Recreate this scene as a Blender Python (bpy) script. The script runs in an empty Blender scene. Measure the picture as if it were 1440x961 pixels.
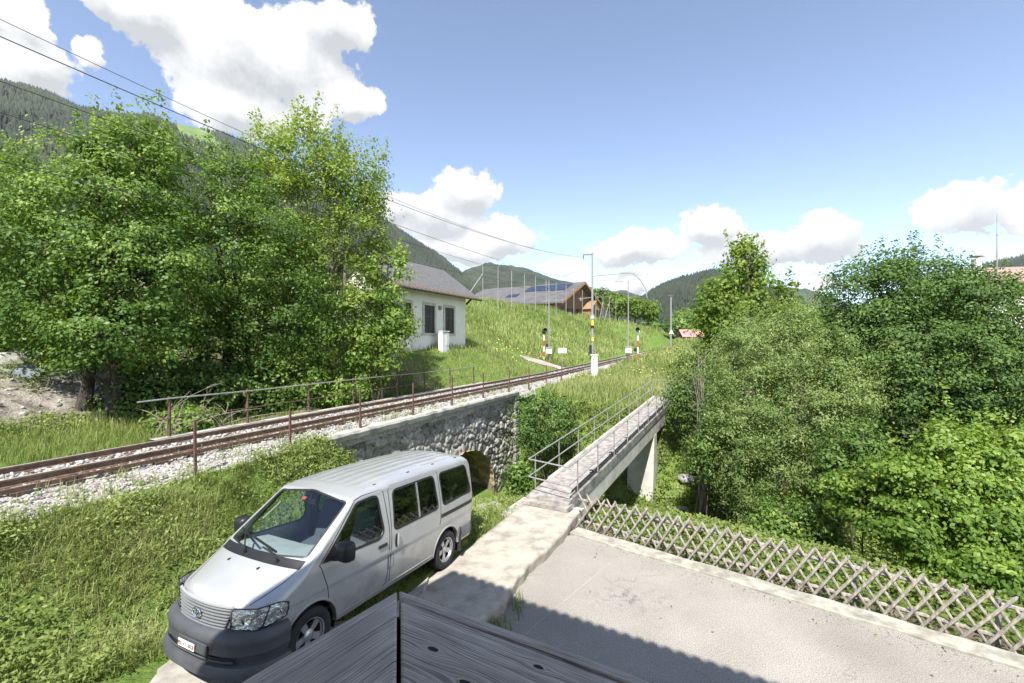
import bpy, math, random
import numpy as np
from mathutils import Vector, Matrix
R = math.radians
random.seed(7)
rng = np.random.default_rng(11)
SC = bpy.context.scene
COL = SC.collection

# ------------------------------------------------------------------ camera, sky, sun, exposure
cam_d = bpy.data.cameras.new('camera')
cam_d.lens = 16.0
cam_d.sensor_width = 36.0
cam_d.clip_start = 0.05
cam_d.clip_end = 12000
cam = bpy.data.objects.new('camera', cam_d)
COL.objects.link(cam)
cam.location = (0, 0, 0)
cam.rotation_euler = (R(90), 0, 0)
SC.camera = cam
SUN_EL, SUN_AZ = R(53), R(191)           # azimuth clockwise from +Y
sd = Vector((math.sin(SUN_AZ) * math.cos(SUN_EL), math.cos(SUN_AZ) * math.cos(SUN_EL), math.sin(SUN_EL)))
sun_d = bpy.data.lights.new('sun', 'SUN')
sun_d.energy = 4.2
sun_d.angle = R(0.53)
sun_d.color = (1.0, 0.965, 0.91)
sun = bpy.data.objects.new('sun', sun_d)
COL.objects.link(sun)
sun.rotation_euler = sd.to_track_quat('Z', 'Y').to_euler()
SC.view_settings.view_transform = 'Standard'
SC.view_settings.look = 'None'
SC.view_settings.exposure = 1.2
SC.view_settings.gamma = 1.0
SC.view_settings.use_curve_mapping = False
SC.cycles.max_bounces = 8
SC.cycles.diffuse_bounces = 4
SC.cycles.transparent_max_bounces = 12
SC.cycles.volume_bounces = 1
SC.cycles.use_denoising = True
SC.cycles.caustics_reflective = False
SC.cycles.caustics_refractive = False


def build_world():
    w = bpy.data.worlds.new('World')
    SC.world = w
    w.use_nodes = True
    nt = w.node_tree
    N, L = nt.nodes, nt.links
    N.clear()
    out = N.new('ShaderNodeOutputWorld')
    bg = N.new('ShaderNodeBackground')
    bg.inputs['Strength'].default_value = SKY_STRENGTH
    sky = N.new('ShaderNodeTexSky')
    sky.sky_type = 'NISHITA'
    sky.sun_disc = False
    sky.sun_elevation = SUN_EL
    sky.sun_rotation = SUN_AZ
    sky.altitude = 2000
    sky.air_density = 0.85
    sky.dust_density = 0.1
    sky.ozone_density = 2.2
    tc = N.new('ShaderNodeTexCoord')

    def math_(op, a, b=None, c=None, clamp=False):
        n = N.new('ShaderNodeMath')
        n.operation = op
        n.use_clamp = clamp
        for i, x in enumerate((a, b, c)):
            if x is None:
                continue
            if isinstance(x, (int, float)):
                n.inputs[i].default_value = x
            else:
                L.new(x, n.inputs[i])
        return n.outputs[0]

    def vm(op, a, b=None):
        n = N.new('ShaderNodeVectorMath')
        n.operation = op
        for i, x in enumerate((a, b)):
            if x is None:
                continue
            if isinstance(x, tuple):
                n.inputs[i].default_value = x
            else:
                L.new(x, n.inputs[i])
        return n
    sep = N.new('ShaderNodeSeparateXYZ')
    L.new(tc.outputs['Generated'], sep.inputs[0])
    az = math_('ARCTAN2', sep.outputs[0], sep.outputs[1])
    el = math_('ARCSINE', sep.outputs[2])
    cb = N.new('ShaderNodeCombineXYZ')
    L.new(az, cb.inputs[0])
    L.new(el, cb.inputs[1])

    def noise(vec, scale, detail, rough):
        n = N.new('ShaderNodeTexNoise')
        n.inputs['Scale'].default_value = scale
        n.inputs['Detail'].default_value = detail
        n.inputs['Roughness'].default_value = rough
        L.new(vec, n.inputs['Vector'])
        return n
    n0 = noise(cb.outputs[0], 9, 6, 0.6)
    warp = vm('SUBTRACT', n0.outputs['Color'], (0.5, 0.5, 0.5))
    warp = vm('MULTIPLY', warp.outputs[0], (0.09, 0.07, 0))
    pos = vm('ADD', cb.outputs[0], warp.outputs[0]).outputs[0]
    # clouds: centre and half size in azimuth / elevation (degrees)

    def field(p, clouds):
        acc = None
        for (a, e, ra, re_) in clouds:
            d = vm('SUBTRACT', p, (R(a), R(e), 0))
            d = vm('MULTIPLY', d.outputs[0], (1 / R(ra), 1 / R(re_), 0))
            ln = vm('LENGTH', d.outputs[0]).outputs['Value']
            f = math_('SUBTRACT', 1.0, ln)
            acc = f if acc is None else math_('SMOOTH_MAX', acc, f, 0.25)
        return acc
    acc = field(pos, CLOUDS)
    above = field(vm('ADD', pos, (-0.012, 0.028, 0)).outputs[0], CLOUDS[:NVIS])      # cloud standing over this point
    n1 = noise(cb.outputs[0], 14, 9, 0.62)
    dens = math_('ADD', acc, math_('MULTIPLY', math_('SUBTRACT', n1.outputs['Fac'], 0.5), 1.5))
    n3 = noise(cb.outputs[0], 48, 6, 0.6)
    dens = math_('ADD', dens, math_('MULTIPLY', math_('SUBTRACT', n3.outputs['Fac'], 0.5), 0.55))
    ramp = N.new('ShaderNodeMapRange')
    ramp.interpolation_type = 'SMOOTHSTEP'
    ramp.inputs['From Min'].default_value = -0.02
    ramp.inputs['From Max'].default_value = 0.13
    L.new(dens, ramp.inputs['Value'])
    # self shading: thick cores and undersides a little greyer
    off = vm('ADD', cb.outputs[0], (0, 0.035, 0)).outputs[0]
    n2 = noise(off, 9, 7, 0.6)
    sh = math_('SUBTRACT', n2.outputs['Fac'], n1.outputs['Fac'])
    core = N.new('ShaderNodeMapRange')
    core.inputs['From Min'].default_value = -0.1
    core.inputs['From Max'].default_value = 0.75
    under = math_('MULTIPLY', math_('SUBTRACT', above, acc), 1.5)
    L.new(math_('ADD', math_('ADD', math_('MULTIPLY', acc, 0.35), under), math_('MULTIPLY', sh, 2.2)), core.inputs['Value'])
    cr = N.new('ShaderNodeValToRGB')
    cr.color_ramp.elements[0].color = (CLOUD_W * 1.0, CLOUD_W * 1.0, CLOUD_W * 1.02, 1)
    cr.color_ramp.elements[1].color = (CLOUD_W * 0.64, CLOUD_W * 0.66, CLOUD_W * 0.685, 1)
    L.new(core.outputs[0], cr.inputs[0])
    mx = N.new('ShaderNodeMix')
    mx.data_type = 'RGBA'
    L.new(ramp.outputs[0], mx.inputs['Factor'])
    tint = vm('MULTIPLY', sky.outputs[0], (1.26, 1.09, .98)).outputs[0]     # alpine sky: a touch more violet
    L.new(tint, mx.inputs[6])
    L.new(cr.outputs[0], mx.inputs[7])
    L.new(mx.outputs[2], bg.inputs['Color'])
    L.new(bg.outputs[0], out.inputs[0])
    w.cycles.sampling_method = 'MANUAL'
    w.cycles.sample_map_resolution = 1024


SKY_STRENGTH = 0.135
CLOUD_W = 3.25
_px = [(205, 15, 110, 50), (360, 75, 150, 75), (470, 40, 60, 50), (490, 138, 48, 36), (330, 145, 85, 50), (400, 165, 60, 40),
       (35, 80, 75, 60), (20, 20, 60, 40), (132, 72, 30, 24), (655, 268, 50, 36), (605, 300, 70, 38), (700, 335, 62, 28), (560, 285, 45, 26),
       (640, 350, 70, 26), (890, 350, 75, 28), (1000, 320, 52, 34), (1060, 348, 100, 30), (1155, 336, 72, 40), (888, 402, 32, 20), (790, 375, 40, 14),
       (1345, 296, 85, 42), (1435, 300, 50, 36), (1140, 402, 42, 15), (1430, 350, 55, 12)]
CLOUDS = []
for (cx, cy, rx, ry) in _px:
    def _ae(x, y):
        v = Vector(((x - 720) / 640, 1, (480.5 - y) / 640)).normalized()
        return math.degrees(math.atan2(v.x, v.y)), math.degrees(math.asin(v.z))
    a, e = _ae(cx, cy)
    a2, _ = _ae(cx + rx, cy)
    _, e2 = _ae(cx, cy - ry)
    CLOUDS.append((a, e, abs(a2 - a), abs(e2 - e)))
NVIS = len(CLOUDS)
for k in range(26):     # the rest of the sky dome
    a = random.uniform(60, 300)
    CLOUDS.append((a - 360 if a > 180 else a, random.uniform(12, 55), random.uniform(8, 16), random.uniform(4, 8)))
build_world()

# ------------------------------------------------------------------ helpers


def at(px, py, d):
    """world point seen at photo pixel (px, py) at depth d"""
    return Vector(((px - 720) / 640 * d, d, (480.5 - py) / 640 * d))


U2 = Vector((0.413, 0.911)).normalized()    # along the railway
N2 = Vector((U2.y, -U2.x))                  # across it, towards the camera


def so(s, o, z=0.0):
    return Vector((U2.x * s + N2.x * o, U2.y * s + N2.y * o, z))


def s_at(px, o):
    r = (px - 720) / 640
    d = o / (N2.x * r + N2.y)
    return (U2.x * r + U2.y) * d


class MB:
    def __init__(self):
        self.v, self.f, self.m = [], [], []
        self.mi = 0

    def add(self, verts, faces):
        b = len(self.v)
        self.v += [tuple(p) for p in verts]
        self.f += [tuple(i + b for i in f) for f in faces]
        self.m += [self.mi] * len(faces)

    def box(self, c, size, M=None, taper=(1, 1)):
        x, y, z = (k / 2 for k in size)
        vs = []
        for sz in (-1, 1):
            t = 1 if sz < 0 else taper[0]
            t2 = 1 if sz < 0 else taper[1]
            for sx, sy in ((-1, -1), (1, -1), (1, 1), (-1, 1)):
                vs.append(Vector((sx * x * t, sy * y * t2, sz * z)))
        if M is not None:
            vs = [M @ p for p in vs]
        c = Vector(c)
        self.add([p + c for p in vs], [(3, 2, 1, 0), (4, 5, 6, 7), (0, 1, 5, 4), (1, 2, 6, 5), (2, 3, 7, 6), (3, 0, 4, 7)])

    def bar(self, a, b, w, h, up=Vector((0, 0, 1))):
        a, b = Vector(a), Vector(b)
        d = (b - a).normalized()
        sx = d.cross(up)
        if sx.length < 1e-5:
            sx = Vector((1, 0, 0))
        sx.normalize()
        uz = sx.cross(d)
        vs = []
        for p in (a, b):
            for i, j in ((-1, -1), (1, -1), (1, 1), (-1, 1)):
                vs.append(p + sx * (w / 2 * i) + uz * (h / 2 * j))
        self.add(vs, [(3, 2, 1, 0), (4, 5, 6, 7), (0, 1, 5, 4), (1, 2, 6, 5), (2, 3, 7, 6), (3, 0, 4, 7)])

    def tube(self, pts, r, n=8, caps=True):
        pts = [Vector(p) for p in pts]
        if not isinstance(r, (list, tuple)):
            r = [r] * len(pts)
        rings = []
        ref = None
        for i, p in enumerate(pts):
            d = (pts[min(i + 1, len(pts) - 1)] - pts[max(i - 1, 0)])
            if d.length < 1e-9:
                d = Vector((0, 0, 1))
            d.normalize()
            if ref is None:
                ref = Vector((0, 0, 1)) if abs(d.z) < 0.9 else Vector((1, 0, 0))
            x = ref - d * ref.dot(d)
            if x.length < 1e-5:
                x = d.orthogonal()
            x.normalize()
            ref = x
            y = d.cross(x)
            rings.append([p + (x * math.cos(2 * math.pi * k / n) + y * math.sin(2 * math.pi * k / n)) * r[i] for k in range(n)])
        vs = [q for ring in rings for q in ring]
        fs = []
        for i in range(len(pts) - 1):
            for k in range(n):
                a, b = i * n + k, i * n + (k + 1) % n
                fs.append((a, b, b + n, a + n))
        if caps:
            fs.append(tuple(reversed(range(n))))
            fs.append(tuple(range((len(pts) - 1) * n, len(pts) * n)))
        self.add(vs, fs)

    def prism(self, poly, vec):
        vec = Vector(vec)
        n = len(poly)
        vs = [Vector(p) for p in poly] + [Vector(p) + vec for p in poly]
        fs = [tuple(reversed(range(n))), tuple(range(n, 2 * n))]
        for i in range(n):
            j = (i + 1) % n
            fs.append((i, j, j + n, i + n))
        self.add(vs, fs)

    def grid(self, P, flip=False, closed=False):
        """P: rows of points"""
        h, w = len(P), len(P[0])
        vs = [p for row in P for p in row]
        fs = []
        for i in range(h - 1):
            for j in range(w if closed else w - 1):
                k = (j + 1) % w
                q = (i * w + j, i * w + k, (i + 1) * w + k, (i + 1) * w + j)
                fs.append(tuple(reversed(q)) if flip else q)
        self.add(vs, fs)

    def lathe(self, prof, M=None, n=24):
        """prof: (radius, height) list, round local Z"""
        P = []
        for (r, z) in prof:
            row = [Vector((r * math.cos(2 * math.pi * k / n), r * math.sin(2 * math.pi * k / n), z)) for k in range(n)]
            if M is not None:
                row = [M @ p for p in row]
            P.append(row)
        self.grid(P, closed=True)

    def build(self, name, mats, parent=None, off=None, smooth=False, bevel=0):
        me = bpy.data.meshes.new(name)
        vs = self.v
        if off is not None:
            vs = [(p[0] - off[0], p[1] - off[1], p[2] - off[2]) for p in vs]
        me.from_pydata(vs, [], self.f)
        if not isinstance(mats, (list, tuple)):
            mats = [mats]
        for m in mats:
            me.materials.append(m)
        if len(mats) > 1:
            me.polygons.foreach_set('material_index', self.m)
        if smooth:
            me.polygons.foreach_set('use_smooth', [True] * len(me.polygons))
            if smooth != 'all':
                me.set_sharp_from_angle(angle=R(38))
        me.update()
        o = bpy.data.objects.new(name, me)
        COL.objects.link(o)
        if bevel:
            b = o.modifiers.new('bevel', 'BEVEL')
            b.width = bevel
            b.segments = 2
            b.limit_method = 'ANGLE'
        if parent is not None:
            o.parent = parent
        return o


def np_mesh(name, V, F, mat, attrs=None, smooth=False, parent=None, off=None):
    """V (n,3), F (m,k) numpy; attrs: dict name -> per-point float"""
    V = np.asarray(V, dtype=np.float32)
    if off is not None:
        V = V - np.array(off, dtype=np.float32)
    F = np.asarray(F, dtype=np.int32)
    me = bpy.data.meshes.new(name)
    me.vertices.add(len(V))
    me.vertices.foreach_set('co', V.ravel())
    k = F.shape[1]
    me.loops.add(F.size)
    me.loops.foreach_set('vertex_index', F.ravel())
    me.polygons.add(len(F))
    me.polygons.foreach_set('loop_start', np.arange(0, F.size, k, dtype=np.int32))
    me.polygons.foreach_set('loop_total', np.full(len(F), k, dtype=np.int32))
    if smooth:
        me.polygons.foreach_set('use_smooth', np.ones(len(F), dtype=bool))
    me.update(calc_edges=True)
    me.validate()
    for an, av in (attrs or {}).items():
        a = me.attributes.new(an, 'FLOAT', 'POINT')
        a.data.foreach_set('value', np.asarray(av, dtype=np.float32))
    for m in (mat if isinstance(mat, (list, tuple)) else [mat]):
        me.materials.append(m)
    o = bpy.data.objects.new(name, me)
    COL.objects.link(o)
    if parent is not None:
        o.parent = parent
    return o


def tag(o, label=None, cat=None, group=None, kind=None):
    if label:
        o['label'] = label
    if cat:
        o['category'] = cat
    if group:
        o['group'] = group
    if kind:
        o['kind'] = kind
    return o


def thing(name, loc, label, cat, group=None, rz=0.0):
    o = bpy.data.objects.new(name, None)
    COL.objects.link(o)
    o.empty_display_size = 0.2
    o.location = loc
    o.rotation_euler = (0, 0, rz)
    return tag(o, label, cat, group)


def copy_tree(o, parent=None):
    c = o.copy()
    COL.objects.link(c)
    c.parent = parent
    for ch in list(o.children):
        copy_tree(ch, c)
    return c


# value noise ------------------------------------------------------
def _hash(ix, iy, seed):
    h = (ix.astype(np.int64) * 374761393 + iy.astype(np.int64) * 668265263 + seed * 1442695041) & 0xFFFFFFFF
    h = ((h ^ (h >> 13)) * 1274126177) & 0xFFFFFFFF
    h = h ^ (h >> 16)
    return (h & 0xFFFFFF) / float(0xFFFFFF)


def vnoise(x, y, seed=0):
    x, y = np.asarray(x, float), np.asarray(y, float)
    ix, iy = np.floor(x), np.floor(y)
    fx, fy = x - ix, y - iy
    fx, fy = fx * fx * (3 - 2 * fx), fy * fy * (3 - 2 * fy)
    a, b = _hash(ix, iy, seed), _hash(ix + 1, iy, seed)
    c, d = _hash(ix, iy + 1, seed), _hash(ix + 1, iy + 1, seed)
    return (a * (1 - fx) + b * fx) * (1 - fy) + (c * (1 - fx) + d * fx) * fy


def fbm(x, y, oct=4, seed=0):
    t, amp, tot = 0, 1.0, 0
    for k in range(oct):
        t = t + amp * vnoise(x * 2 ** k, y * 2 ** k, seed + k)
        tot += amp
        amp *= 0.5
    return t / tot


def sstep(a, b, x):
    t = np.clip((x - a) / (b - a), 0, 1)
    return t * t * (3 - 2 * t)


# materials ---------------------------------------------------------
def new_mat(name):
    m = bpy.data.materials.new(name)
    m.use_nodes = True
    nt = m.node_tree
    b = nt.nodes['Principled BSDF']
    return m, nt, b


def mat(name, c1, c2=None, scale=4.0, rough=0.8, bump=0.0, bscale=None, metallic=0.0, c3=None, detail=6, stretch=None, spec=0.5, coat=0.0, dist=0.02, lo=0.35, hi=0.65):
    m, nt, b = new_mat(name)
    N, L = nt.nodes, nt.links
    b.inputs['Roughness'].default_value = rough
    b.inputs['Metallic'].default_value = metallic
    b.inputs['Specular IOR Level'].default_value = spec
    if coat:
        b.inputs['Coat Weight'].default_value = coat
        b.inputs['Coat Roughness'].default_value = 0.04
    tc = N.new('ShaderNodeTexCoord')
    vec = tc.outputs['Object']
    if stretch:
        mp = N.new('ShaderNodeMapping')
        mp.inputs['Scale'].default_value = stretch
        L.new(vec, mp.inputs[0])
        vec = mp.outputs[0]
    if c2 is None:
        c2 = tuple(c * 0.8 for c in c1)
    n = N.new('ShaderNodeTexNoise')
    n.inputs['Scale'].default_value = scale
    n.inputs['Detail'].default_value = detail
    n.inputs['Roughness'].default_value = 0.62
    L.new(vec, n.inputs['Vector'])
    r = N.new('ShaderNodeValToRGB')
    r.color_ramp.elements[0].position = lo
    r.color_ramp.elements[1].position = hi
    r.color_ramp.elements[0].color = (*c2, 1)
    r.color_ramp.elements[1].color = (*c1, 1)
    if c3:
        e = r.color_ramp.elements.new((lo + hi) / 2)
        e.color = (*c3, 1)
    L.new(n.outputs['Fac'], r.inputs[0])
    L.new(r.outputs[0], b.inputs['Base Color'])
    if bump:
        n2 = N.new('ShaderNodeTexNoise')
        n2.inputs['Scale'].default_value = bscale or scale * 6
        n2.inputs['Detail'].default_value = 5
        L.new(vec, n2.inputs['Vector'])
        bp = N.new('ShaderNodeBump')
        bp.inputs['Strength'].default_value = bump
        bp.inputs['Distance'].default_value = dist
        L.new(n2.outputs['Fac'], bp.inputs['Height'])
        L.new(bp.outputs[0], b.inputs['Normal'])
    return m


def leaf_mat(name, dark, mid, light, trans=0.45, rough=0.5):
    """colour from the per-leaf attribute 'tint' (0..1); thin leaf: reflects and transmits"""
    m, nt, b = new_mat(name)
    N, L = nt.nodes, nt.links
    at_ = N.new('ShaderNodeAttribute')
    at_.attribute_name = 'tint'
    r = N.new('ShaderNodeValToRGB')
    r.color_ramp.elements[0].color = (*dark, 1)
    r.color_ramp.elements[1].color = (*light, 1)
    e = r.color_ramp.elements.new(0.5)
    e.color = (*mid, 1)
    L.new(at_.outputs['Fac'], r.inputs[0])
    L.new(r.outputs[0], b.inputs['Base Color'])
    b.inputs['Roughness'].default_value = rough
    b.inputs['Specular IOR Level'].default_value = 0.35
    tr = N.new('ShaderNodeBsdfTranslucent')
    hs = N.new('ShaderNodeHueSaturation')
    hs.inputs['Hue'].default_value = 0.485
    hs.inputs['Saturation'].default_value = 1.1
    hs.inputs['Value'].default_value = 1.35
    L.new(r.outputs[0], hs.inputs['Color'])
    L.new(hs.outputs[0], tr.inputs['Color'])
    mx = N.new('ShaderNodeMixShader')
    mx.inputs[0].default_value = trans
    L.new(b.outputs[0], mx.inputs[1])
    L.new(tr.outputs[0], mx.inputs[2])
    L.new(mx.outputs[0], N['Material Output'].inputs[0])
    return m


def glass_mat(name, tint=(0.5, 0.55, 0.55), refl=(1, 1, 1), ior=1.5):
    m, nt, b = new_mat(name)
    N, L = nt.nodes, nt.links
    N.remove(b)
    t = N.new('ShaderNodeBsdfTransparent')
    t.inputs[0].default_value = (*tint, 1)
    g = N.new('ShaderNodeBsdfGlossy')
    g.inputs['Color'].default_value = (*refl, 1)
    g.inputs['Roughness'].default_value = 0.02
    lw = N.new('ShaderNodeLayerWeight')      # Schlick, the same from both sides of the pane
    lw.inputs[0].default_value = 0.5
    pw = N.new('ShaderNodeMath')
    pw.operation = 'POWER'
    L.new(lw.outputs['Facing'], pw.inputs[0])
    pw.inputs[1].default_value = 5
    fr = N.new('ShaderNodeMath')
    fr.operation = 'MULTIPLY_ADD'
    f0 = ((ior - 1) / (ior + 1)) ** 2 * 1.9      # two faces of the pane
    L.new(pw.outputs[0], fr.inputs[0])
    fr.inputs[1].default_value = 1 - f0
    fr.inputs[2].default_value = f0
    mx = N.new('ShaderNodeMixShader')
    L.new(fr.outputs[0], mx.inputs[0])
    L.new(t.outputs[0], mx.inputs[1])
    L.new(g.outputs[0], mx.inputs[2])
    L.new(mx.outputs[0], N['Material Output'].inputs[0])
    return m


M = {}
M['rust'] = mat('rusty_steel', (0.155, 0.085, 0.06), (0.07, 0.042, 0.032), 14, 0.85, 0.3)
M['rail'] = mat('rail_steel', (0.22, 0.145, 0.10), (0.11, 0.072, 0.055), 9, 0.55, 0.1, metallic=0.3)
M['railtop'] = mat('worn_lit_rail_top', (0.55, 0.50, 0.45), (0.36, 0.31, 0.27), 9, 0.42, metallic=0.35)  # worn steel head, lightened further to paint in its lit top
M['sleeper'] = mat('sleeper_wood', (0.13, 0.10, 0.075), (0.05, 0.04, 0.03), 8, 0.9, 0.4)
M['concrete'] = mat('weathered_concrete', (0.50, 0.47, 0.41), (0.24, 0.23, 0.20), 2.6, 0.9, 0.35, 60, c3=(0.42, 0.40, 0.35), detail=10, dist=0.01)
M['concrete_lt'] = mat('pale_concrete', (0.56, 0.54, 0.48), (0.36, 0.35, 0.30), 1.8, 0.9, 0.2, 50, dist=0.008)
M['concrete_dk'] = mat('dark_weathered_concrete', (0.30, 0.28, 0.25), (0.10, 0.10, 0.09), 3.5, 0.95, 0.4, 40, detail=10, c3=(0.2, 0.19, 0.17), dist=0.01)
M['galv'] = mat('galvanised_pipe', (0.36, 0.355, 0.34), (0.24, 0.235, 0.225), 12, 0.55, metallic=0.25)
M['pipe_dk'] = mat('dark_pipe', (0.06, 0.06, 0.06), (0.03, 0.03, 0.03), 10, 0.6)
M['fencewood'] = mat('weathered_fence_wood', (0.41, 0.37, 0.315), (0.17, 0.155, 0.13), 6, 0.9, 0.3, stretch=(4, 4, 1))
M['white'] = mat('white_painted_sheet', (0.78, 0.78, 0.76), (0.66, 0.66, 0.63), 3, 0.5)
M['plaster'] = mat('white_plaster', (0.84, 0.81, 0.74), (0.72, 0.69, 0.62), 1.2, 0.95, 0.15, 40, dist=0.01)
M['stonetrim'] = mat('stone_trim', (0.55, 0.52, 0.45), (0.42, 0.40, 0.35), 5, 0.9)
M['dark'] = mat('dark_opening', (0.02, 0.02, 0.022), (0.012, 0.012, 0.012), 4, 0.4)
M['slate'] = mat('grey_roof_tiles', (0.15, 0.148, 0.145), (0.085, 0.083, 0.08), 6, 0.8, 0.3)
M['brownwood'] = mat('brown_timber', (0.22, 0.12, 0.06), (0.12, 0.065, 0.035), 5, 0.8, 0.2, stretch=(6, 6, 1))
M['oldwood'] = mat('grey_timber', (0.14, 0.12, 0.10), (0.07, 0.06, 0.05), 5, 0.9, 0.3, stretch=(6, 6, 1))
M['solar'] = mat('solar_panel', (0.035, 0.045, 0.085), (0.02, 0.03, 0.055), 1, 0.45)
M['hallroof'] = mat('hall_roof_sheet', (0.13, 0.125, 0.125), (0.085, 0.08, 0.08), 0.6, 0.7)
M['yellow'] = mat('yellow_sign', (0.62, 0.48, 0.06), (0.52, 0.40, 0.05), 5, 0.5)
M['red'] = mat('red_paint', (0.50, 0.09, 0.05), (0.42, 0.07, 0.04), 6, 0.5)
M['black'] = mat('black_paint', (0.02, 0.02, 0.02), (0.012, 0.012, 0.012), 6, 0.5)
M['redroof'] = mat('red_metal_roof', (0.50, 0.10, 0.13), (0.62, 0.34, 0.34), 9, 0.6, stretch=(1, 0.02, 0.02))
M['bark'] = mat('grey_brown_bark', (0.13, 0.105, 0.08), (0.045, 0.035, 0.028), 7, 0.95, 0.6, stretch=(2, 2, 0.5))
M['twig'] = mat('dead_twig', (0.32, 0.28, 0.23), (0.2, 0.17, 0.14), 9, 0.9)
M['rock'] = mat('pale_boulder', (0.40, 0.38, 0.34), (0.16, 0.16, 0.155), 2.2, 0.9, 0.6, 12, detail=8, c3=(0.30, 0.29, 0.27))
M['rock_dk'] = mat('blue_grey_boulder', (0.22, 0.24, 0.26), (0.10, 0.11, 0.12), 2.2, 0.85, 0.6, 12)
M['dirtpale'] = mat('pale_soil_heap', (0.32, 0.285, 0.24), (0.10, 0.085, 0.068), 3, 0.95, 0.9, 14, dist=0.06)
# ------------------------------------------------------------------ terrain heights
def _rbf(P, z):
    P = np.array(P, float)
    z = np.array(z, float)
    n = len(P)
    D = np.linalg.norm(P[:, None] - P[None], axis=2)
    A = np.zeros((n + 3, n + 3))
    A[:n, :n] = D
    A[:n, n] = 1
    A[:n, n + 1:] = P
    A[n:, :n] = A[:n, n:].T
    w = np.linalg.solve(A, np.concatenate([z, [0, 0, 0]]))

    def f(x, y):
        sh = np.shape(x)
        q = np.stack([np.ravel(x), np.ravel(y)], 1)
        out = np.empty(len(q))
        for i in range(0, len(q), 20000):
            c = q[i:i + 20000]
            d = np.linalg.norm(c[:, None] - P[None], axis=2)
            out[i:i + 20000] = d @ w[:n] + w[n] + c @ w[n + 1:]
        return out.reshape(sh)
    return f


_B = []
for s in (-20, -8, 0, 6, 12):
    _B += [(s, 0, -2.62), (s, 2.8, -2.45), (s, 6, -1.2), (s, 10, .7), (s, 22, 5.5)]
_B += [(17, 0, -2.6), (17, 2, -1.7), (17, 4, -.6), (17, 10, .8), (21, 0, -2.55), (21, 2, -.75), (24, 0, -2.5), (24, 2.0, -.5), (24, 3, -.2), (24, 8, .2), (24, 14, 2), (28, 2, -.55), (28, 3, -.3),
       (30, 0, -2.45), (30, 2, -.9), (30, 5, .2), (30, 12, 2.4), (40, 0, -2.3), (40, 1.5, -1.9), (40, 4, -.7), (40, 12, 2.7), (44, 2.5, -1.8),
       (50, 0, -2.1), (50, 2, -1.5), (50, 4, -.6), (65, 0, -1.9), (65, 3, -.9), (90, 0, -1.4), (90, 3, -.8)]
_PB, _ZB = [], []
for s, q, z in _B:
    p = so(s, -13 - q)
    _PB.append((p.x, p.y))
    _ZB.append(z)
for x, y, z in [(655, 65, 5.2), (680, 68, 5.9), (735, 75, 5.75), (780, 85, 5.9), (835, 95, 5.2), (877, 105, 4.5), (910, 115, 3.7), (947, 125, 1.9), (962, 130, 1.1)]:
    _PB.append(((x - 720) / 640 * y, y))
    _ZB.append(z)
for x, y, z in [(-10, 105, 5.3), (12, 125, 5.2), (32, 150, 4), (50, 165, 1.5), (-60, 95, 14), (-60, 45, 11), (-45, 20, 9), (-90, 150, 20), (0, 220, 5), (80, 260, 2)]:
    _PB.append((x, y))
    _ZB.append(z)
zB = _rbf(_PB, _ZB)
_PA, _ZA = [], []
for s, o, z in [(21, -9, -2.75), (30, -9, -2.6), (45, -9, -2.3), (60, -9, -2.0), (90, -9, -1.4), (25, -7, -2.8)]:
    p = so(s, o)
    _PA.append((p.x, p.y))
    _ZA.append(z)
for x, y, z in [(9, 27, -3.05), (6, 24, -3.3), (12, 32, -2.75), (14, 45, -2.15), (20, 60, -1.5), (28, 90, -.3), (38, 130, .9), (20, 26, -3.6), (30, 40, -2.6),
                (40, 20, -4), (60, 60, -1), (30, 12, -5), (90, 30, -3), (90, 120, 2), (140, 80, 2), (60, 220, 1.5), (120, 260, 4)]:
    _PA.append((x, y))
    _ZA.append(z)
zM = _rbf(_PA, _ZA)

GUL = np.array([(-16, 24), (-7, 20.8), (-4, 18.9), (-1.85, 17.97), (1.2, 18.9), (4, 18.8), (6.5, 18.3), (9.5, 16.5), (14, 12.5), (22, 7), (34, 0)], float)
VAN_F = Vector((math.cos(R(-115.6)), math.sin(R(-115.6))))
SL0, SLD = Vector((-1.34, 8.3)), Vector((0.44, 0.898)).normalized()
SLN = Vector((SLD.y, -SLD.x))
FE, FN = Vector((0.786, -0.618)).normalized(), Vector((0.618, 0.786)).normalized()


FBT = (0.485 / math.hypot(.485, .874), 0.874 / math.hypot(.485, .874))


def rail_z(s):
    s = np.asarray(s, float)
    return -2.2 + 0.25 * np.clip((s - 30) / 25, 0, 1) + 0.014 * np.clip(s - 55, 0, 60)


def gully(x, y):
    d = np.full(np.shape(x), 1e9)
    sg = np.zeros(np.shape(x))
    for a, b in zip(GUL[:-1], GUL[1:]):
        ab = b - a
        t = np.clip(((x - a[0]) * ab[0] + (y - a[1]) * ab[1]) / (ab @ ab), 0, 1)
        dx, dy = x - a[0] - t * ab[0], y - a[1] - t * ab[1]
        dd = np.hypot(dx, dy)
        side = np.sign(ab[0] * dy - ab[1] * dx)      # + = far side
        m = dd < d
        d = np.where(m, dd, d)
        sg = np.where(m, side, sg)
    return d, sg


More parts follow.
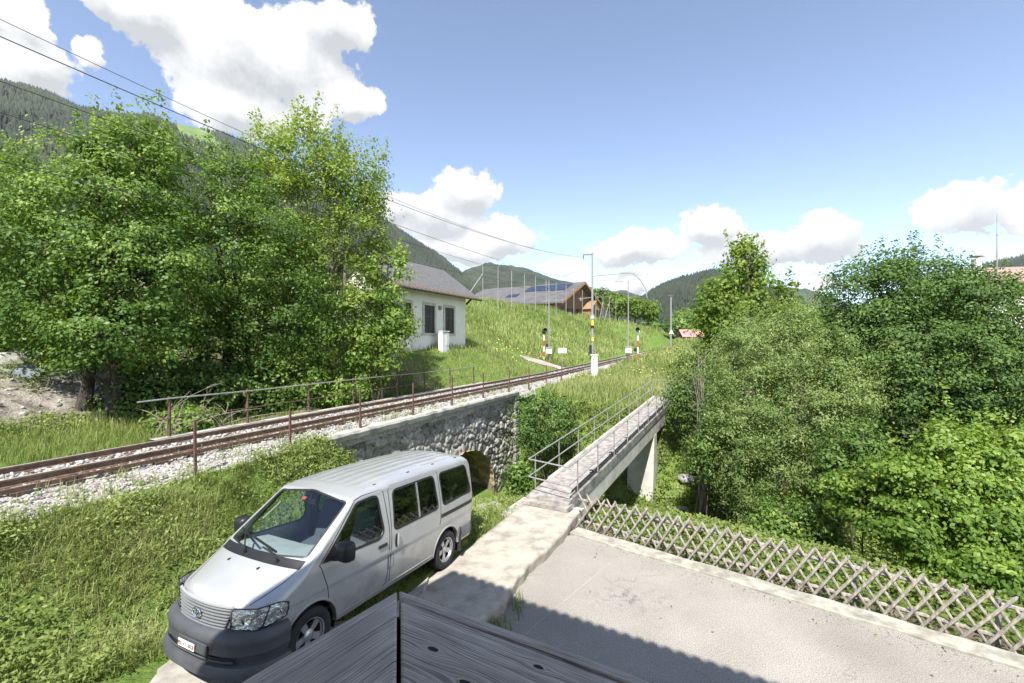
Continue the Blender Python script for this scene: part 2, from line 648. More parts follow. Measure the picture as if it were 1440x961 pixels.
def terrain(x, y, rough=True):
    x, y = np.asarray(x, float), np.asarray(y, float)
    s = U2.x * x + U2.y * y
    o = N2.x * x + N2.y * y
    # near side: lawn by the van, path and terrace
    zl = -4.14 + 0.048 * ((x + 2.1) * VAN_F.x + (y - 8.7) * VAN_F.y)
    zl = np.clip(zl, -4.6, -3.2)
    a = (x - SL0.x) * SLN.x + (y - SL0.y) * SLN.y
    zn = zl + (-4.70 - zl) * sstep(0.0, 0.35, a)
    fm = FN.x * x + FN.y * y
    zn = np.where(a > 0.2, zn - 0.25 * sstep(9.5, 11.5, fm), zn)
    gd, gs = gully(x, y)
    w = sstep(-1.5, 1.5, gd * gs)
    za = zn * (1 - w) + zM(x, y) * w
    gbot = -6.9 - 0.05 * np.clip(x, 0, 20)
    hw = np.where(gs > 0, 5.0, 5.6)
    wid = sstep(3.2, 0.8, x)
    prof = np.where(gs > 0, np.clip((gd - 0.7 - 2.0 * wid) / 3.6, 0, 1) ** 1.2, 0.45 * sstep(0.8, 3.6, gd) + 0.55 * sstep(2.0, 7.4, gd))
    za = gbot + (za - gbot) * prof
    # bank up to the railway
    wb = 2.4 - 2.2 * sstep(7.0, 11.5, s)
    wb = np.where(s > 20.6, 0.6 + 0.0 * s, wb)
    bed = rail_z(s) - 0.36
    oe = np.where((s > 8.5) & (s < 20.7), -9.55, -9.15)      # behind the masonry face on the bridge
    bk = sstep(0, 1, np.clip((o - oe) / wb, 0, 1))
    bankk = np.where((s > 11.5) & (s < 20.9), 1.0, bk)
    za = bed + (za - bed) * bankk
    # far side
    zb = zB(x, y)
    gB = sstep(0.35, 1.0, gd / 3.2)
    zb = np.where(x < 0, -6.6 + (zb + 6.6) * gB, zb)
    t = sstep(0, 1, np.clip((-12.4 - o) / 0.8, 0, 1))
    zz = np.where(o > oe, za, np.where(o < -12.4, bed + (zb - bed) * t, bed - 0.25))
    arch = (s > 12.9) & (s < 18.3) & (o <= -9.1) & (o > -13.0)
    zz = np.where(arch, -6.6, zz)
    # the footbridge clears the bank at its far end
    bt = (x - 0.29) * FBT[0] + (y - 11.6) * FBT[1]
    ba = (x - 0.29) * FBT[1] - (y - 11.6) * FBT[0]
    bz = -3.96 + 0.0615 * np.clip(bt - .3, 0, 20) - .32
    inb = (bt > 0.5) & (bt < 15.6) & (ba > -1.2) & (ba < 2.4)
    zz = np.where(inb, np.minimum(zz, bz), zz)
    if rough:
        k = np.where((o < -9.0) & (o > -12.6), 0.0, 1.0) * sstep(0.2, 1.0, np.where(a > -0.2, np.where(fm < 9.4, 0.0, 1.0), 1.0))
        zz = zz + k * (0.16 * (fbm(x * 0.9, y * 0.9, 3, 5) - 0.5) + 0.5 * (fbm(x * 0.15, y * 0.15, 2, 9) - 0.5) * sstep(25, 60, y))
    return zz


def tz(x, y):
    return float(terrain(np.array([x]), np.array([y]))[0])


def axis(lo, hi, fine_lo, fine_hi, fine, grow=1.12):
    a = list(np.arange(fine_lo, fine_hi + 1e-6, fine))
    st, v = fine, fine_hi
    while v < hi:
        st *= grow
        v += st
        a.append(v)
    st, v = fine, fine_lo
    b = []
    while v > lo:
        st *= grow
        v -= st
        b.append(v)
    return np.array(b[::-1] + a)


# ground material: soil and grass mixed by noise, thatch between the blades
def ground_mat():
    m, nt, b = new_mat('meadow_ground')
    N, L = nt.nodes, nt.links
    b.inputs['Roughness'].default_value = 0.95
    b.inputs['Specular IOR Level'].default_value = 0.1
    tc = N.new('ShaderNodeTexCoord')

    def nz(scale, det=6):
        n = N.new('ShaderNodeTexNoise')
        n.inputs['Scale'].default_value = scale
        n.inputs['Detail'].default_value = det
        n.inputs['Roughness'].default_value = 0.65
        L.new(tc.outputs['Object'], n.inputs['Vector'])
        return n.outputs['Fac']

    def ramp(f, pts):
        r = N.new('ShaderNodeValToRGB')
        r.color_ramp.elements[0].position, r.color_ramp.elements[0].color = pts[0][0], (*pts[0][1], 1)
        r.color_ramp.elements[1].position, r.color_ramp.elements[1].color = pts[-1][0], (*pts[-1][1], 1)
        for p, c in pts[1:-1]:
            e = r.color_ramp.elements.new(p)
            e.color = (*c, 1)
        L.new(f, r.inputs[0])
        return r.outputs[0]
    grass = ramp(nz(1.3, 9), [(0.3, (0.075, 0.13, 0.025)), (0.5, (0.135, 0.20, 0.045)), (0.68, (0.22, 0.27, 0.085))])
    fine = ramp(nz(14, 8), [(0.3, (0.045, 0.09, 0.014)), (0.7, (0.20, 0.28, 0.07))])
    soil = ramp(nz(6, 8), [(0.3, (0.10, 0.075, 0.05)), (0.7, (0.27, 0.22, 0.16))])
    mx = N.new('ShaderNodeMix')
    mx.data_type = 'RGBA'
    mx.inputs[0].default_value = 0.5
    L.new(grass, mx.inputs[6])
    L.new(fine, mx.inputs[7])
    at_ = N.new('ShaderNodeAttribute')
    at_.attribute_name = 'soil'
    ad = N.new('ShaderNodeMath')
    ad.operation = 'MULTIPLY_ADD'
    L.new(nz(2.2, 8), ad.inputs[0])
    ad.inputs[1].default_value = 1.6
    L.new(at_.outputs['Fac'], ad.inputs[2])
    mr = N.new('ShaderNodeMapRange')
    mr.inputs['From Min'].default_value = 1.15
    mr.inputs['From Max'].default_value = 1.45
    L.new(ad.outputs[0], mr.inputs['Value'])
    m2 = N.new('ShaderNodeMix')
    m2.data_type = 'RGBA'
    L.new(mr.outputs[0], m2.inputs[0])
    L.new(mx.outputs[2], m2.inputs[6])
    L.new(soil, m2.inputs[7])
    L.new(m2.outputs[2], b.inputs['Base Color'])
    bp = N.new('ShaderNodeBump')
    bp.inputs['Strength'].default_value = 0.8
    bp.inputs['Distance'].default_value = 0.08
    L.new(nz(16, 8), bp.inputs['Height'])
    L.new(bp.outputs[0], b.inputs['Normal'])
    return m


M['ground'] = ground_mat()
gx = axis(-2600, 2600, -16, 16, 0.16, 1.10)
gy = axis(-300, 2600, 2, 30, 0.16, 1.07)
X, Y = np.meshgrid(gx, gy)
Z = terrain(X, Y)
# far away the sheet settles to a plain under the hills
far = sstep(180, 500, np.hypot(X, Y))
Z = Z * (1 - far) + 0.0 * far
o_ = N2.x * X + N2.y * Y
s_ = U2.x * X + U2.y * Y
gd_, _ = gully(X, Y)
soil = 0.25 * sstep(1, 0, gd_ / 3.5) + 0.55 * sstep(-16.2, -17.2, o_) * sstep(13.5, 12.0, s_) * (X > -40)
fm_ = FN.x * X + FN.y * Y
soil = np.maximum(soil, 0.9 * ((fm_ > 9.1) & (fm_ < 11.0) & (Y < 14)))
soil = np.maximum(soil, 0.5 * ((X > -40) & (o_ < -13) & (s_ < 20) & (s_ > 7)))
h, wd = X.shape
idx = np.arange(h * wd).reshape(h, wd)
F = np.stack([idx[:-1, :-1], idx[:-1, 1:], idx[1:, 1:], idx[1:, :-1]], -1).reshape(-1, 4)
soil = np.maximum(soil, 0.85 * sstep(1.0, .4, np.hypot(X + 8.3, Y - 7.3) / 1.1) + 0)
o = np_mesh('ground', np.stack([X.ravel(), Y.ravel(), Z.ravel()], 1), F, M['ground'], {'soil': soil.ravel()}, smooth=True)
tag(o, kind='structure')

# ------------------------------------------------------------------ hills
def hill_mat(name, a, b_, c):
    return mat(name, a, b_, 0.035, 0.95, 0.9, 0.25, c3=c, detail=10, spec=0.05, dist=6.0)


M['hillwood'] = hill_mat('forested_hillside', (0.05, 0.07, 0.03), (0.015, 0.025, 0.014), (0.03, 0.045, 0.02))
M['hillmeadow'] = mat('alpine_meadow', (0.17, 0.23, 0.075), (0.10, 0.15, 0.05), 0.03, 0.95, 0.3, 0.5, detail=9, spec=0.05, dist=2.0)


def conifer_mesh(P, H, W, tint, name, mat_, six=6, tiers=3):
    """many spruces as one mesh: P (n,3) foot points"""
    n = len(P)
    V, Fs, T = [], [], []
    b = 0
    ang = np.arange(six) * 2 * math.pi / six
    for t in range(tiers):
        z0 = 0.08 + 0.62 * t / tiers
        z1 = min(1.0, z0 + 0.62 - 0.12 * t) if t < tiers - 1 else 1.0
        r = (1 - 0.68 * t / tiers)
        jr = rng.uniform(0.65, 1.25, (n, six))
        jz = rng.uniform(-0.05, 0.05, (n, six))
        rx = P[:, 0, None] + W[:, None] * r * jr * np.cos(ang + rng.uniform(0, 6, (n, 1)))
        ry = P[:, 1, None] + W[:, None] * r * jr * np.sin(ang)
        rz = P[:, 2, None] + H[:, None] * (z0 + jz)
        ring = np.stack([rx, ry, rz], -1)
        tip = np.stack([P[:, 0], P[:, 1], P[:, 2] + H * z1], -1)[:, None]
        vv = np.concatenate([ring, tip], 1)
        V.append(vv.reshape(-1, 3))
        base = b + np.arange(n)[:, None] * (six + 1)
        k = np.arange(six)
        f = np.stack([base + k, base + (k + 1) % six, base + six + 0 * k], -1)
        Fs.append(f.reshape(-1, 3))
        T.append(np.repeat(tint, six + 1))
        b += n * (six + 1)
    return np_mesh(name, np.concatenate(V), np.concatenate(Fs), mat_, {'tint': np.concatenate(T)})


M['conifer'] = leaf_mat('spruce_needles', (0.013, 0.021, 0.014), (0.028, 0.039, 0.024), (0.065, 0.078, 0.04), trans=0.1, rough=0.8)


def ridge(name, pts, front, basez, material, nz=0.05, nu=160, nv=46, back=0.6, seed=3, power=0.8):
    """pts: (px, py, depth) skyline as seen from the balcony -> real ridge line in the valley; the slope
    falls from it towards the valley floor and behind it. returns a sampler of the front slope."""
    W_ = np.array([tuple(at(*p)) for p in pts])
    t = np.linspace(0, len(pts) - 1, nu)
    i = np.clip(t.astype(int), 0, len(pts) - 2)
    f = (t - i)[:, None]
    Rg = W_[i] * (1 - f) + W_[i + 1] * f
    v = np.concatenate([np.linspace(-1, 0, 8)[:-1], np.linspace(0, 1, nv)])
    dirv = Rg[:, :2] / np.linalg.norm(Rg[:, :2], axis=1)[:, None]
    D = np.linalg.norm(Rg[:, :2], axis=1)

    def surf(ti, vv):
        Rx = np.interp(ti, np.arange(nu), Rg[:, 0])
        Ry = np.interp(ti, np.arange(nu), Rg[:, 1])
        Rz = np.interp(ti, np.arange(nu), Rg[:, 2])
        d = np.hypot(Rx, Ry)
        k = np.where(vv >= 0, 1 - vv * (1 - front), 1 - vv * back)
        x, y = Rx * k, Ry * k
        hgt = np.where(vv >= 0, (1 - np.abs(vv)) ** power, (1 - np.abs(vv)) ** 1.4)
        n = (fbm(x / d.mean() * 14, y / d.mean() * 14, 5, seed) - 0.5) * 2
        z = basez + (Rz - basez) * hgt + n * nz * d.mean() * np.abs(vv) ** 0.8 * (1 - 0.6 * np.abs(vv))
        return np.stack([x, y, z], -1)
    TI, VV = np.meshgrid(np.arange(nu), v)
    S = surf(TI.ravel().astype(float), VV.ravel())
    # small relief of the skyline itself
    S[:, 2] += (fbm(S[:, 0] * 0.02, S[:, 1] * 0.02, 4, seed + 7) - 0.5) * 0.012 * D.mean()
    hh, ww = TI.shape
    ix = np.arange(hh * ww).reshape(hh, ww)
    F_ = np.stack([ix[:-1, :-1], ix[1:, :-1], ix[1:, 1:], ix[:-1, 1:]], -1).reshape(-1, 4)
    o = np_mesh(name, S, F_, material, smooth=True)
    tag(o, kind='structure')
    return surf


s1 = ridge('hills', [(a, b_, c * 2.4) for a, b_, c in [(-420, -60, 330), (-200, 30, 360), (0, 122, 400), (60, 138, 410), (110, 160, 425), (170, 170, 445), (215, 168, 480), (262, 180, 510), (300, 190, 530), (345, 206, 550), (450, 265, 590), (550, 322, 620),
                     (610, 360, 650), (645, 388, 670), (690, 420, 700), (740, 440, 730)]], 0.30, 2, M['hillwood'], seed=4)
ridge('hills', [(560, 400, 1500), (630, 392, 1600), (662, 378, 1650), (690, 370, 1700), (740, 378, 1720), (790, 394, 1750), (830, 406, 1800), (880, 410, 1850), (930, 425, 1900), (1000, 440, 1950), (1060, 450, 2000)],
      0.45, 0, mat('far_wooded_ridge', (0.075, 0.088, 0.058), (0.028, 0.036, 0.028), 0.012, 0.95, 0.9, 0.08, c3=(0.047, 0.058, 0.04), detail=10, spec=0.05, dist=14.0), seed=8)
s3 = ridge('hills', [(a, b_, c * 1.8) for a, b_, c in [(880, 440, 560), (905, 424, 550), (930, 408, 540), (960, 396, 530), (990, 388, 520), (1020, 386, 520), (1060, 400, 520), (1100, 425, 520), (1140, 440, 520), (1190, 452, 520)]],
           0.5, 0, M['hillwood'], seed=12)
ridge('hills', [(1010, 420, 2100), (1060, 408, 2150), (1100, 403, 2200), (1140, 408, 2250), (1180, 424, 2300), (1230, 440, 2300), (1300, 430, 2200), (1360, 410, 2100), (1420, 395, 2000), (1500, 380, 1900), (1700, 340, 1800), (2000, 300, 1700)],
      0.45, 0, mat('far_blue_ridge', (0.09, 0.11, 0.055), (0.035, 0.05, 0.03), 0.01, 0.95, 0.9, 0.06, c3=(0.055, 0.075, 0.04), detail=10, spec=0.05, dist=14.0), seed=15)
s5 = ridge('hills', [(a, b_, c * 1.8) for a, b_, c in [(1300, 420, 760), (1345, 392, 740), (1390, 375, 720), (1440, 364, 700), (1520, 340, 680), (1700, 300, 640), (2100, 250, 600)]], 0.4, 0, M['hillwood'], seed=18)
# alpine meadow on the left hill: a sheet a little proud of the wooded slope
tt = np.linspace(62, 92, 50)
vv = np.linspace(-0.02, 0.42, 30)
TI, VV = np.meshgrid(tt, vv)
TI = TI + VV * 26
S = s1(TI.ravel(), VV.ravel())
S[:, 2] += (fbm(S[:, 0] * 0.02, S[:, 1] * 0.02, 4, 11) - 0.5) * 0.012 * 1250 + 3
ix = np.arange(S.shape[0]).reshape(TI.shape)
o = np_mesh('pasture', S, np.stack([ix[:-1, :-1], ix[1:, :-1], ix[1:, 1:], ix[:-1, 1:]], -1).reshape(-1, 4), M['hillmeadow'], smooth=True)
tag(o, kind='structure')


def forest(surf, n, h, name, label, tmin=0, tmax=159, vmax=0.85, keep=None, tone=(0.2, 0.8)):
    ti = rng.uniform(tmin, tmax, n)
    v_ = rng.uniform(-0.03, vmax, n)
    P = surf(ti, v_)
    if keep is not None:
        k = keep(ti, v_, P)
        P = P[k]
        ti, v_ = ti[k], v_[k]
    m = len(P)
    H = h * rng.uniform(0.6, 1.25, m)
    tn = np.clip(fbm(P[:, 0] * 0.012, P[:, 1] * 0.012, 3, 2) * 1.2 - 0.1 + rng.normal(0, 0.12, m), 0, 1) * (tone[1] - tone[0]) + tone[0]
    P[:, 2] -= 1.0
    o = conifer_mesh(P, H, H * rng.uniform(0.16, 0.26, m), tn, name, M['conifer'])
    tag(o, label, 'forest', kind='stuff')


def keep1(ti, v_, P):
    tm = ti - v_ * 26
    inm = (tm > 61) & (tm < 93) & (v_ < 0.43)
    nn = fbm(P[:, 0] * 0.03, P[:, 1] * 0.03, 3, 33)
    edge = (tm > 80) & (nn > 0.52)
    return (~inm) | edge


forest(s1, 42000, 20, 'mountain_forest', 'dark spruce forest covering the steep hillside on the left', keep=keep1)
forest(s3, 12000, 15, 'mountain_forest', 'dark spruce wood on the rounded hill in the valley gap', vmax=1.0)
forest(s5, 4000, 15, 'mountain_forest', 'spruce wood on the slope above the brown roof', vmax=0.5)

# ------------------------------------------------------------------ railway
tr = thing('railway_track', so(0, -10.85, -2.4), 'narrow gauge railway track with brown rusty rails crossing the stone bridge', 'railway track')
S_ALL = np.arange(-8, 90.1, 1.0)


def along(s, o, dz=0.0):
    return so(s, o, float(rail_z(s)) + dz)


def rail(o, s0, s1_, dz=0.0, sc=1.0, name='rail'):
    prof = [(-.06, -.14), (.06, -.14), (.06, -.125), (.012, -.105), (.012, -.045), (.034, -.03), (.034, 0), (-.034, 0), (-.034, -.03), (-.012, -.045), (-.012, -.105), (-.06, -.125)]
    mb = MB()
    P = [[along(s, o + a * sc, dz + z * sc) for (a, z) in prof] for s in np.arange(s0, s1_ + .01, 1.0)]
    mb.grid(P, closed=True)
    mb.m = [1 if i % len(prof) in (6,) else 0 for i in range(len(mb.f))]
    return mb.build(name, [M['rail'], M['railtop']], tr, tr.location)


rail(-10.35, -8, 90)
rail(-11.35, -8, 90)
mb = MB()
for s in np.arange(-8, 36, 2.0):
    mb.bar(along(s, -9.93, -0.10), along(s + 1.98, -9.93, -0.10), .06, .07)
mb.build('old_rail', M['rust'], tr, tr.location)
sl0 = None
for s in np.arange(-2, 58, 0.66):
    if sl0 is None:
        mb = MB()
        mb.box((0, 0, 0), (2.0, .22, .14))
        sl0 = mb.build('sleeper', M['sleeper'], tr)
        c = sl0
    else:
        c = sl0.copy()
        COL.objects.link(c)
    c.location = along(s, -10.85, -.205) - tr.location
    c.rotation_euler = (0, 0, math.atan2(N2.y, N2.x))

# ballast bed
M['ballast'] = mat('grey_ballast', (0.50, 0.475, 0.44), (0.14, 0.13, 0.12), 26, 0.9, 1.0, 20, c3=(0.36, 0.34, 0.31), detail=3, dist=0.04)
so_prof = [(-12.75, -.62), (-12.5, -.30), (-12.1, -.2), (-11.5, -.15), (-10.2, -.15), (-9.75, -.22), (-9.3, -.33), (-9.1, -.40), (-8.9, -.62)]
P = []
ss = np.arange(-8, 90, 0.15)
oo = np.interp(np.linspace(0, 8, 60), range(9), [p[0] for p in so_prof])
zz = np.interp(np.linspace(0, 8, 60), range(9), [p[1] for p in so_prof])
SS, OO = np.meshgrid(ss, oo, indexing='ij')
lim = (SS > 7.6) & (SS < 20.9)
edge = OO.copy()
OO2 = np.where(lim, np.clip(OO, -12.55, -9.12), OO)
ZZ = rail_z(SS) + np.broadcast_to(zz, SS.shape) + 0.05 * (vnoise(SS * 9, OO * 9, 3) - 0.5) + 0.03 * (vnoise(SS * 20, OO * 20, 4) - 0.5)
wob = 0.12 * (vnoise(SS * 1.1, OO * 0 + 3, 9) - 0.5) * (np.abs(OO + 10.85) > 1.4) * (~lim)
OO2 = OO2 + wob
V = np.stack([U2.x * SS + N2.x * OO2, U2.y * SS + N2.y * OO2, ZZ], -1).reshape(-1, 3)
ix = np.arange(SS.size).reshape(SS.shape)
o = np_mesh('ballast', V, np.stack([ix[:-1, :-1], ix[1:, :-1], ix[1:, 1:], ix[:-1, 1:]], -1).reshape(-1, 4), M['ballast'], smooth=False)
tag(o, 'pale grey crushed stone ballast under the rails', 'ballast', kind='stuff')
# loose ballast stones lying on it
ico_v = []
ph = (1 + 5 ** .5) / 2
for a, b in ((1, ph), (1, -ph), (-1, ph), (-1, -ph)):
    ico_v += [(0, a, b), (a, b, 0), (b, 0, a)]
ico_v = np.array(ico_v) / math.hypot(1, ph)
ico_f = []
for i in range(12):
    for j in range(i + 1, 12):
        for k in range(j + 1, 12):
            if all(abs(np.linalg.norm(ico_v[p] - ico_v[q]) - 1.0515) < .01 for p, q in ((i, j), (j, k), (i, k))):
                n_ = np.cross(ico_v[j] - ico_v[i], ico_v[k] - ico_v[i])
                ico_f.append((i, j, k) if n_ @ ico_v[i] > 0 else (i, k, j))
ico_f = np.array(ico_f)


def stones(P, r, flat=0.7):
    n = len(P)
    jit = rng.uniform(0.7, 1.3, (n, 12, 1))
    q = rng.normal(0, 1, (n, 3, 3))
    Q, _ = np.linalg.qr(q)
    sc = np.stack([rng.uniform(.7, 1.3, n), rng.uniform(.6, 1.1, n), rng.uniform(.5, .9, n)], -1)
    v = (ico_v[None] * jit * sc[:, None]) @ Q
    v[:, :, 2] *= flat
    v = v * r[:, None, None] + P[:, None]
    f = ico_f[None] + (np.arange(n) * 12)[:, None, None]
    return v.reshape(-1, 3), f.reshape(-1, 3)


n = 19000
s_r = np.concatenate([rng.uniform(-1, 22, n), rng.uniform(22, 40, 3000)])
o_r = rng.uniform(-12.35, -8.98, len(s_r))
kp = ~((np.abs(o_r + 10.85) < 0.44) & (rng.uniform(0, 1, len(s_r)) < 0.3))
kp &= ~((o_r > -9.2) & (s_r > 7.6))
s_r, o_r = s_r[kp], o_r[kp]
z_r = rail_z(s_r) + 0.02 * (np.abs(o_r + 10.85) < .44) + np.interp(o_r, [p[0] for p in so_prof], [p[1] for p in so_prof]) + 0.005
rr = rng.uniform(0.022, 0.055, len(s_r))
v, f = stones(np.stack([U2.x * s_r + N2.x * o_r, U2.y * s_r + N2.y * o_r, z_r], -1), rr)


def tint_mat(name, stops, rough=0.9, bump=0.0, bscale=30, dist=0.02):
    m, nt, b = new_mat(name)
    N, L = nt.nodes, nt.links
    a = N.new('ShaderNodeAttribute')
    a.attribute_name = 'tint'
    r = N.new('ShaderNodeValToRGB')
    r.color_ramp.elements[0].position, r.color_ramp.elements[0].color = stops[0][0], (*stops[0][1], 1)
    r.color_ramp.elements[1].position, r.color_ramp.elements[1].color = stops[-1][0], (*stops[-1][1], 1)
    for p, c in stops[1:-1]:
        e = r.color_ramp.elements.new(p)
        e.color = (*c, 1)
    L.new(a.outputs['Fac'], r.inputs[0])
    tc = N.new('ShaderNodeTexCoord')
    n_ = N.new('ShaderNodeTexNoise')
    n_.inputs['Scale'].default_value = bscale
    n_.inputs['Detail'].default_value = 7
    L.new(tc.outputs['Object'], n_.inputs['Vector'])
    mr = N.new('ShaderNodeMapRange')
    mr.inputs['From Min'].default_value = 0.3
    mr.inputs['From Max'].default_value = 0.7
    mr.inputs['To Min'].default_value = 0.72
    mr.inputs['To Max'].default_value = 1.2
    L.new(n_.outputs['Fac'], mr.inputs['Value'])
    mu = N.new('ShaderNodeVectorMath')
    mu.operation = 'SCALE'
    L.new(r.outputs[0], mu.inputs[0])
    L.new(mr.outputs[0], mu.inputs['Scale'])
    L.new(mu.outputs[0], b.inputs['Base Color'])
    b.inputs['Roughness'].default_value = rough
    b.inputs['Specular IOR Level'].default_value = 0.25
    if bump:
        bp = N.new('ShaderNodeBump')
        bp.inputs['Strength'].default_value = bump
        bp.inputs['Distance'].default_value = dist
        L.new(n_.outputs['Fac'], bp.inputs['Height'])
        L.new(bp.outputs[0], b.inputs['Normal'])
    return m


M['pebble'] = tint_mat('ballast_stone', [(0, (0.15, 0.135, 0.12)), (0.5, (0.34, 0.32, 0.295)), (1, (0.52, 0.50, 0.465))], bscale=12)
o = np_mesh('ballast_gravel', v, f, M['pebble'], {'tint': np.repeat(rng.uniform(0, 1, len(rr)), 12)})
tag(o, 'loose pale ballast stones lying along the rails', 'gravel', kind='stuff')
o.parent = None

# ------------------------------------------------------------------ stone arch bridge
br = thing('stone_bridge', so(15, -10.85, -6.6), 'rough grey rubble stone arch bridge carrying the railway over the gully', 'bridge')
AC, AW, AZ0, AZ1 = 15.6, 2.5, -6.4, -4.36      # arch centre (along the track), half width, springing, crown
S0, S1_ = 8.3, 20.8
du = 0.045


def masonry(Ug, Zg, seed, cell=(0.38, 0.27)):
    """rubble pattern: bulge height and stone id tint from a jittered cell pattern"""
    row = np.floor(Zg / cell[1])
    best = np.full(Ug.shape, 9.0)
    sec = np.full(Ug.shape, 9.0)
    tid = np.zeros(Ug.shape)
    for dj in (-1, 0, 1):
        for di in (-2, -1, 0, 1, 2):
            jr = row + dj
            offs = (jr % 2) * 0.5 + 0.3 * _hash(jr, jr * 0, seed + 5)
            ci = np.floor(Ug / cell[0] + offs) + di
            cx = (ci + 0.5 - offs + 0.75 * (_hash(ci, jr, seed) - 0.5)) * cell[0]
            cz = (jr + 0.5 + 0.8 * (_hash(ci, jr, seed + 1) - 0.5)) * cell[1]
            size = 0.8 + 0.5 * _hash(ci, jr, seed + 2)
            d = np.hypot((Ug - cx) / cell[0], (Zg - cz) / cell[1]) / size
            m = d < best
            sec = np.where(m, best, np.minimum(sec, d))
            tid = np.where(m, _hash(ci, jr, seed + 3), tid)
            best = np.where(m, d, best)
    g = sec - best
    return sstep(0.0, 0.24, g), tid, g


us = np.arange(S0, S1_ + .001, du)
zs = np.arange(-7.2, -2.52, du)
UG, ZG = np.meshgrid(us, zs, indexing='ij')
wu, wz = UG + 0.22 * (vnoise(UG * 3, ZG * 3, 1) - .5) + 0.08 * (vnoise(UG * 8, ZG * 8, 11) - .5), ZG + 0.20 * (vnoise(UG * 3, ZG * 3, 2) - .5) + 0.08 * (vnoise(UG * 8, ZG * 8, 12) - .5)
bul, tid, g = masonry(wu, wz, 21)
# arch ring: stones turned round the opening
rho = np.hypot((UG - AC) / AW, (ZG - AZ0) / (AZ1 - AZ0))
ang = np.arctan2((ZG - AZ0) / (AZ1 - AZ0), (UG - AC) / AW)
b2, t2, g2 = masonry(ang * 2.3 + 0.03 * (vnoise(UG * 5, ZG * 5, 7) - .5), rho * 2.2 + 20, 44, (0.26, 0.55))
ringm = (rho < 1.24) & (ZG > AZ0 - .05)
bul = np.where(ringm, b2, bul)
tid = np.where(ringm, t2, tid)
dispo = 0.07 * bul * (0.5 + 0.9 * tid) + 0.09 * (fbm(UG * 7, ZG * 7, 3, 8) - .5) - 0.08
quoin = UG > S1_ - 0.45
qz = np.abs(((ZG / 0.42) % 1) - 0.5)
dispo = np.where(quoin, 0.10 * sstep(0.5, 0.42, qz) + 0.03 * (fbm(UG * 9, ZG * 9, 3, 3) - .5), dispo)
tid = np.where(quoin, 0.7 + 0.3 * _hash(np.floor(ZG / 0.42), ZG * 0, 4), tid * 0.9)
top_tone = 0.66 + 0.34 * sstep(-2.6, -3.6, ZG + 0.5 * (fbm(UG * 1.3, ZG * 1.3, 3, 31) - .5))      # darker towards the coping
mort = np.where(quoin, sstep(0.48, 0.44, qz), sstep(0.0, 0.10, np.where(ringm, g2, g)))
tint = np.clip((0.08 + 0.92 * (0.28 + 0.62 * tid) * mort) * top_tone + 0.34 * (fbm(UG * 6, ZG * 6, 3, 77) - .5), 0, 1)
OG = -9.12 + dispo
V = np.stack([U2.x * UG + N2.x * OG, U2.y * UG + N2.y * OG, ZG], -1).reshape(-1, 3)
# pull the edge of the opening onto the arch line
inside = (rho < 1.0) & (ZG > AZ0) | ((np.abs(UG - AC) < AW) & (ZG <= AZ0))
ix = np.arange(UG.size).reshape(UG.shape)
F = np.stack([ix[:-1, :-1], ix[1:, :-1], ix[1:, 1:], ix[:-1, 1:]], -1).reshape(-1, 4)
ins = inside.ravel()
F = F[~ins[F].all(1)]
M['rubble'] = tint_mat('rubble_masonry', [(0, (0.03, 0.027, 0.024)), (0.12, (0.085, 0.078, 0.068)), (0.4, (0.27, 0.254, 0.225)), (0.75, (0.41, 0.387, 0.345)), (1, (0.57, 0.545, 0.49))], 0.95, 0.7, 14, 0.03)
np_mesh('masonry_face', V, F, M['rubble'], {'tint': tint.ravel()}, smooth=False, parent=br, off=br.location)
# barrel of the arch, return wall and core
th = np.linspace(0, math.pi, 46)
od = np.linspace(-9.06, -12.7, 40)
TH, OD = np.meshgrid(th, od, indexing='ij')
b3, t3, _ = masonry(TH * 2.4, OD, 60, (0.3, 0.3))
rad = 1.0 - 0.03 * b3
SG = AC + (AW + .06) * rad * np.cos(TH)
ZG2 = AZ0 + (AZ1 - AZ0 + .05) * rad * np.sin(TH)
V = np.stack([U2.x * SG + N2.x * OD, U2.y * SG + N2.y * OD, ZG2], -1).reshape(-1, 3)
ix = np.arange(TH.size).reshape(TH.shape)
F = np.stack([ix[:-1, :-1], ix[:-1, 1:], ix[1:, 1:], ix[1:, :-1]], -1).reshape(-1, 4)
M['barrel'] = tint_mat('lit_brown_masonry', [(0, (0.14, 0.11, 0.07)), (0.5, (0.38, 0.30, 0.19)), (1, (0.55, 0.45, 0.31))], 0.9, 0.7, 10, 0.03)  # brown stone, lightened: the light inside the arch is put into this colour
np_mesh('arch_barrel', V, F, M['barrel'], {'tint': (0.2 + 0.8 * t3 * b3).ravel()}, parent=br, off=br.location)
M['dampstone'] = mat('damp_stone', (0.22, 0.19, 0.14), (0.09, 0.075, 0.05), 4, .95, .5)
for sg in (-1, 1):
    mb = MB()
    a = AC + sg * (AW + .03)
    mb.prism([so(a, -9.1, AZ0 + .02), so(a, -12.7, AZ0 + .02), so(a, -12.7, -7.4), so(a, -9.1, -7.4)], so(sg * .25, 0))
    mb.build('abutment', M['dampstone'], br, br.location)
for nm, oq, zq in (('wing_wall', None, None),):
    mb = MB()
    P = [[so(S1_ - .02 + 0.06 * vnoise(np.array([o_q * 3]), np.array([z_q * 3]), 3)[0], o_q, z_q) for z_q in np.arange(-7.2, -2.5, .12)] for o_q in np.arange(-9.05, -12.75, -.12)]
    mb.grid(P)
    mb.build(nm, mat('shaded_rubble', (0.32, 0.30, 0.27), (0.08, 0.075, 0.07), 5, .95, .8, 9, detail=8, dist=.06), br, br.location)
mb = MB()
P = []
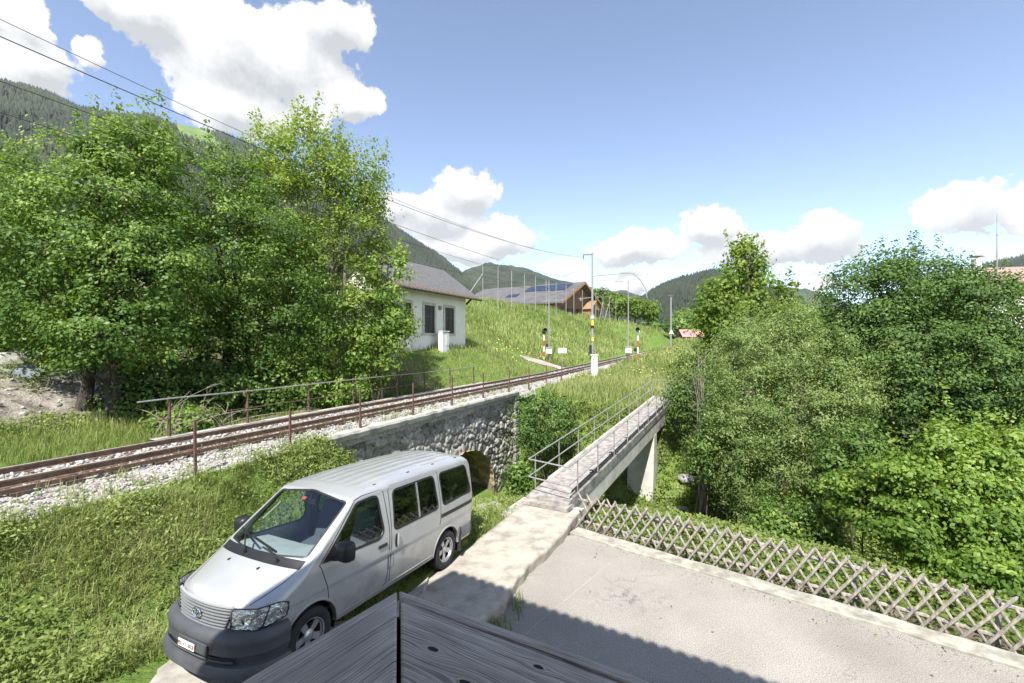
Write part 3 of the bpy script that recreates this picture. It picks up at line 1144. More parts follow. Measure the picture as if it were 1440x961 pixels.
for s in np.arange(S0 + .1, S1_ + .08, .3):
    j = 0.012 * math.sin(s * 13)
    P.append([so(s, a, b + j) for a, b in ((-9.0, -2.64), (-8.97, -2.50), (-9.00, -2.43), (-9.22, -2.415), (-9.26, -2.5), (-9.2, -2.64))])
mb.grid(P, closed=True)
mb.add([p for p in P[0]], [tuple(range(6))])
mb.add([p for p in P[-1]], [tuple(reversed(range(6)))])
mb.build('coping', M['concrete'], br, br.location, bevel=0)
mb = MB()
P = [[so(s, a, b) for a, b in ((-12.55, -2.62), (-12.5, -2.40), (-12.75, -2.40), (-12.8, -2.62))] for s in np.arange(6.5, 24.2, .5)]
mb.grid(P, closed=True)
mb.build('far_coping', M['concrete'], br, br.location)
mb = MB()
P = [[so(s, -12.72, z_q) for z_q in (-7.2, -2.6)] for s in np.arange(S0, AC - AW, .4)]
mb.grid(P)
P = [[so(s, -12.72, z_q) for z_q in (-7.2, -2.6)] for s in np.arange(AC + AW, S1_, .4)]
mb.grid(P)
P = [[so(AC + AW * math.cos(t), -12.72, z_q) for z_q in (AZ0 + (AZ1 - AZ0) * math.sin(t), -2.6)] for t in np.linspace(math.pi, 0, 24)]
mb.grid(P)
mb.build('rear_face', mat('rear_rubble', (0.3, 0.28, 0.25), (0.1, 0.095, 0.09), 5, .95, .6), br, br.location)

# rusty posts on the bridge edge
ordn = ['first', 'second', 'third', 'fourth', 'fifth', 'sixth', 'seventh', 'eighth', 'ninth', 'tenth', 'eleventh', 'twelfth', 'thirteenth', 'fourteenth', 'fifteenth', 'sixteenth']
post0 = None
for i, px in enumerate((275, 408, 507, 581, 636, 680, 716, 744, 769, 790)):
    s = s_at(px, -9.12)
    zb_ = -2.42 if s > 8 else -2.75
    loc = so(s, -9.12, zb_)
    if post0 is None:
        mb = MB()
        mb.bar((0, 0, -.1), (0, 0, 1.2), .042, .042)
        mb.bar((-.05, .02, -.1), (-.05, .02, .25), .04, .02)
        post0 = mb.build('railing_post', M['rust'])
        c = post0
    else:
        c = post0.copy()
        COL.objects.link(c)
    c.location = loc
    c.rotation_euler = (R(random.uniform(-1.5, 1.5)), R(random.uniform(-1.2, 1.2)), R(-24))
    c.scale = (1, 1, random.uniform(.93, 1.02) * (1.12 if i == 0 else .95))
    lb = ('tall rusty steel post standing in the grass at the ballast edge before the bridge' if i == 0 else
          '%s rusty steel post from the left along the near edge of the railway' % ordn[i] if i < 9 else 'last rusty steel post where the bridge coping ends')
    tag(c, lb, 'post', 'rusty posts along the near edge of the railway')

# railing beyond the track
fr = thing('track_railing', so(12, -12.65, -2.4), 'long rusty pipe railing along the far side of the track below the trees', 'railing')
pxs = (238, 348, 434, 497, 558, 597, 633, 666)
sp = [s_at(p, -12.65) for p in pxs]
mb0 = None
for s in sp:
    mb = MB()
    p = so(s, -12.65, -2.45)
    mb.bar(p, p + Vector((0, 0, 1.06)), .055, .055)
    mb.build('post', M['rust'], fr, fr.location)
for dz, r_ in ((1.0, .019), (.5, .013)):
    mb = MB()
    a = s_at(192, -12.65)
    mb.tube([so(s, -12.62, -2.45 + dz + .012 * math.sin(s * 2)) for s in [a] + sp], r_, 6)
    mb.build('rail_pipe', M['galv'] if dz > .9 else M['rust'], fr, fr.location, smooth=True)
# ------------------------------------------------------------------ path slab, terrace, kerb, driveway
def slab_pt(t, a, z):
    return Vector((SL0.x + SLD.x * t + SLN.x * a, SL0.y + SLD.y * t + SLN.y * a, z))


ts = np.arange(-8.5, 3.71, 0.08)
cols_a = np.concatenate([[0, 0], np.linspace(0, 1, 22), [1, 1]])
TT, AA = np.meshgrid(ts, cols_a, indexing='ij')
wob = 0.10 * (fbm(ts * 1.6, ts * 0, 4, 3) - .5) * 2
wobl = 0.03 * (fbm(ts * 1.6, ts * 0 + 9, 4, 3) - .5) * 2
A_ = wobl[:, None] + AA * (1.46 + wob[:, None] - wobl[:, None])
ZT = -4.15 + 0.012 * (fbm(TT * 3, AA * 4, 3, 2) - .5)
ZT[:, 0] = -4.75
ZT[:, 1] = -4.19
ZT[:, -1] = -4.75
ZT[:, -2] = -4.19 - 0.06 * fbm(ts * 4, ts * 0, 3, 6)
A_[:, -1] -= 0.05
V = np.stack([SL0.x + SLD.x * TT + SLN.x * A_, SL0.y + SLD.y * TT + SLN.y * A_, ZT], -1).reshape(-1, 3)
ix = np.arange(TT.size).reshape(TT.shape)
F = np.stack([ix[:-1, :-1], ix[:-1, 1:], ix[1:, 1:], ix[1:, :-1]], -1).reshape(-1, 4)
M['pathconc'] = mat('old_path_concrete', (0.46, 0.42, 0.35), (0.22, 0.205, 0.17), 3.2, 0.92, 0.5, 45, c3=(0.38, 0.345, 0.285), detail=12, dist=0.015, lo=0.3, hi=0.7)
o = np_mesh('concrete_path', V, F, M['pathconc'], smooth=False)
tag(o, 'broad pale weathered concrete slab path between the van and the asphalt', 'concrete path', kind='structure')


def asphalt_mat():
    m, nt, b = new_mat('worn_asphalt')
    N, L = nt.nodes, nt.links
    b.inputs['Roughness'].default_value = 0.9
    tc = N.new('ShaderNodeTexCoord')

    def nz(scale, det, rough=.6):
        n = N.new('ShaderNodeTexNoise')
        n.inputs['Scale'].default_value = scale
        n.inputs['Detail'].default_value = det
        n.inputs['Roughness'].default_value = rough
        L.new(tc.outputs['Object'], n.inputs['Vector'])
        return n.outputs['Fac']

    def ramp(f, a, ca, b_, cb_):
        r = N.new('ShaderNodeValToRGB')
        r.color_ramp.elements[0].position, r.color_ramp.elements[0].color = a, (*ca, 1)
        r.color_ramp.elements[1].position, r.color_ramp.elements[1].color = b_, (*cb_, 1)
        L.new(f, r.inputs[0])
        return r.outputs[0]

    def mix(t, a, b_, f):
        x = N.new('ShaderNodeMix')
        x.data_type = 'RGBA'
        x.blend_type = t
        if isinstance(f, float):
            x.inputs[0].default_value = f
        else:
            L.new(f, x.inputs[0])
        L.new(a, x.inputs[6])
        L.new(b_, x.inputs[7])
        return x.outputs[2]
    base = ramp(nz(0.55, 8, .6), .3, (.25, .23, .20), .7, (.355, .33, .287))
    spk = ramp(nz(62, 4, .8), .36, (.42, .42, .42), .64, (1.45, 1.45, 1.45))
    c = mix('MULTIPLY', base, spk, 1.0)
    # oil drips by the kerb
    mp = N.new('ShaderNodeMapping')
    mp.inputs['Location'].default_value = (-2.05, -7.75, 0)
    mp.inputs['Rotation'].default_value = (0, 0, 0)
    L.new(tc.outputs['Object'], mp.inputs[0])
    ln = N.new('ShaderNodeVectorMath')
    ln.operation = 'LENGTH'
    sc = N.new('ShaderNodeVectorMath')
    sc.operation = 'MULTIPLY'
    sc.inputs[1].default_value = (1.1, 1.7, 0)
    L.new(mp.outputs[0], sc.inputs[0])
    L.new(sc.outputs[0], ln.inputs[0])
    mr = N.new('ShaderNodeMapRange')
    mr.inputs['From Min'].default_value = 1.0
    mr.inputs['From Max'].default_value = 0.1
    mr.inputs['To Max'].default_value = 0.6
    L.new(ln.outputs['Value'], mr.inputs['Value'])
    mu = N.new('ShaderNodeMath')
    mu.operation = 'MULTIPLY'
    L.new(mr.outputs[0], mu.inputs[0])
    r2 = N.new('ShaderNodeMapRange')
    r2.inputs['From Min'].default_value = .5
    r2.inputs['From Max'].default_value = .62
    L.new(nz(7, 5), r2.inputs['Value'])
    L.new(r2.outputs[0], mu.inputs[1])
    dk = N.new('ShaderNodeRGB')
    dk.outputs[0].default_value = (.09, .088, .085, 1)
    c = mix('MIX', c, dk.outputs[0], mu.outputs[0])
    # hairline cracks and old repair edges
    vo = N.new('ShaderNodeTexVoronoi')
    vo.feature = 'DISTANCE_TO_EDGE'
    vo.inputs['Scale'].default_value = .33
    nw = N.new('ShaderNodeTexNoise')
    nw.inputs['Scale'].default_value = 2.6
    nw.inputs['Detail'].default_value = 8
    L.new(tc.outputs['Object'], nw.inputs['Vector'])
    wp = N.new('ShaderNodeVectorMath')
    wp.operation = 'MULTIPLY_ADD'
    L.new(nw.outputs['Color'], wp.inputs[0])
    wp.inputs[1].default_value = (.8, .8, 0)
    L.new(tc.outputs['Object'], wp.inputs[2])
    L.new(wp.outputs[0], vo.inputs['Vector'])
    cm = N.new('ShaderNodeMapRange')
    cm.inputs['From Min'].default_value = .006
    cm.inputs['From Max'].default_value = .001
    cm.inputs['To Max'].default_value = .4
    L.new(vo.outputs['Distance'], cm.inputs['Value'])
    ck = N.new('ShaderNodeMath')
    ck.operation = 'MULTIPLY'
    L.new(cm.outputs[0], ck.inputs[0])
    cg = N.new('ShaderNodeMapRange')
    cg.inputs['From Min'].default_value = .48
    cg.inputs['From Max'].default_value = .56
    L.new(nz(.7, 3), cg.inputs['Value'])
    L.new(cg.outputs[0], ck.inputs[1])
    c = mix('MIX', c, dk.outputs[0], ck.outputs[0])
    L.new(c, b.inputs['Base Color'])
    bp = N.new('ShaderNodeBump')
    bp.inputs['Strength'].default_value = .5
    bp.inputs['Distance'].default_value = .006
    L.new(nz(110, 3), bp.inputs['Height'])
    L.new(bp.outputs[0], b.inputs['Normal'])
    return m


M['asphalt'] = asphalt_mat()


def kp(t, f, z):
    return Vector((FN.x * f + FE.x * t, FN.y * f + FE.y * t, z))


mb = MB()
poly = [slab_pt(2.5, .7, -4.37), slab_pt(-9.5, .7, -4.37), Vector((4, -6, -4.37)), kp(14, 3, -4.37), kp(14, 8.96, -4.37), kp(-5.2, 8.96, -4.37)]
mb.add(poly, [tuple(range(len(poly)))])
tag(mb.build('terrace_pavement', M['asphalt']), 'grey worn asphalt terrace in front of the lattice fence', 'terrace', kind='structure')
# thin cement seam across the asphalt
mb = MB()
a, b = at(848, 772, 9.6), at(760, 870, 7.2)
a = Vector((1.95, 9.0, -4.366)); b = Vector((0.35, 7.0, -4.366)); c_ = Vector((-.55, 5.6, -4.366))
for p, q in ((a, b), (b, c_)):
    d = (q - p).normalized().cross(Vector((0, 0, 1))) * .008
    mb.add([p - d, q - d, q + d, p + d], [(0, 1, 2, 3)])
tag(mb.build('pavement_seam', mat('cement_seam', (.39, .37, .33), (.28, .265, .24), 9, .9)), kind='structure')
mb = MB()
P = []
for i, t in enumerate(np.arange(-5.35, 14, .12)):
    w1 = .012 * math.sin(t * 5.1) + .012 * math.sin(t * 2.3 + 1)
    w2 = .01 * math.sin(t * 7.1) + .012 * math.sin(t * 3.3 + 2)
    P.append([kp(t, 8.93 + w1, -4.6), kp(t, 8.93 + w1, -4.338), kp(t, 8.95 + w1, -4.328), kp(t, 9.28 + w2, -4.322), kp(t, 9.31 + w2, -4.335), kp(t, 9.31 + w2, -4.9)])
mb.grid(P)
mb.add(P[0], [tuple(range(6))])
tag(mb.build('kerb', mat('pale_kerb', (0.44, 0.41, 0.34), (0.22, 0.205, 0.17), 5, .92, .5, 40, detail=10, dist=.01)), 'long pale concrete kerb along the asphalt terrace edge', 'kerb', kind='structure')
mb = MB()
dv = [(-4.25, 5.62), (-3.4, 6.35), (-2.0, 6.6), (-1.55, 7.6), (-1.45, 7.9), (-1.45, 7.0), (-2.4, 5.0), (-4.4, .8), (-9.0, .8), (-6.2, 4.0), (-4.9, 5.0)]


def lawn_z(x, y):
    return -4.14 + 0.048 * ((x + 2.1) * VAN_F.x + (y - 8.7) * VAN_F.y)


mb.prism([Vector((x, y, lawn_z(x, y) - .2)) for x, y in dv], (0, 0, .235))
tag(mb.build('driveway', mat('driveway_concrete', (0.46, 0.43, 0.38), (0.26, 0.245, 0.215), 4, .92, .4, 60, detail=10, dist=.008)), 'pale concrete driveway under the front of the van', 'driveway', kind='structure')

# ------------------------------------------------------------------ lattice fence
lf = thing('lattice_fence', kp(-2, 9.62, -4.5), 'low weathered wooden lattice fence of crossed slats beside the asphalt terrace', 'fence')
mb = MB()
mb2 = MB()
for i, t in enumerate(np.arange(-5.5, 4.4, .235)):
    j = lambda k: random.uniform(-k, k)
    broken = 1.42 < t < 2.0
    # front slats lean one way, rear slats the other; half-round section
    a, b = kp(t + j(.02), 9.49, -4.46 + j(.03)), kp(t + .54 + j(.03), 9.49 + j(.008), -3.60 + j(.025))
    if broken:
        b = a.lerp(b, .62)
    mb.tube([a, a.lerp(b, .97), b], [.024, .024, .009], 6)
    a, b = kp(t + .55 + j(.02), 9.545, -4.46 + j(.03)), kp(t + .02 + j(.03), 9.545 + j(.008), -3.62 + j(.025))
    if broken:
        a = a + Vector((.12, 0, 0))
        b = b + Vector((.05, 0, -.2))
    mb2.tube([a, a.lerp(b, .97), b], [.021, .021, .008], 6)
mb.build('front_slats', M['fencewood'], lf, lf.location, smooth=True)
mb2.build('rear_slats', M['fencewood'], lf, lf.location, smooth=True)
for nm, z0, t0, t1 in (('top_rail', -3.80, -5.5, 1.45), ('bottom_rail', -4.30, -5.5, 1.5), ('top_rail', -3.82, 1.5, 4.5), ('bottom_rail', -4.36, 1.7, 4.5)):
    mb = MB()
    mb.tube([kp(t, 9.60, z0 + .012 * math.sin(t * 2.2) - (.0 if t < 1.0 or 'top' in nm else .0)) for t in np.arange(t0, t1 + .01, .35)], .034, 7)
    mb.build(nm, M['fencewood'], lf, lf.location, smooth=True)
for t in (-5.3, -3.6, -1.9, -.2, 1.48, 3.2):
    mb = MB()
    p = kp(t, 9.66, -4.75)
    mb.bar(p, p + Vector((0, 0, .98)), .045, .045)
    mb.build('fence_post', M['galv'], lf, lf.location)

# ------------------------------------------------------------------ footbridge
FB0, FBD = Vector((.29, 11.6)), Vector((.485, .874)).normalized()
FBN = Vector((FBD.y, -FBD.x))
FW, FL, FS = 1.16, 15.6, 0.0615


def fb(t, a, dz=0.0):
    return Vector((FB0.x + FBD.x * t + FBN.x * a, FB0.y + FBD.y * t + FBN.y * a, -3.96 + FS * max(t - .3, 0) + dz))


fbt = thing('footbridge', fb(7, .58, -1), 'narrow concrete footbridge with pipe handrails crossing the green gully', 'footbridge')
mb = MB()
P = [[fb(t, a, dz) for a, dz in ((0, -.2), (0, 0), (FW, 0), (FW, -.2))] for t in np.arange(.32, FL + .1, .35)]
mb.grid(P, flip=True)
mb.add(P[0], [(0, 1, 2, 3)])
mb.add(P[-1], [(3, 2, 1, 0)])
P = [[fb(t, a, -.2) for a in (0.0, FW)] for t in (.32, FL)]
mb.grid(P)
M['deck'] = mat('stained_bridge_deck', (0.40, 0.365, 0.33), (0.17, 0.155, 0.14), 5, .95, .5, 45, c3=(.29, .265, .24), detail=12, dist=.012)
mb.build('deck', M['deck'], fbt, fbt.location)
mb = MB()
mb.prism([fb(-.02, -.02, -.18) + Vector((0, 0, 0)), fb(-.02, FW + .04, -.18), fb(.35, FW + .04, -.18), fb(.35, -.02, -.18)], (0, 0, .09))
mb.build('step', M['deck'], fbt, fbt.location)
mb = MB()
mb.prism([fb(.16, 0, -.09), fb(.16, FW + .01, -.09), fb(.36, FW + .01, -.09), fb(.36, 0, -.09)], (0, 0, .075))
mb.build('step', M['deck'], fbt, fbt.location)
mb = MB()
P = [[fb(t, a, dz) for a, dz in ((.0, .002), (.0, .035), (.11, .038), (.12, .002))] for t in np.arange(1.5, FL, .4)]
mb.grid(P, flip=True)
mb.add(P[0], [(0, 1, 2, 3)])
mb.build('edge_strip', M['concrete'], fbt, fbt.location)
mb = MB()
P = [[fb(t, a, dz) for a, dz in ((FW - .02, -.21), (FW + .035, -.21), (FW + .035, .03), (FW - .10, .03), (FW - .1, 0.002))] for t in np.arange(.5, FL + .1, .4)]
mb.grid(P, flip=False)
mb.add(P[0], [(4, 3, 2, 1, 0)])
mb.build('deck_edge', M['concrete_dk'], fbt, fbt.location)
mb = MB()
P = [[fb(t, a, dz) for a, dz in ((.2, -.2), (.2, -.78), (FW + .005, -.78), (FW + .005, -.2))] for t in (-.5, FL)]
mb.grid(P, flip=True)
mb.add(P[0], [(0, 1, 2, 3)])
mb.add(P[-1], [(3, 2, 1, 0)])
mb.build('beam', M['concrete_lt'], fbt, fbt.location)
for t0, zb_ in ((10.3, -7.2), (15.2, -6.0)):
    mb = MB()
    vs = []
    tz_ = fb(t0, 0, -.76).z
    for z_, hw in ((zb_, .62), (tz_, .24)):
        for tt_, a in ((-hw, .06), (hw, .06), (hw, FW + .02), (-hw, FW + .02)):
            p = fb(t0 + tt_, a)
            vs.append(Vector((p.x, p.y, z_)))
    mb.add(vs, [(0, 1, 2, 3), (7, 6, 5, 4), (0, 4, 5, 1), (1, 5, 6, 2), (2, 6, 7, 3), (3, 7, 4, 0)])
    mb.build('pier', M['concrete_lt'], fbt, fbt.location)
mb = MB()
mb.prism([fb(-.6, -.3, -.25), fb(-.6, FW + .25, -.25), fb(.6, FW + .25, -.25), fb(.6, -.3, -.25)], (0, 0, -2.6))
mb.build('abutment', M['concrete'], fbt, fbt.location)
# two thin pipes clamped along the right edge
for a, dz in ((FW - .16, .045), (FW - .05, .075)):
    mb = MB()
    mb.tube([fb(t, a, dz) for t in np.arange(.8, FL, .6)], .02, 6)
    mb.build('conduit', M['pipe_dk'], fbt, fbt.location, smooth=True)
for t in np.arange(2.4, FL, 1.9):
    mb = MB()
    mb.bar(fb(t, FW - .24, .09), fb(t, FW + .05, .11), .07, .03)
    mb.build('clamp', M['pipe_dk'], fbt, fbt.location)
# handrails
for nm, a in (('left_handrail', -.03), ('right_handrail', FW + .02)):
    lab = None
    hp = []
    mb = MB()
    t0 = .35 if a < 0 else .15
    for h_ in (.88, .42):
        mb.tube([fb(t, a, h_) for t in np.arange(t0, FL + .21, .75)], .019, 7)
    if a > 0:
        for h_ in (.88, .42):
            mb.tube([fb(.15, a, h_), fb(.12, a - .06, h_), fb(.35, -.03, h_)], .019, 7)
            mb.tube([fb(FL + .1, a, h_), fb(FL + .1, -.03, h_)], .02, 7)
    hr = mb.build('handrail', M['galv'], fbt, fbt.location, smooth=True)
    for t in np.arange(.75, FL, 1.62):
        mb = MB()
        mb.tube([fb(t, a, -.12), fb(t, a, .88)], .016, 6)
        mb.build('post', M['galv'], hr, fbt.location, smooth=True)

# ------------------------------------------------------------------ white house beyond the track
HS0, HS1, HO, HD = s_at(552, -15.8), 27.1, -15.8, 4.6
HZ, HE, HR_ = -.45, 3.45, 5.15
hs = thing('white_house', so((HS0 + HS1) / 2, HO - 2.3, HZ), 'small white plastered house with grey tiled roof behind the maple by the track', 'house')
mb = MB()
sA, sB = HS0, HS1
oF, oB, oR = HO, HO - HD, HO - HD / 2
for s in (sA, sB):
    pts = [so(s, oF, HZ - .8), so(s, oB, HZ - .8), so(s, oB, HE), so(s, oR, HR_ - .12), so(s, oF, HE)]
    mb.add(pts, [tuple(range(5)) if s == sA else tuple(reversed(range(5)))])
mb.add([so(sA, oF, HZ - .8), so(sB, oF, HZ - .8), so(sB, oF, HE), so(sA, oF, HE)], [(0, 1, 2, 3)])
mb.add([so(sA, oB, HZ - .8), so(sB, oB, HZ - .8), so(sB, oB, HE), so(sA, oB, HE)], [(3, 2, 1, 0)])
mb.build('wall', M['plaster'], hs, hs.location)
mb = MB()
mb.prism([so(sA - .03, oF + .08, HZ - .8), so(sB + .08, oF + .08, HZ - .8), so(sB + .08, oF - .1, HZ - .8), so(sA - .03, oF - .1, HZ - .8)], (0, 0, .95))
mb.build('plinth', mat('plinth_plaster', (.80, .77, .68), (.70, .67, .58), 2, .9), hs, hs.location)
mb = MB()
for sg in (1, -1):
    eo = oR + sg * (HD / 2 + .75)
    ez = HE - (HR_ - HE) * .75 / (HD / 2)
    P = [[so(s, oR, HR_), so(s, eo, ez), so(s, eo, ez - .1), so(s, oR, HR_ - .14)] for s in (sA - .8, sB + .9)]
    mb.grid(P, closed=True, flip=sg < 0)
    for k in (0, 1):
        mb.add(P[k], [(0, 1, 2, 3)])
rf = mb.build('roof', M['slate'], hs, hs.location)
mb = MB()
mb.tube([so(sA - .8, oF + .80, HE - .58), so(sB + .9, oF + .80, HE - .58)], .07, 8)
mb.build('gutter', M['oldwood'], rf, hs.location)
mb = MB()
for k in range(24):
    for j in range(1):
        s = sA - .8 + (sB - sA + 1.7) * (k + .5) / 24
        mb.bar(so(s, oF + .65, HE - .50), so(s, oF + .05, HE - .12), .09, .1)
mb.build('rafters', M['brownwood'], rf, hs.location)
for px in (603.5, 631.5, 572):
    s = s_at(px, HO)
    wd = .52 if px != 572 else .34
    mb = MB()
    zt_, zb_ = 2.16, .56
    for a, b in (((s - wd - .17, zb_ - .05), (s - wd, zt_)), ((s + wd, zb_ - .05), (s + wd + .17, zt_)), ((s - wd - .17, zt_), (s + wd + .17, zt_ + .17)), ((s - wd - .22, zb_ - .2), (s + wd + .22, zb_ - .05))):
        mb.prism([so(a[0], oF + .05, a[1]), so(b[0], oF + .05, a[1]), so(b[0], oF - .1, a[1]), so(a[0], oF - .1, a[1])], (0, 0, b[1] - a[1]))
    wn = mb.build('window', M['stonetrim'], hs, hs.location)
    mb = MB()
    mb.prism([so(s - wd, oF + .015, zb_ - .05), so(s + wd, oF + .015, zb_ - .05), so(s + wd, oF + .005, zb_ - .05), so(s - wd, oF + .005, zb_ - .05)], (0, 0, zt_ - zb_ + .05))
    mb.build('pane', M['dark'], wn, hs.location)
    mb = MB()
    for e in (-wd + .04, -.03, wd - .04):
        mb.bar(so(s + e, oF + .022, zb_), so(s + e, oF + .022, zt_), .06, .03)
    mb.bar(so(s - wd, oF + .022, 1.5), so(s + wd, oF + .022, 1.5), .03, .05)
    mb.build('frame', M['oldwood'], wn, hs.location)
    if px == 0:
        mb = MB()
        for e in (-wd - .45, wd + .45):
            mb.prism([so(s + e - .25, oF + .09, zb_ - .05), so(s + e + .25, oF + .09, zb_ - .05), so(s + e + .25, oF + .055, zb_ - .05), so(s + e - .25, oF + .055, zb_ - .05)], (0, 0, zt_ - zb_))
        mb.build('shutter', mat('dark_green_shutter', (.03, .06, .045), (.02, .04, .03), 5, .7), wn, hs.location)
mb = MB()
p = so(s_at(618, HO), oF + .06, 2.08)
for k in range(1):
    Mx = Matrix.Translation(p) @ Vector((N2.x, N2.y, 0)).to_track_quat('Z', 'Y').to_matrix().to_4x4()
    mb.lathe([(0, .1), (.1, .08), (.15, .02), (.15, -.05)], Mx, 14)
mb.build('wall_lamp', M['galv'], hs, hs.location)
mb = MB()
for e in (-.35, .35):
    mb.bar(so(sB + .05, oF + .05, HE - .9), so(sB + .7, oF + .3, HE - .3), .1, .1)
mb.build('bracket', M['oldwood'], hs, hs.location)
s = s_at(624, -15.2)
cab = thing('utility_cabinet', so(s, -15.2, -.5), 'white electrical cabinet against the front wall of the white house', 'cabinet')
mb = MB()
zc = tz(*so(s, -15.2).xy)
Mr = Matrix.Rotation(math.atan2(U2.y, U2.x), 3, 'Z')
mb.box(so(s, -15.2, -.08), (.72, .32, 1.24), Mr)
mb.build('body', M['white'], cab, cab.location, bevel=.015)
mb = MB()
mb.box(so(s, -15.2, .62), (.78, .38, .05), Mr)
mb.build('lid', M['white'], cab, cab.location)
mb = MB()
mb.box(so(s + .16, -15.03, .12), (.32, .02, .7), Mr)
mb.build('door', mat('cabinet_door', (.68, .68, .66), (.6, .6, .58), 4, .5), cab, cab.location)

# ------------------------------------------------------------------ sports hall on the meadow crest
apx = at(818, 396.5, 95)
rdir = (at(690, 405.7, 107.5) - apx)
rdir.z = 0
rl = rdir.length
rdir.normalize()
gdir = Vector((rdir.y, -rdir.x, 0))
if gdir.dot(Vector((-1, -1, 0))) < 0:
    gdir = -gdir
HWD, RZ, EZ, BZ = 10.6, apx.z, 7.7, 3.2
hall = thing('sports_hall', apx - Vector((0, 0, apx.z - BZ)), 'long brown timber hall with solar panels on its grey roof on the meadow crest', 'hall')


def hp(l, w, z):
    return Vector((apx.x, apx.y, 0)) + rdir * l + gdir * w + Vector((0, 0, z))


mb = MB()
for l in (.6, rl + 1):
    mb.add([hp(l, -HWD + .5, BZ), hp(l, HWD - .5, BZ), hp(l, HWD - .5, EZ), hp(l, 0, RZ - .35), hp(l, -HWD + .5, EZ)], [(0, 1, 2, 3, 4) if l > 1 else (4, 3, 2, 1, 0)])
for w in (-HWD + .5, HWD - .5):
    mb.add([hp(.6, w, BZ), hp(rl + 1, w, BZ), hp(rl + 1, w, EZ), hp(.6, w, EZ)], [(0, 1, 2, 3)])
mb.build('wall', M['brownwood'], hall, hall.location)
mb = MB()
for sg in (1, -1):
    P = [[hp(l, 0, RZ), hp(l, sg * (HWD + .3), EZ - .14), hp(l, sg * (HWD + .3), EZ - .45), hp(l, 0, RZ - .3)] for l in (-.9, rl + 2)]
    mb.grid(P, closed=True)
    for k in (0, 1):
        mb.add(P[k], [(0, 1, 2, 3)])
rf = mb.build('roof', M['hallroof'], hall, hall.location)
sl = (RZ - EZ) / HWD


def rp(l, w, dz):
    return hp(l, w, RZ - sl * w + dz)


for l0, l1, w0, w1 in ((1.6, 6.2, .8, 4.6), (6.4, 11.5, 1.0, 4.2), (11.8, 14.5, 5.4, 7.0)):
    mb = MB()
    mb.prism([rp(l0, w0, .06), rp(l1, w0, .06), rp(l1, w1, .06), rp(l0, w1, .06)], (0, 0, .06))
    mb.build('solar_panel', M['solar'], rf, hall.location)
for w0, w1 in ((2, 3), (8, 9)):
    pass
mb = MB()
for w0 in (-HWD - .3, 0):
    pass
for sg in (1, -1):
    mb.prism([hp(-.95, 0, RZ - .05), hp(-.95, sg * (HWD + .3), EZ - .2), hp(-.95, sg * (HWD + .3), EZ - .6), hp(-.95, 0, RZ - .5)], rdir * .1)
mb.build('verge_board', mat('orange_timber', (.42, .20, .07), (.3, .14, .05), 5, .7), rf, hall.location)
mb = MB()
mb.add([hp(-1.6, -1.0, BZ), hp(-1.6, -7.0, BZ), hp(-1.6, -7.0, 6.9), hp(-1.6, -3.8, 8.6), hp(-1.6, -1.0, 7.0)], [(0, 1, 2, 3, 4)])
for w in (-1.0, -7.0):
    mb.add([hp(-1.6, w, BZ), hp(.6, w, BZ), hp(.6, w, 6.9), hp(-1.6, w, 6.9)], [(0, 1, 2, 3)])
P = [[hp(l, -.6, 6.8), hp(l, -3.8, 8.75), hp(l, -7.4, 6.7)] for l in (-1.9, .6)]
mb.grid(P)
mb.build('porch', mat('light_timber', (.34, .21, .11), (.26, .155, .08), 5, .7), hall, hall.location)
for k, (w0, w1, ll) in enumerate(((8.6, 7.0, .5), (5.8, 4.0, .5), (3.4, 2.0, .5), (1.4, .2, .5), (-1.6, -3.0, -1.68), (-3.6, -5.0, -1.68), (-5.5, -6.6, -1.68))):
    mb = MB()
    mb.prism([hp(ll, w0, 5.0), hp(ll, w1, 5.0), hp(ll, w1, 6.75), hp(ll, w0, 6.75)], rdir * .04)
    mb.build('window', M['dark'], hall, hall.location)
mb = MB()
Mx = Matrix.Translation(hp(.52, -.6, 8.9)) @ (-rdir).to_track_quat('Z', 'Y').to_matrix().to_4x4()
mb.lathe([(0, .05), (.42, .05), (.45, 0)], Mx, 16)
mb.build('clock', M['white'], hall, hall.location)

# ------------------------------------------------------------------ catenary mast, wires, level crossing
def pole_at(px, d, yb=None):
    x = (px - 720) / 640 * d
    return Vector((x, d, tz(x, d) - .2))


mp_ = at(833, 480, 51.6)
mp_.z = tz(mp_.x, mp_.y) - .3
ms = thing('catenary_mast', mp_, 'tall grey railway mast with curved arm and yellow plates past the white box', 'mast')
mb = MB()
mb.tube([mp_, Vector((mp_.x, mp_.y, 10.05))], [.15, .10], 8)
mb.build('pole', M['galv'], ms, ms.location, smooth=True)
mb = MB()
z_a = 7.4
arm = [mp_.xy.to_3d() + Vector((N2.x * w, N2.y * w, z)) for w, z in ((0, z_a), (3.6, z_a + .12), (4.6, z_a), (5.3, z_a - .7), (5.9, 5.6), (6.0, 4.7))]
mb.tube(arm, .055, 6)
mb.tube([mp_.xy.to_3d() + Vector((N2.x * w, N2.y * w, z)) for w, z in ((0, 7.0), (3.4, 6.6))], .03, 6)
mb.tube([mp_.xy.to_3d() + Vector((N2.x * w, N2.y * w, z)) for w, z in ((0, 5.0), (-1.6, 4.9))], .04, 6)
mb.build('arm', M['galv'], ms, ms.location, smooth=True)
mb = MB()
mb.bar(mp_.xy.to_3d() + Vector((0, 0, 9.85)), mp_.xy.to_3d() + Vector((-1.0, .1, 9.85)), .1, .1)
mb.bar(mp_.xy.to_3d() + Vector((-1.0, .1, 9.9)), mp_.xy.to_3d() + Vector((-1.0, .1, 9.35)), .09, .09)
mb.build('wire_bracket', M['oldwood'], ms, ms.location)
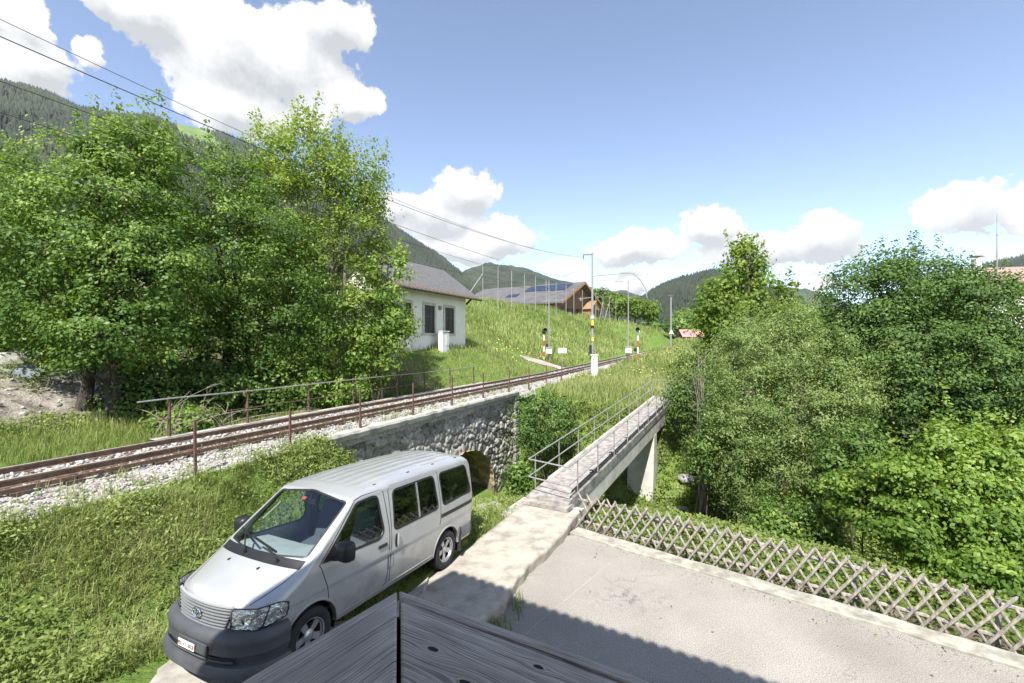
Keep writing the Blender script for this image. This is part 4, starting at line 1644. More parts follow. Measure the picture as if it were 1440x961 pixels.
for z_, nm, hh in ((2.1, 'yellow_plate', .75), (.25, 'yellow_plate', .55)):
    mb = MB()
    mb.box((mp_.x, mp_.y - .16, z_), (.27, .06, hh * .8))
    mb.build(nm, M['yellow'], ms, ms.location)
mb = MB()
mb.box((mp_.x - .25, mp_.y - .2, -.9), (.25, .3, 1.0))
mb.build('switch_box', M['black'], ms, ms.location)
for k, z_ in enumerate((2.6, 1.55)):
    mb = MB()
    mb.tube([Vector((mp_.x, mp_.y, z_)), Vector((mp_.x, mp_.y, z_ + .3))], .2, 8)
    mb.build('band', M['white'] if k == 0 else M['black'], ms, ms.location)


def wire(o0, f, label, s0=-12, s1=49.5, r=.012, cat='overhead wire', o1=None):
    mb = MB()
    P = []
    for s in np.linspace(s0, s1, 60):
        oo_ = o0 + ((o1 - o0) * (s - s0) / (s1 - s0) if o1 is not None else 0)
        P.append(so(s, oo_, f(s)))
    mb.tube(P, r, 5)
    tag(mb.build('overhead_wire', M['pipe_dk'], smooth=True), label, cat, 'overhead wires along the railway')


wire(-13.6, lambda s: 6.3 + .0019 * (s - 9) ** 2, 'thick upper overhead cable sagging from the mast top to the upper left', r=.012)
wire(-13.45, lambda s: 6.2 + .0019 * (s - 9) ** 2 + .0002 * (s - 49) ** 2 - .02, 'thinner cable running just beneath the upper overhead cable', r=.0075)
cw = lambda s: 3.0 + 1.55 * float(sstep(8, 60, np.array(s))) * 1.25
mw = lambda s: 4.32 + .00105 * max(s - 14, 0) ** 2 * 1.5
wire(-10.85, mw, 'catenary wire hanging above the track ahead of the leafy trees', s1=48, r=.008)
wire(-11.3, lambda s: mw(s) - .36 - .004 * max(s - 20, 0), 'second catenary wire close below the first above the track', s1=48, r=.0075)
wire(-10.85, cw, 'lowest contact wire straight above the rails', s1=48.5, r=.008)

wb_ = at(835.5, 522, 32)
cb_ = thing('relay_box', Vector((wb_.x, wb_.y, tz(wb_.x, wb_.y) - .1)), 'slim white relay box with lid standing in grass right beside the rails', 'relay box')
mb = MB()
z0 = cb_.location.z
mb.box((wb_.x, wb_.y, (-.99 + z0) / 2), (.42, .34, -.99 - z0))
mb.build('body', M['white'], cb_, cb_.location, bevel=.015)
mb = MB()
mb.box((wb_.x, wb_.y, -.95), (.52, .44, .10))
mb.build('lid', mat('box_lid', (.6, .6, .58), (.5, .5, .48), 4, .5), cb_, cb_.location, bevel=.02)
mb = MB()
mb.box((wb_.x - .08, wb_.y - .18, -1.25), (.06, .02, .08))
mb.build('lock', M['black'], cb_, cb_.location)


def barrier(px, d, ytop, yb, label):
    x = (px - 720) / 640 * d
    g0 = tz(x, d) - .1
    zb_ = (480.5 - yb) / 640 * d
    zt_ = (480.5 - ytop) / 640 * d
    b = thing('barrier_machine', Vector((x, d, g0)), label, 'level crossing barrier', 'raised level crossing barriers')
    mb = MB()
    mb.bar((x, d, g0), (x, d, zb_ + .35), .3, .3)
    mb.build('stand', M['oldwood'], b, b.location)
    mb = MB()
    mb.box((x - .02, d, zb_ + .62), (.62, .4, .5))
    mb.build('housing', M['white'], b, b.location, bevel=.03)
    mb = MB()
    mb.box((x, d - .08, zb_ + .98), (.72, .3, .2))
    mb.build('counterweight', mat('grey_green_paint', (.30, .31, .26), (.22, .23, .19), 5, .6), b, b.location)
    mb = MB()
    n = 9
    for k in range(n):
        mb.mi = k % 2 if False else 0
        a = zb_ + .9 + (zt_ - zb_ - .9) * k / n
        e = zb_ + .9 + (zt_ - zb_ - .9) * (k + 1) / n
        mb.tube([(x, d, a), (x, d, e)], [.075 - .004 * k, .071 - .004 * k], 6)
    mb.build('boom', M['galv'], b, b.location, smooth=True)
    return b


barrier(772, 45, 394, 503, 'white barrier machine with raised boom left of the mast')
barrier(883.5, 46, 394, 502, 'white barrier machine with raised boom right of the mast')


def signal(px, d, yt, yb, face, label):
    x = (px - 720) / 640 * d
    zt_, zb_ = (480.5 - yt) / 640 * d, (480.5 - yb) / 640 * d
    g0 = min(tz(x, d), zb_) - .2
    b = thing('crossing_signal', Vector((x, d, g0)), label, 'warning light', 'red and white level crossing lights')
    n = 5
    L_ = zt_ - .7 - g0
    for k in range(n):
        mb = MB()
        mb.tube([(x, d, g0 + L_ * k / n), (x, d, g0 + L_ * (k + 1) / n)], .08, 8)
        mb.build('post_band', M['red'] if k % 2 else M['white'], b, b.location, smooth=True)
    mb = MB()
    mb.box((x, d, zt_ - .35), (.33, .1, .5))
    mb.build('backboard', M['black'] if face > 0 else M['white'], b, b.location)
    mb = MB()
    Mx = Matrix.Translation((x + .1 * face, d - .05, zt_ - .3)) @ Matrix.Rotation(R(75), 4, 'X') @ Matrix.Rotation(R(0), 4, 'Y')
    mb.lathe([(.0, .0), (.16, .0), (.2, .3), (.18, .3), (.14, .05), (0, .05)], Mx, 12)
    mb.build('lamp_hood', M['black'], b, b.location)
    mb = MB()
    mb.box((x + .28 * face, d - .1, zb_ + 1.15), (.25, .25, .3))
    mb.build('bell', M['black'], b, b.location)


signal(765, 43, 461, 503, 1, 'red and white signal post beside the left barrier machine')
signal(897, 44, 460, 509, -1, 'red and white signal post with dark lamp right of the mast')
p = at(790.7, 512, 38)
g0 = tz(p.x, p.y) - .2
sg = thing('notice_board', Vector((p.x, p.y, g0)), 'small plain white notice board on a thin post in the meadow', 'sign')
mb = MB()
mb.tube([(p.x, p.y, g0), (p.x, p.y, -.75)], .03, 6)
mb.build('post', M['galv'], sg, sg.location)
mb = MB()
mb.box((p.x, p.y - .04, -.75), (.72, .02, .42))
mb.build('panel', M['white'], sg, sg.location)
# level crossing lane climbing to the left
M['lane'] = mat('pinkish_gravel_lane', (.42, .36, .31), (.26, .22, .185), 2, .95, .4)
cen = [so(38.5, -8.8), so(38.8, -12.8), so(38.0, -13.8), so(36.6, -14.5), so(35.4, -15.0)]
mb = MB()
P = []
for i in range(len(cen)):
    d = (cen[min(i + 1, len(cen) - 1)] - cen[max(i - 1, 0)]).normalized()
    nrm = Vector((d.y, -d.x, 0))
    for k in range(1):
        row = []
        for w in np.linspace(-.95, .95, 9) * (1 - .5 * (i == len(cen) - 1)):
            q = cen[i] + nrm * w
            row.append(Vector((q.x, q.y, tz(q.x, q.y) + .04)))
        P.append(row)
mb.grid(P)
tag(mb.build('lane', M['lane'], smooth=True), kind='structure')

# tall net poles along the crest, lamp pole, red shed
nf = thing('ball_fence', at(740, 425, 75), 'row of tall white ball net poles with guy stays before the hall', 'net fence')
plist = [(679, 372, 428, 62), (700.5, 375, 427, 65), (719.5, 381, 428, 68), (737.5, 385, 430, 71), (753, 389, 432, 74), (768, 394, 434, 77), (782, 397, 436, 80), (796, 400, 438, 83), (807, 405, 441, 86), (819, 408, 443, 89), (838, 411, 446, 93), (848, 414, 447, 96), (857, 417, 449, 99), (866, 421, 451, 102)]
tops = []
for px, yt, yb, d in plist:
    a, b = at(px, yb, d), at(px, yt, d)
    a.z = min(a.z, tz(a.x, a.y)) - .3
    mb = MB()
    mb.tube([a, b] if px not in (679, 700.5) else [a, b, b + Vector((.5, -.2, .35)), b + Vector((1.0, -.3, .4))], .055, 6)
    mb.build('pole', M['galv'], nf, nf.location, smooth=True)
    tops.append(b)
for h_ in (0, -2.2):
    mb = MB()
    mb.tube([t + Vector((0, 0, h_)) for t in tops], .018, 4)
    mb.build('net_cable', M['pipe_dk'], nf, nf.location)
mb = MB()
mb.tube([at(679, 385, 62), at(655, 420, 58)], .06, 6)
mb.tube([at(848, 425, 96), at(843, 449, 93)], .06, 6)
mb.tube([at(857, 425, 99), at(850, 450, 96)], .06, 6)
mb.build('stay', M['galv'], nf, nf.location)
p = at(943.5, 470, 80)
g0 = tz(p.x, p.y) - .3
lp = thing('lamp_pole', Vector((p.x, p.y, g0)), 'grey pole with small head and white triangle behind the meadow grass', 'pole')
mb = MB()
mb.tube([(p.x, p.y, g0), (p.x, p.y, at(943, 416, 80).z)], [.16, .12], 7)
mb.build('pole', M['galv'], lp, lp.location, smooth=True)
mb = MB()
mb.box((p.x - .2, p.y, at(943, 416, 80).z), (.9, .4, .25))
mb.build('head', M['oldwood'], lp, lp.location)
mb = MB()
z_ = at(943, 470, 80).z
mb.prism([(p.x - .45, p.y - .2, z_), (p.x + .45, p.y - .2, z_), (p.x, p.y - .2, z_ + .8)], (0, .04, 0))
mb.build('triangle_sign', M['white'], lp, lp.location)
p = at(975, 476, 105)
p = at(975, 474, 105)
sh_ = thing('red_roofed_shed', Vector((p.x, p.y, tz(p.x, p.y) - .5)), 'small distant shed with red striped metal roof beyond the meadow', 'shed')
mb = MB()
g0 = tz(p.x, p.y) - .6
mb.box((p.x, p.y + 2, (g0 + p.z + .2) / 2), (4.6, 3.6, p.z + .2 - g0))
mb.build('wall', M['oldwood'], sh_, sh_.location)
mb = MB()
P = [[Vector((p.x + sx, p.y - .3, p.z)), Vector((p.x + sx, p.y + 2, p.z + 1.75)), Vector((p.x + sx, p.y + 4.3, p.z)), Vector((p.x + sx, p.y + 2, p.z + 1.6))] for sx in (-2.6, 2.6)]
mb.grid(P, closed=True)
mb.build('roof', M['redroof'], sh_, sh_.location)

# brown-roofed house behind the right-hand trees
p = at(1440, 397, 46)
nh = thing('brown_roofed_house', Vector((p.x + 4, p.y + 4, -4)), 'house with pale brown tiled roof half hidden behind the right trees', 'house')
mb = MB()
e1v, e2v = Vector((.96, -.28, 0)), Vector((.28, .96, 0))
c0 = at(1384, 397, 46)
ez_, rz_ = c0.z, c0.z + 1.95


def np_(a, b, z):
    return Vector((c0.x, c0.y, 0)) + e1v * a + e2v * b + Vector((0, 0, z))


for a in (.5, 14):
    mb.add([np_(a, .6, -6), np_(a, 7.4, -6), np_(a, 7.4, ez_), np_(a, 4, rz_ - .15), np_(a, .6, ez_)], [(0, 1, 2, 3, 4)])
for b in (.6, 7.4):
    mb.add([np_(.5, b, -6), np_(14, b, -6), np_(14, b, ez_), np_(.5, b, ez_)], [(0, 1, 2, 3)])
mb.build('wall', M['plaster'], nh, nh.location)
mb = MB()
for b0 in (-.1, 8.1):
    P = [[np_(a, 4, rz_), np_(a, b0, ez_), np_(a, b0, ez_ - .2), np_(a, 4, rz_ - .2)] for a in (0, 14.5)]
    mb.grid(P, closed=True)
mb.build('roof', mat('brown_roof_tiles', (.34, .25, .20), (.24, .17, .135), 3, .85, .4, 14, stretch=(1, 1, 3)), nh, nh.location)
mb = MB()
q = at(1373, 377, 45.5)
mb.box((q.x, q.y, q.z + .1), (.55, .55, 1.6))
ch = mb.build('chimney', M['plaster'], nh, nh.location)
mb = MB()
mb.box((q.x, q.y, q.z + 1.15), (1.0, .9, .14), taper=(.6, .6))
mb.build('cap', M['brownwood'], ch, nh.location)
q = at(1402, 374, 47)
am = thing('antenna_mast', q, 'thin tapering antenna mast rising above the brown tiled roof', 'antenna')
mb = MB()
mb.tube([q - Vector((0, 0, .8)), at(1402, 345, 47), at(1402, 300, 47)], [.07, .05, .02], 6)
mb.build('pole', M['galv'], am, am.location)
mb = MB()
mb.tube([at(1402, 331, 47) - Vector((.12, 0, 0)), at(1402, 331, 47) + Vector((.12, 0, 0))], .05, 6)
mb.build('collar', M['galv'], am, am.location)

# ------------------------------------------------------------------ the balcony we stand on, its roof and wall
E1, E2 = Vector((.863, -.505, 0)).normalized(), Vector((-.63, -.777, 0)).normalized()
K = Vector((-2.24, 2.6, 3.2))
chl = thing('chalet', Vector((-1.5, -2, -4.4)), 'own timber chalet whose tiled eave overhangs the balcony', 'chalet')
mb = MB()
mb.prism([K, K + E2 * 5.2 + Vector((0, 0, .02)), K + E2 * 5.2 + E1 * 13 + Vector((0, 0, .02)), K + E1 * 13], (0, 0, .12))
rf = mb.build('roof', M['brownwood'], chl, chl.location)
mb = MB()
for k in range(66):
    q = K + E1 * (.1 + .195 * k) + Vector((0, 0, .13))
    mb.tube([q + E2 * .35 + Vector((0, 0, .01)), q - Vector((E2.x, E2.y, 0)) * .10], .098, 8)
mb.build('tile_edge', mat('roof_tile', (.3, .14, .09), (.2, .09, .06), 5, .8), rf, chl.location)
mb = MB()
wv = K + E2 * 4.0 + E1 * .6
mb.prism([Vector((wv.x, wv.y, -4.4)), Vector((wv.x, wv.y, -4.4)) + E1 * 12, Vector((wv.x, wv.y, -4.4)) + E1 * 12 + E2 * .3, Vector((wv.x, wv.y, -4.4)) + E2 * .3], (0, 0, 8.3))
mb.build('wall', M['brownwood'], chl, chl.location)


def plank_mat(name, ang, knots):
    """grey weathered softwood: fine dark grain lines bending round knots"""
    m, nt, b = new_mat(name)
    N, L = nt.nodes, nt.links
    tc = N.new('ShaderNodeTexCoord')
    mp = N.new('ShaderNodeMapping')
    mp.vector_type = 'TEXTURE'
    mp.inputs['Rotation'].default_value = (0, 0, ang)
    L.new(tc.outputs['Object'], mp.inputs[0])
    sp_ = N.new('ShaderNodeSeparateXYZ')
    L.new(mp.outputs[0], sp_.inputs[0])

    def ma(op, a, b_=None, c=None):
        n = N.new('ShaderNodeMath')
        n.operation = op
        for i, x in enumerate((a, b_, c)):
            if x is None:
                continue
            if isinstance(x, (int, float)):
                n.inputs[i].default_value = x
            else:
                L.new(x, n.inputs[i])
        return n.outputs[0]
    gx_, gy_ = sp_.outputs[0], sp_.outputs[1]
    g = gy_
    dark = None
    for (kx, ky, kr) in knots:
        dx = ma('MULTIPLY', ma('SUBTRACT', gx_, kx), .45)
        dy = ma('SUBTRACT', gy_, ky)
        d2 = ma('ADD', ma('MULTIPLY', dx, dx), ma('MULTIPLY', dy, dy))
        ex = ma('POWER', 2.718, ma('MULTIPLY', d2, -1 / (kr * 2.2) ** 2))
        sg_ = ma('DIVIDE', dy, ma('SQRT', ma('ADD', d2, kr * kr * .5)))
        g = ma('SUBTRACT', g, ma('MULTIPLY', ma('MULTIPLY', ex, sg_), kr * 1.3))
        dk = ma('LESS_THAN', d2, (kr * .55) ** 2)
        dark = dk if dark is None else ma('MAXIMUM', dark, dk)
    cb = N.new('ShaderNodeCombineXYZ')
    L.new(ma('MULTIPLY', gx_, 1.1), cb.inputs[0])
    L.new(ma('MULTIPLY', g, 42), cb.inputs[1])
    n1 = N.new('ShaderNodeTexNoise')
    n1.inputs['Scale'].default_value = 2.0
    n1.inputs['Detail'].default_value = 4
    n1.inputs['Roughness'].default_value = .55
    L.new(cb.outputs[0], n1.inputs['Vector'])
    cb2 = N.new('ShaderNodeCombineXYZ')
    L.new(ma('MULTIPLY', gx_, 6), cb2.inputs[0])
    L.new(ma('MULTIPLY', g, 300), cb2.inputs[1])
    n2 = N.new('ShaderNodeTexNoise')
    n2.inputs['Scale'].default_value = 2.0
    n2.inputs['Detail'].default_value = 3
    L.new(cb2.outputs[0], n2.inputs['Vector'])
    wv_ = ma('SINE', ma('ADD', ma('MULTIPLY', g, 1250), ma('MULTIPLY', n1.outputs['Fac'], 30)))
    h_ = ma('ADD', ma('MULTIPLY', wv_, .11), ma('ADD', ma('MULTIPLY', n1.outputs['Fac'], .5), ma('MULTIPLY', n2.outputs['Fac'], .55)))
    r = N.new('ShaderNodeValToRGB')
    r.color_ramp.elements[0].position, r.color_ramp.elements[0].color = .28, (.11, .105, .10, 1)
    r.color_ramp.elements[1].position, r.color_ramp.elements[1].color = .74, (.74, .68, .60, 1)
    e = r.color_ramp.elements.new(.5)
    e.color = (.50, .46, .405, 1)
    L.new(h_, r.inputs[0])
    # long drying splits and blotchy weathering
    cb3 = N.new('ShaderNodeCombineXYZ')
    L.new(ma('MULTIPLY', gx_, 1.6), cb3.inputs[0])
    L.new(ma('MULTIPLY', g, 60), cb3.inputs[1])
    n3 = N.new('ShaderNodeTexNoise')
    n3.inputs['Scale'].default_value = 1.7
    n3.inputs['Detail'].default_value = 6
    L.new(cb3.outputs[0], n3.inputs['Vector'])
    sp3 = N.new('ShaderNodeMapRange')
    sp3.inputs['From Min'].default_value = .675
    sp3.inputs['From Max'].default_value = .70
    L.new(n3.outputs['Fac'], sp3.inputs['Value'])
    dark = ma('MAXIMUM', dark, sp3.outputs[0])
    n4 = N.new('ShaderNodeTexNoise')
    n4.inputs['Scale'].default_value = 7
    n4.inputs['Detail'].default_value = 6
    L.new(tc.outputs['Object'], n4.inputs['Vector'])
    bl = N.new('ShaderNodeMapRange')
    bl.inputs['From Min'].default_value = .3
    bl.inputs['From Max'].default_value = .7
    bl.inputs['To Min'].default_value = .72
    bl.inputs['To Max'].default_value = 1.15
    L.new(n4.outputs['Fac'], bl.inputs['Value'])
    vs_ = N.new('ShaderNodeVectorMath')
    vs_.operation = 'SCALE'
    L.new(r.outputs[0], vs_.inputs[0])
    L.new(bl.outputs[0], vs_.inputs['Scale'])
    mx = N.new('ShaderNodeMix')
    mx.data_type = 'RGBA'
    L.new(dark, mx.inputs[0])
    L.new(vs_.outputs[0], mx.inputs[6])
    mx.inputs[7].default_value = (.015, .014, .014, 1)
    L.new(mx.outputs[2], b.inputs['Base Color'])
    b.inputs['Roughness'].default_value = .8
    bp = N.new('ShaderNodeBump')
    bp.inputs['Strength'].default_value = .5
    bp.inputs['Distance'].default_value = .004
    L.new(ma('SUBTRACT', h_, dark), bp.inputs['Height'])
    L.new(bp.outputs[0], b.inputs['Normal'])
    return m


AP = Vector((-.229, .9156, -.5))
D1, D2 = Vector((.442, -.25, 0)).normalized(), Vector((-.172, -.25, 0)).normalized()
I1, I2 = Vector((D1.y, -D1.x, 0)), Vector((-D2.y, D2.x, 0))     # inward normals
brl = thing('balcony_railing', AP, 'weathered grey wooden balcony handrail corner with open mitre joint in shade', 'balcony railing')
a1, a2 = math.atan2(D1.y, D1.x), math.atan2(D2.y, D2.x)
mit = (Vector((-.158, .63, -.5)) - AP).normalized()
PW = .30


def plank(D, I, w0, w1, gap, L_, name, m, dz=0.0):
    # from the mitre line outwards; w0..w1 = distance in from the outer edge
    def mpt(w):
        # mitre line param where inward distance = w
        k = w / mit.dot(I)
        return AP + mit * k + D * gap
    mb = MB()
    poly = [mpt(w0), AP + I * w0 + D * L_, AP + I * w1 + D * L_, mpt(w1)]
    poly = [Vector((p.x, p.y, -.5 + dz)) for p in poly]
    if (poly[1] - poly[0]).cross(poly[2] - poly[1]).z > 0:
        poly.reverse()
    mb.prism(poly, (0, 0, -.045))
    return mb.build(name, m, brl, brl.location, bevel=.004)


def knot(px, py, ang):
    p = at(px, py, 640 * .5 / (py - 480.5)) - AP
    c, s = math.cos(-ang), math.sin(-ang)
    return p.x * c - p.y * s, p.x * s + p.y * c


k1 = [(*knot(609, 913, a1), .0085), (*knot(757, 938, a1), .007), (*knot(655, 961, a1), .0095), (.72, -.1, .01)]
plank(D1, I1, .0245, PW, .006, 3.0, 'top_plank', plank_mat('grey_plank', a1, k1))
plank(D1, I1, 0, .0225, .003, 3.0, 'edge_strip', plank_mat('grey_strip', a1, [(.9, 0, .006)]), .001)
plank(D2, I2, 0, PW, .003, 2.0, 'top_plank', plank_mat('grey_plank', a2, [(.3, .06, .008)]))
for D, I, L_ in ((D1, I1, 2.9), (D2, I2, 1.9)):
    for k in range(int(L_ / .16)):
        if k == 0:
            continue
        q = AP + I * .1 + D * (k * .16)
        mb = MB()
        mb.bar((q.x, q.y, -.55), (q.x, q.y, -1.5), .03, .13, D)
        mb.build('board', M['oldwood'], brl, brl.location)
mb = MB()
q = AP + mit * .2
mb.bar((q.x, q.y, -.56), (q.x, q.y, -1.65), .1, .1)
mb.build('corner_post', M['oldwood'], brl, brl.location)
mb = MB()
q0, q1 = AP + mit * .012, AP + mit * .44
mb.bar((q0.x, q0.y, -.556), (q1.x, q1.y, -.556), .07, .018)
mb.build('slot_shade_strip', mat('slot_shade', (.03, .028, .025), (.02, .018, .016), 8, .9), brl, brl.location)  # dark strip added under the mitre gap so the slot reads as deep shade
mb = MB()
fz = -1.6
f0 = AP + mit * .1
mb.prism([Vector((f0.x, f0.y, fz)), Vector((f0.x, f0.y, fz)) + D1 * 5, Vector((f0.x, f0.y, fz)) + D1 * 5 + I1 * 2.1, Vector((f0.x, f0.y, fz)) + I1 * 2.3 + D2 * .2], (0, 0, -.12))
mb.build('balcony_floor', M['oldwood'], chl, chl.location)
# ------------------------------------------------------------------ the van (x forward, y to its left, z up)
VP, VYAW, VPITCH = Vector((-1.95, 8.66, -4.14)), R(-115.6), R(3.0)
van = thing('passenger_van', VP, 'silver grey passenger van parked in the grass beside the concrete path', 'van')
van.rotation_euler = (0, -VPITCH, VYAW)


def paint():
    m, nt, b = new_mat('silver_paint')
    N, L = nt.nodes, nt.links
    tc = N.new('ShaderNodeTexCoord')
    n = N.new('ShaderNodeTexNoise')
    n.inputs['Scale'].default_value = 2.2
    n.inputs['Detail'].default_value = 8
    L.new(tc.outputs['Object'], n.inputs['Vector'])
    r = N.new('ShaderNodeValToRGB')
    r.color_ramp.elements[0].position, r.color_ramp.elements[0].color = .3, (.42, .425, .43, 1)
    r.color_ramp.elements[1].position, r.color_ramp.elements[1].color = .7, (.48, .485, .485, 1)
    L.new(n.outputs['Fac'], r.inputs[0])
    # road dust on the lower body
    sz_ = N.new('ShaderNodeSeparateXYZ')
    L.new(tc.outputs['Object'], sz_.inputs[0])
    n2 = N.new('ShaderNodeTexNoise')
    n2.inputs['Scale'].default_value = 5
    n2.inputs['Detail'].default_value = 9
    L.new(tc.outputs['Object'], n2.inputs['Vector'])
    ad = N.new('ShaderNodeMath')
    ad.operation = 'MULTIPLY_ADD'
    L.new(n2.outputs['Fac'], ad.inputs[0])
    ad.inputs[1].default_value = -.9
    L.new(sz_.outputs[2], ad.inputs[2])
    mr = N.new('ShaderNodeMapRange')
    mr.inputs['From Min'].default_value = .45
    mr.inputs['From Max'].default_value = -.1
    mr.inputs['To Max'].default_value = .6
    L.new(ad.outputs[0], mr.inputs['Value'])
    md = N.new('ShaderNodeMix')
    md.data_type = 'RGBA'
    L.new(mr.outputs[0], md.inputs[0])
    L.new(r.outputs[0], md.inputs[6])
    md.inputs[7].default_value = (.24, .21, .17, 1)
    L.new(md.outputs[2], b.inputs['Base Color'])
    b.inputs['Metallic'].default_value = .35
    b.inputs['Roughness'].default_value = .42
    b.inputs['Coat Weight'].default_value = 1.0
    b.inputs['Coat Roughness'].default_value = .025
    return m


M['paint'] = paint()
M['plastic'] = mat('dark_grey_plastic', (.075, .08, .088), (.055, .058, .064), 3, .55, .1, 300, dist=.001)
M['blackplastic'] = mat('black_plastic', (.018, .018, .02), (.012, .012, .013), 5, .45)
M['rubber'] = mat('tyre_rubber', (.03, .03, .03), (.018, .018, .018), 12, .85, .2)
M['alloy'] = mat('alloy_rim', (.55, .55, .56), (.4, .4, .4), 8, .35, metallic=.8)
M['chrome'] = mat('chrome', (.7, .7, .71), (.6, .6, .61), 8, .12, metallic=1)
M['seat'] = mat('grey_seat_fabric', (.10, .115, .15), (.065, .075, .10), 40, .95)
M['dash'] = mat('grey_dashboard', (.36, .39, .40), (.30, .33, .34), 6, .8)
M['inside'] = mat('interior_trim', (.30, .31, .31), (.24, .25, .25), 6, .9)
M['glass'] = glass_mat('car_glass', (.80, .86, .84))
M['glass_dk'] = glass_mat('tinted_side_glass', (.27, .30, .29), ior=1.6)
M['lens'] = glass_mat('headlight_lens', (.93, .94, .95))

ku = [-.98, -.965, -.94, -.88, -.78, -.5, .5, 1.5, 2.05, 2.3, 2.5, 3.16, 3.24, 3.36, 3.6, 3.72, 3.79, 3.83]
kz = [1.50, 1.66, 1.76, 1.845, 1.895, 1.925, 1.945, 1.93, 1.89, 1.845, 1.71, 1.285, 1.235, 1.185, 1.075, 1.02, .965, .90]
kw = [.74, .775, .79, .815, .83, .84, .845, .845, .845, .845, .845, .84, .84, .835, .82, .80, .765, .73]
kr = [.10, .12, .13, .15, .16, .17, .17, .16, .11, .07, .06, .06, .07, .11, .12, .11, .08, .05]
kc = [.03, .04, .045, .05, .055, .06, .06, .06, .06, .055, .05, .045, .05, .06, .07, .07, .06, .05]
kb = [0, 0, 0, 0, 0, 0, 0, 0, .03, .07, .10, .17, .18, .20, .24, .25, .26, .26]


def _cub(xs, ys):
    def f(x):
        return float(np.interp(x, xs, ys))
    return f


fz_, fw_, fr_, fc_, fb_ = (_cub(ku, k) for k in (kz, kw, kr, kc, kb))


def side_y(u, z):
    w = fw_(u)
    y = w - .022 * max(0, (.7 - z) / .4) ** 2
    if z > 1.08:
        y -= .145 * ((z - 1.08) / .8) ** 1.35
    y += .010 * float(sstep(.83, .80, np.array(z)) * -1 + 0) if False else 0
    y -= .012 * float(sstep(.84, .815, np.array(z)))
    return y


def section(u):
    zt, r, c, w = fz_(u), fr_(u), fc_(u), fw_(u)
    zb = .33 if -0.95 < u < 3.7 else .38
    pts = []
    # iterate for corner position
    ys = side_y(u, zt - r - .03)
    ze = zt - c * ((ys - r) / w) ** 2
    zs = ze - r * .9
    zs = max(zs, zb + .2)
    zv = np.linspace(zb, zs, 46)
    for z in zv:
        pts.append((side_y(u, float(z)), float(z)))
    ys = pts[-1][0]
    for k in range(1, 9):
        a = k / 9 * math.pi / 2
        n = 2.3
        cy = math.cos(a) ** (2 / n)
        sy = math.sin(a) ** (2 / n)
        pts.append((ys - r + r * cy, zs + (ze - zs) * sy))
    y0 = ys - r
    for k in range(0, 19):
        y = y0 * (1 - k / 18)
        pts.append((y, zt - c * (y / w) ** 2))
    return pts


def bend(u, y):
    return u - fb_(u) * (abs(y) / .85) ** 2.3


us = np.concatenate([[-.98, -.965, -.94, -.91], np.arange(-.88, 3.60, .03), [3.61, 3.66, 3.70, 3.73, 3.76, 3.79, 3.81, 3.83]])
SEC = [section(float(u)) for u in us]
nv = len(SEC[0])
NT = 2 * nv - 1
BV = np.zeros((len(us), NT, 3))
for i, u in enumerate(us):
    for j, (y, z) in enumerate(SEC[i]):
        BV[i, j] = (bend(float(u), y), y, z)
        BV[i, NT - 1 - j] = (bend(float(u), y), -y, z)
# roof ribs: long shallow beads
yy = BV[:, :, 1]
ribs = np.zeros_like(yy)
for yr in (-.45, -.27, -.09, .09, .27, .45):
    ribs = np.maximum(ribs, np.exp(-((yy - yr) / .022) ** 2))
k = (BV[:, :, 0] < 1.95) & (BV[:, :, 0] > -.85) & (BV[:, :, 2] > 1.8)
BV[:, :, 2] += ribs * .010 * k


def poly_in(poly, x, z):
    n = len(poly)
    ins = np.zeros(np.shape(x), bool)
    for i in range(n):
        x1, z1 = poly[i]
        x2, z2 = poly[(i + 1) % n]
        c = ((z1 > z) != (z2 > z)) & (x < (x2 - x1) * (z - z1) / (z2 - z1 + 1e-12) + x1)
        ins ^= c
    return ins


def round_poly(poly, r, n=5):
    out = []
    m = len(poly)
    for i in range(m):
        p0, p1, p2 = (np.array(poly[(i + k) % m], float) for k in (-1, 0, 1))
        a, b = p0 - p1, p2 - p1
        la, lb = np.linalg.norm(a), np.linalg.norm(b)
        rr = min(r, la * .45, lb * .45)
        a, b = p1 + a / la * rr, p1 + b / lb * rr
        for t in np.linspace(0, 1, n):
            out.append(tuple((1 - t) ** 2 * a + 2 * t * (1 - t) * p1 + t * t * b))
    return out


W_FRONT = round_poly([(2.86, 1.17), (2.22, 1.745), (1.88, 1.76), (1.78, 1.73), (1.71, 1.22), (1.80, 1.12)], .07)
W_SLIDE = round_poly([(1.50, 1.15), (1.46, 1.745), (.36, 1.745), (.30, 1.16)], .10)
W_REAR = round_poly([(.17, 1.17), (.20, 1.745), (-.72, 1.735), (-.85, 1.19)], .10)
W_SCREEN = round_poly([(3.13, -.725), (3.17, -.35), (3.18, 0), (3.17, .35), (3.13, .725), (2.36, .665), (2.29, 0), (2.36, -.665)], .05)
WHEELS = ((0.0, .34), (2.985, .34))
SIDEV = np.zeros((len(us), NT), bool)
SIDEV[:, :47] = True
SIDEV[:, NT - 47:] = True
TOPV = np.zeros((len(us), NT), bool)
TOPV[:, 52:NT - 52] = True
UU = np.repeat(us[:, None], NT, 1)


def snap(poly, A, B_, mask):
    """move grid points that lie close to the outline onto it (A, B are 2-D coordinates)"""
    P = np.array(poly)
    Q = np.roll(P, -1, 0)
    pts = np.stack([A[mask], B_[mask]], -1)
    best = np.full(len(pts), 9.0)
    bp = pts.copy()
    for a, b in zip(P, Q):
        ab = b - a
        t = np.clip(((pts - a) @ ab) / (ab @ ab + 1e-12), 0, 1)
        q = a + t[:, None] * ab
        d = np.linalg.norm(pts - q, axis=1)
        m = d < best
        best[m] = d[m]
        bp[m] = q[m]
    return best, bp


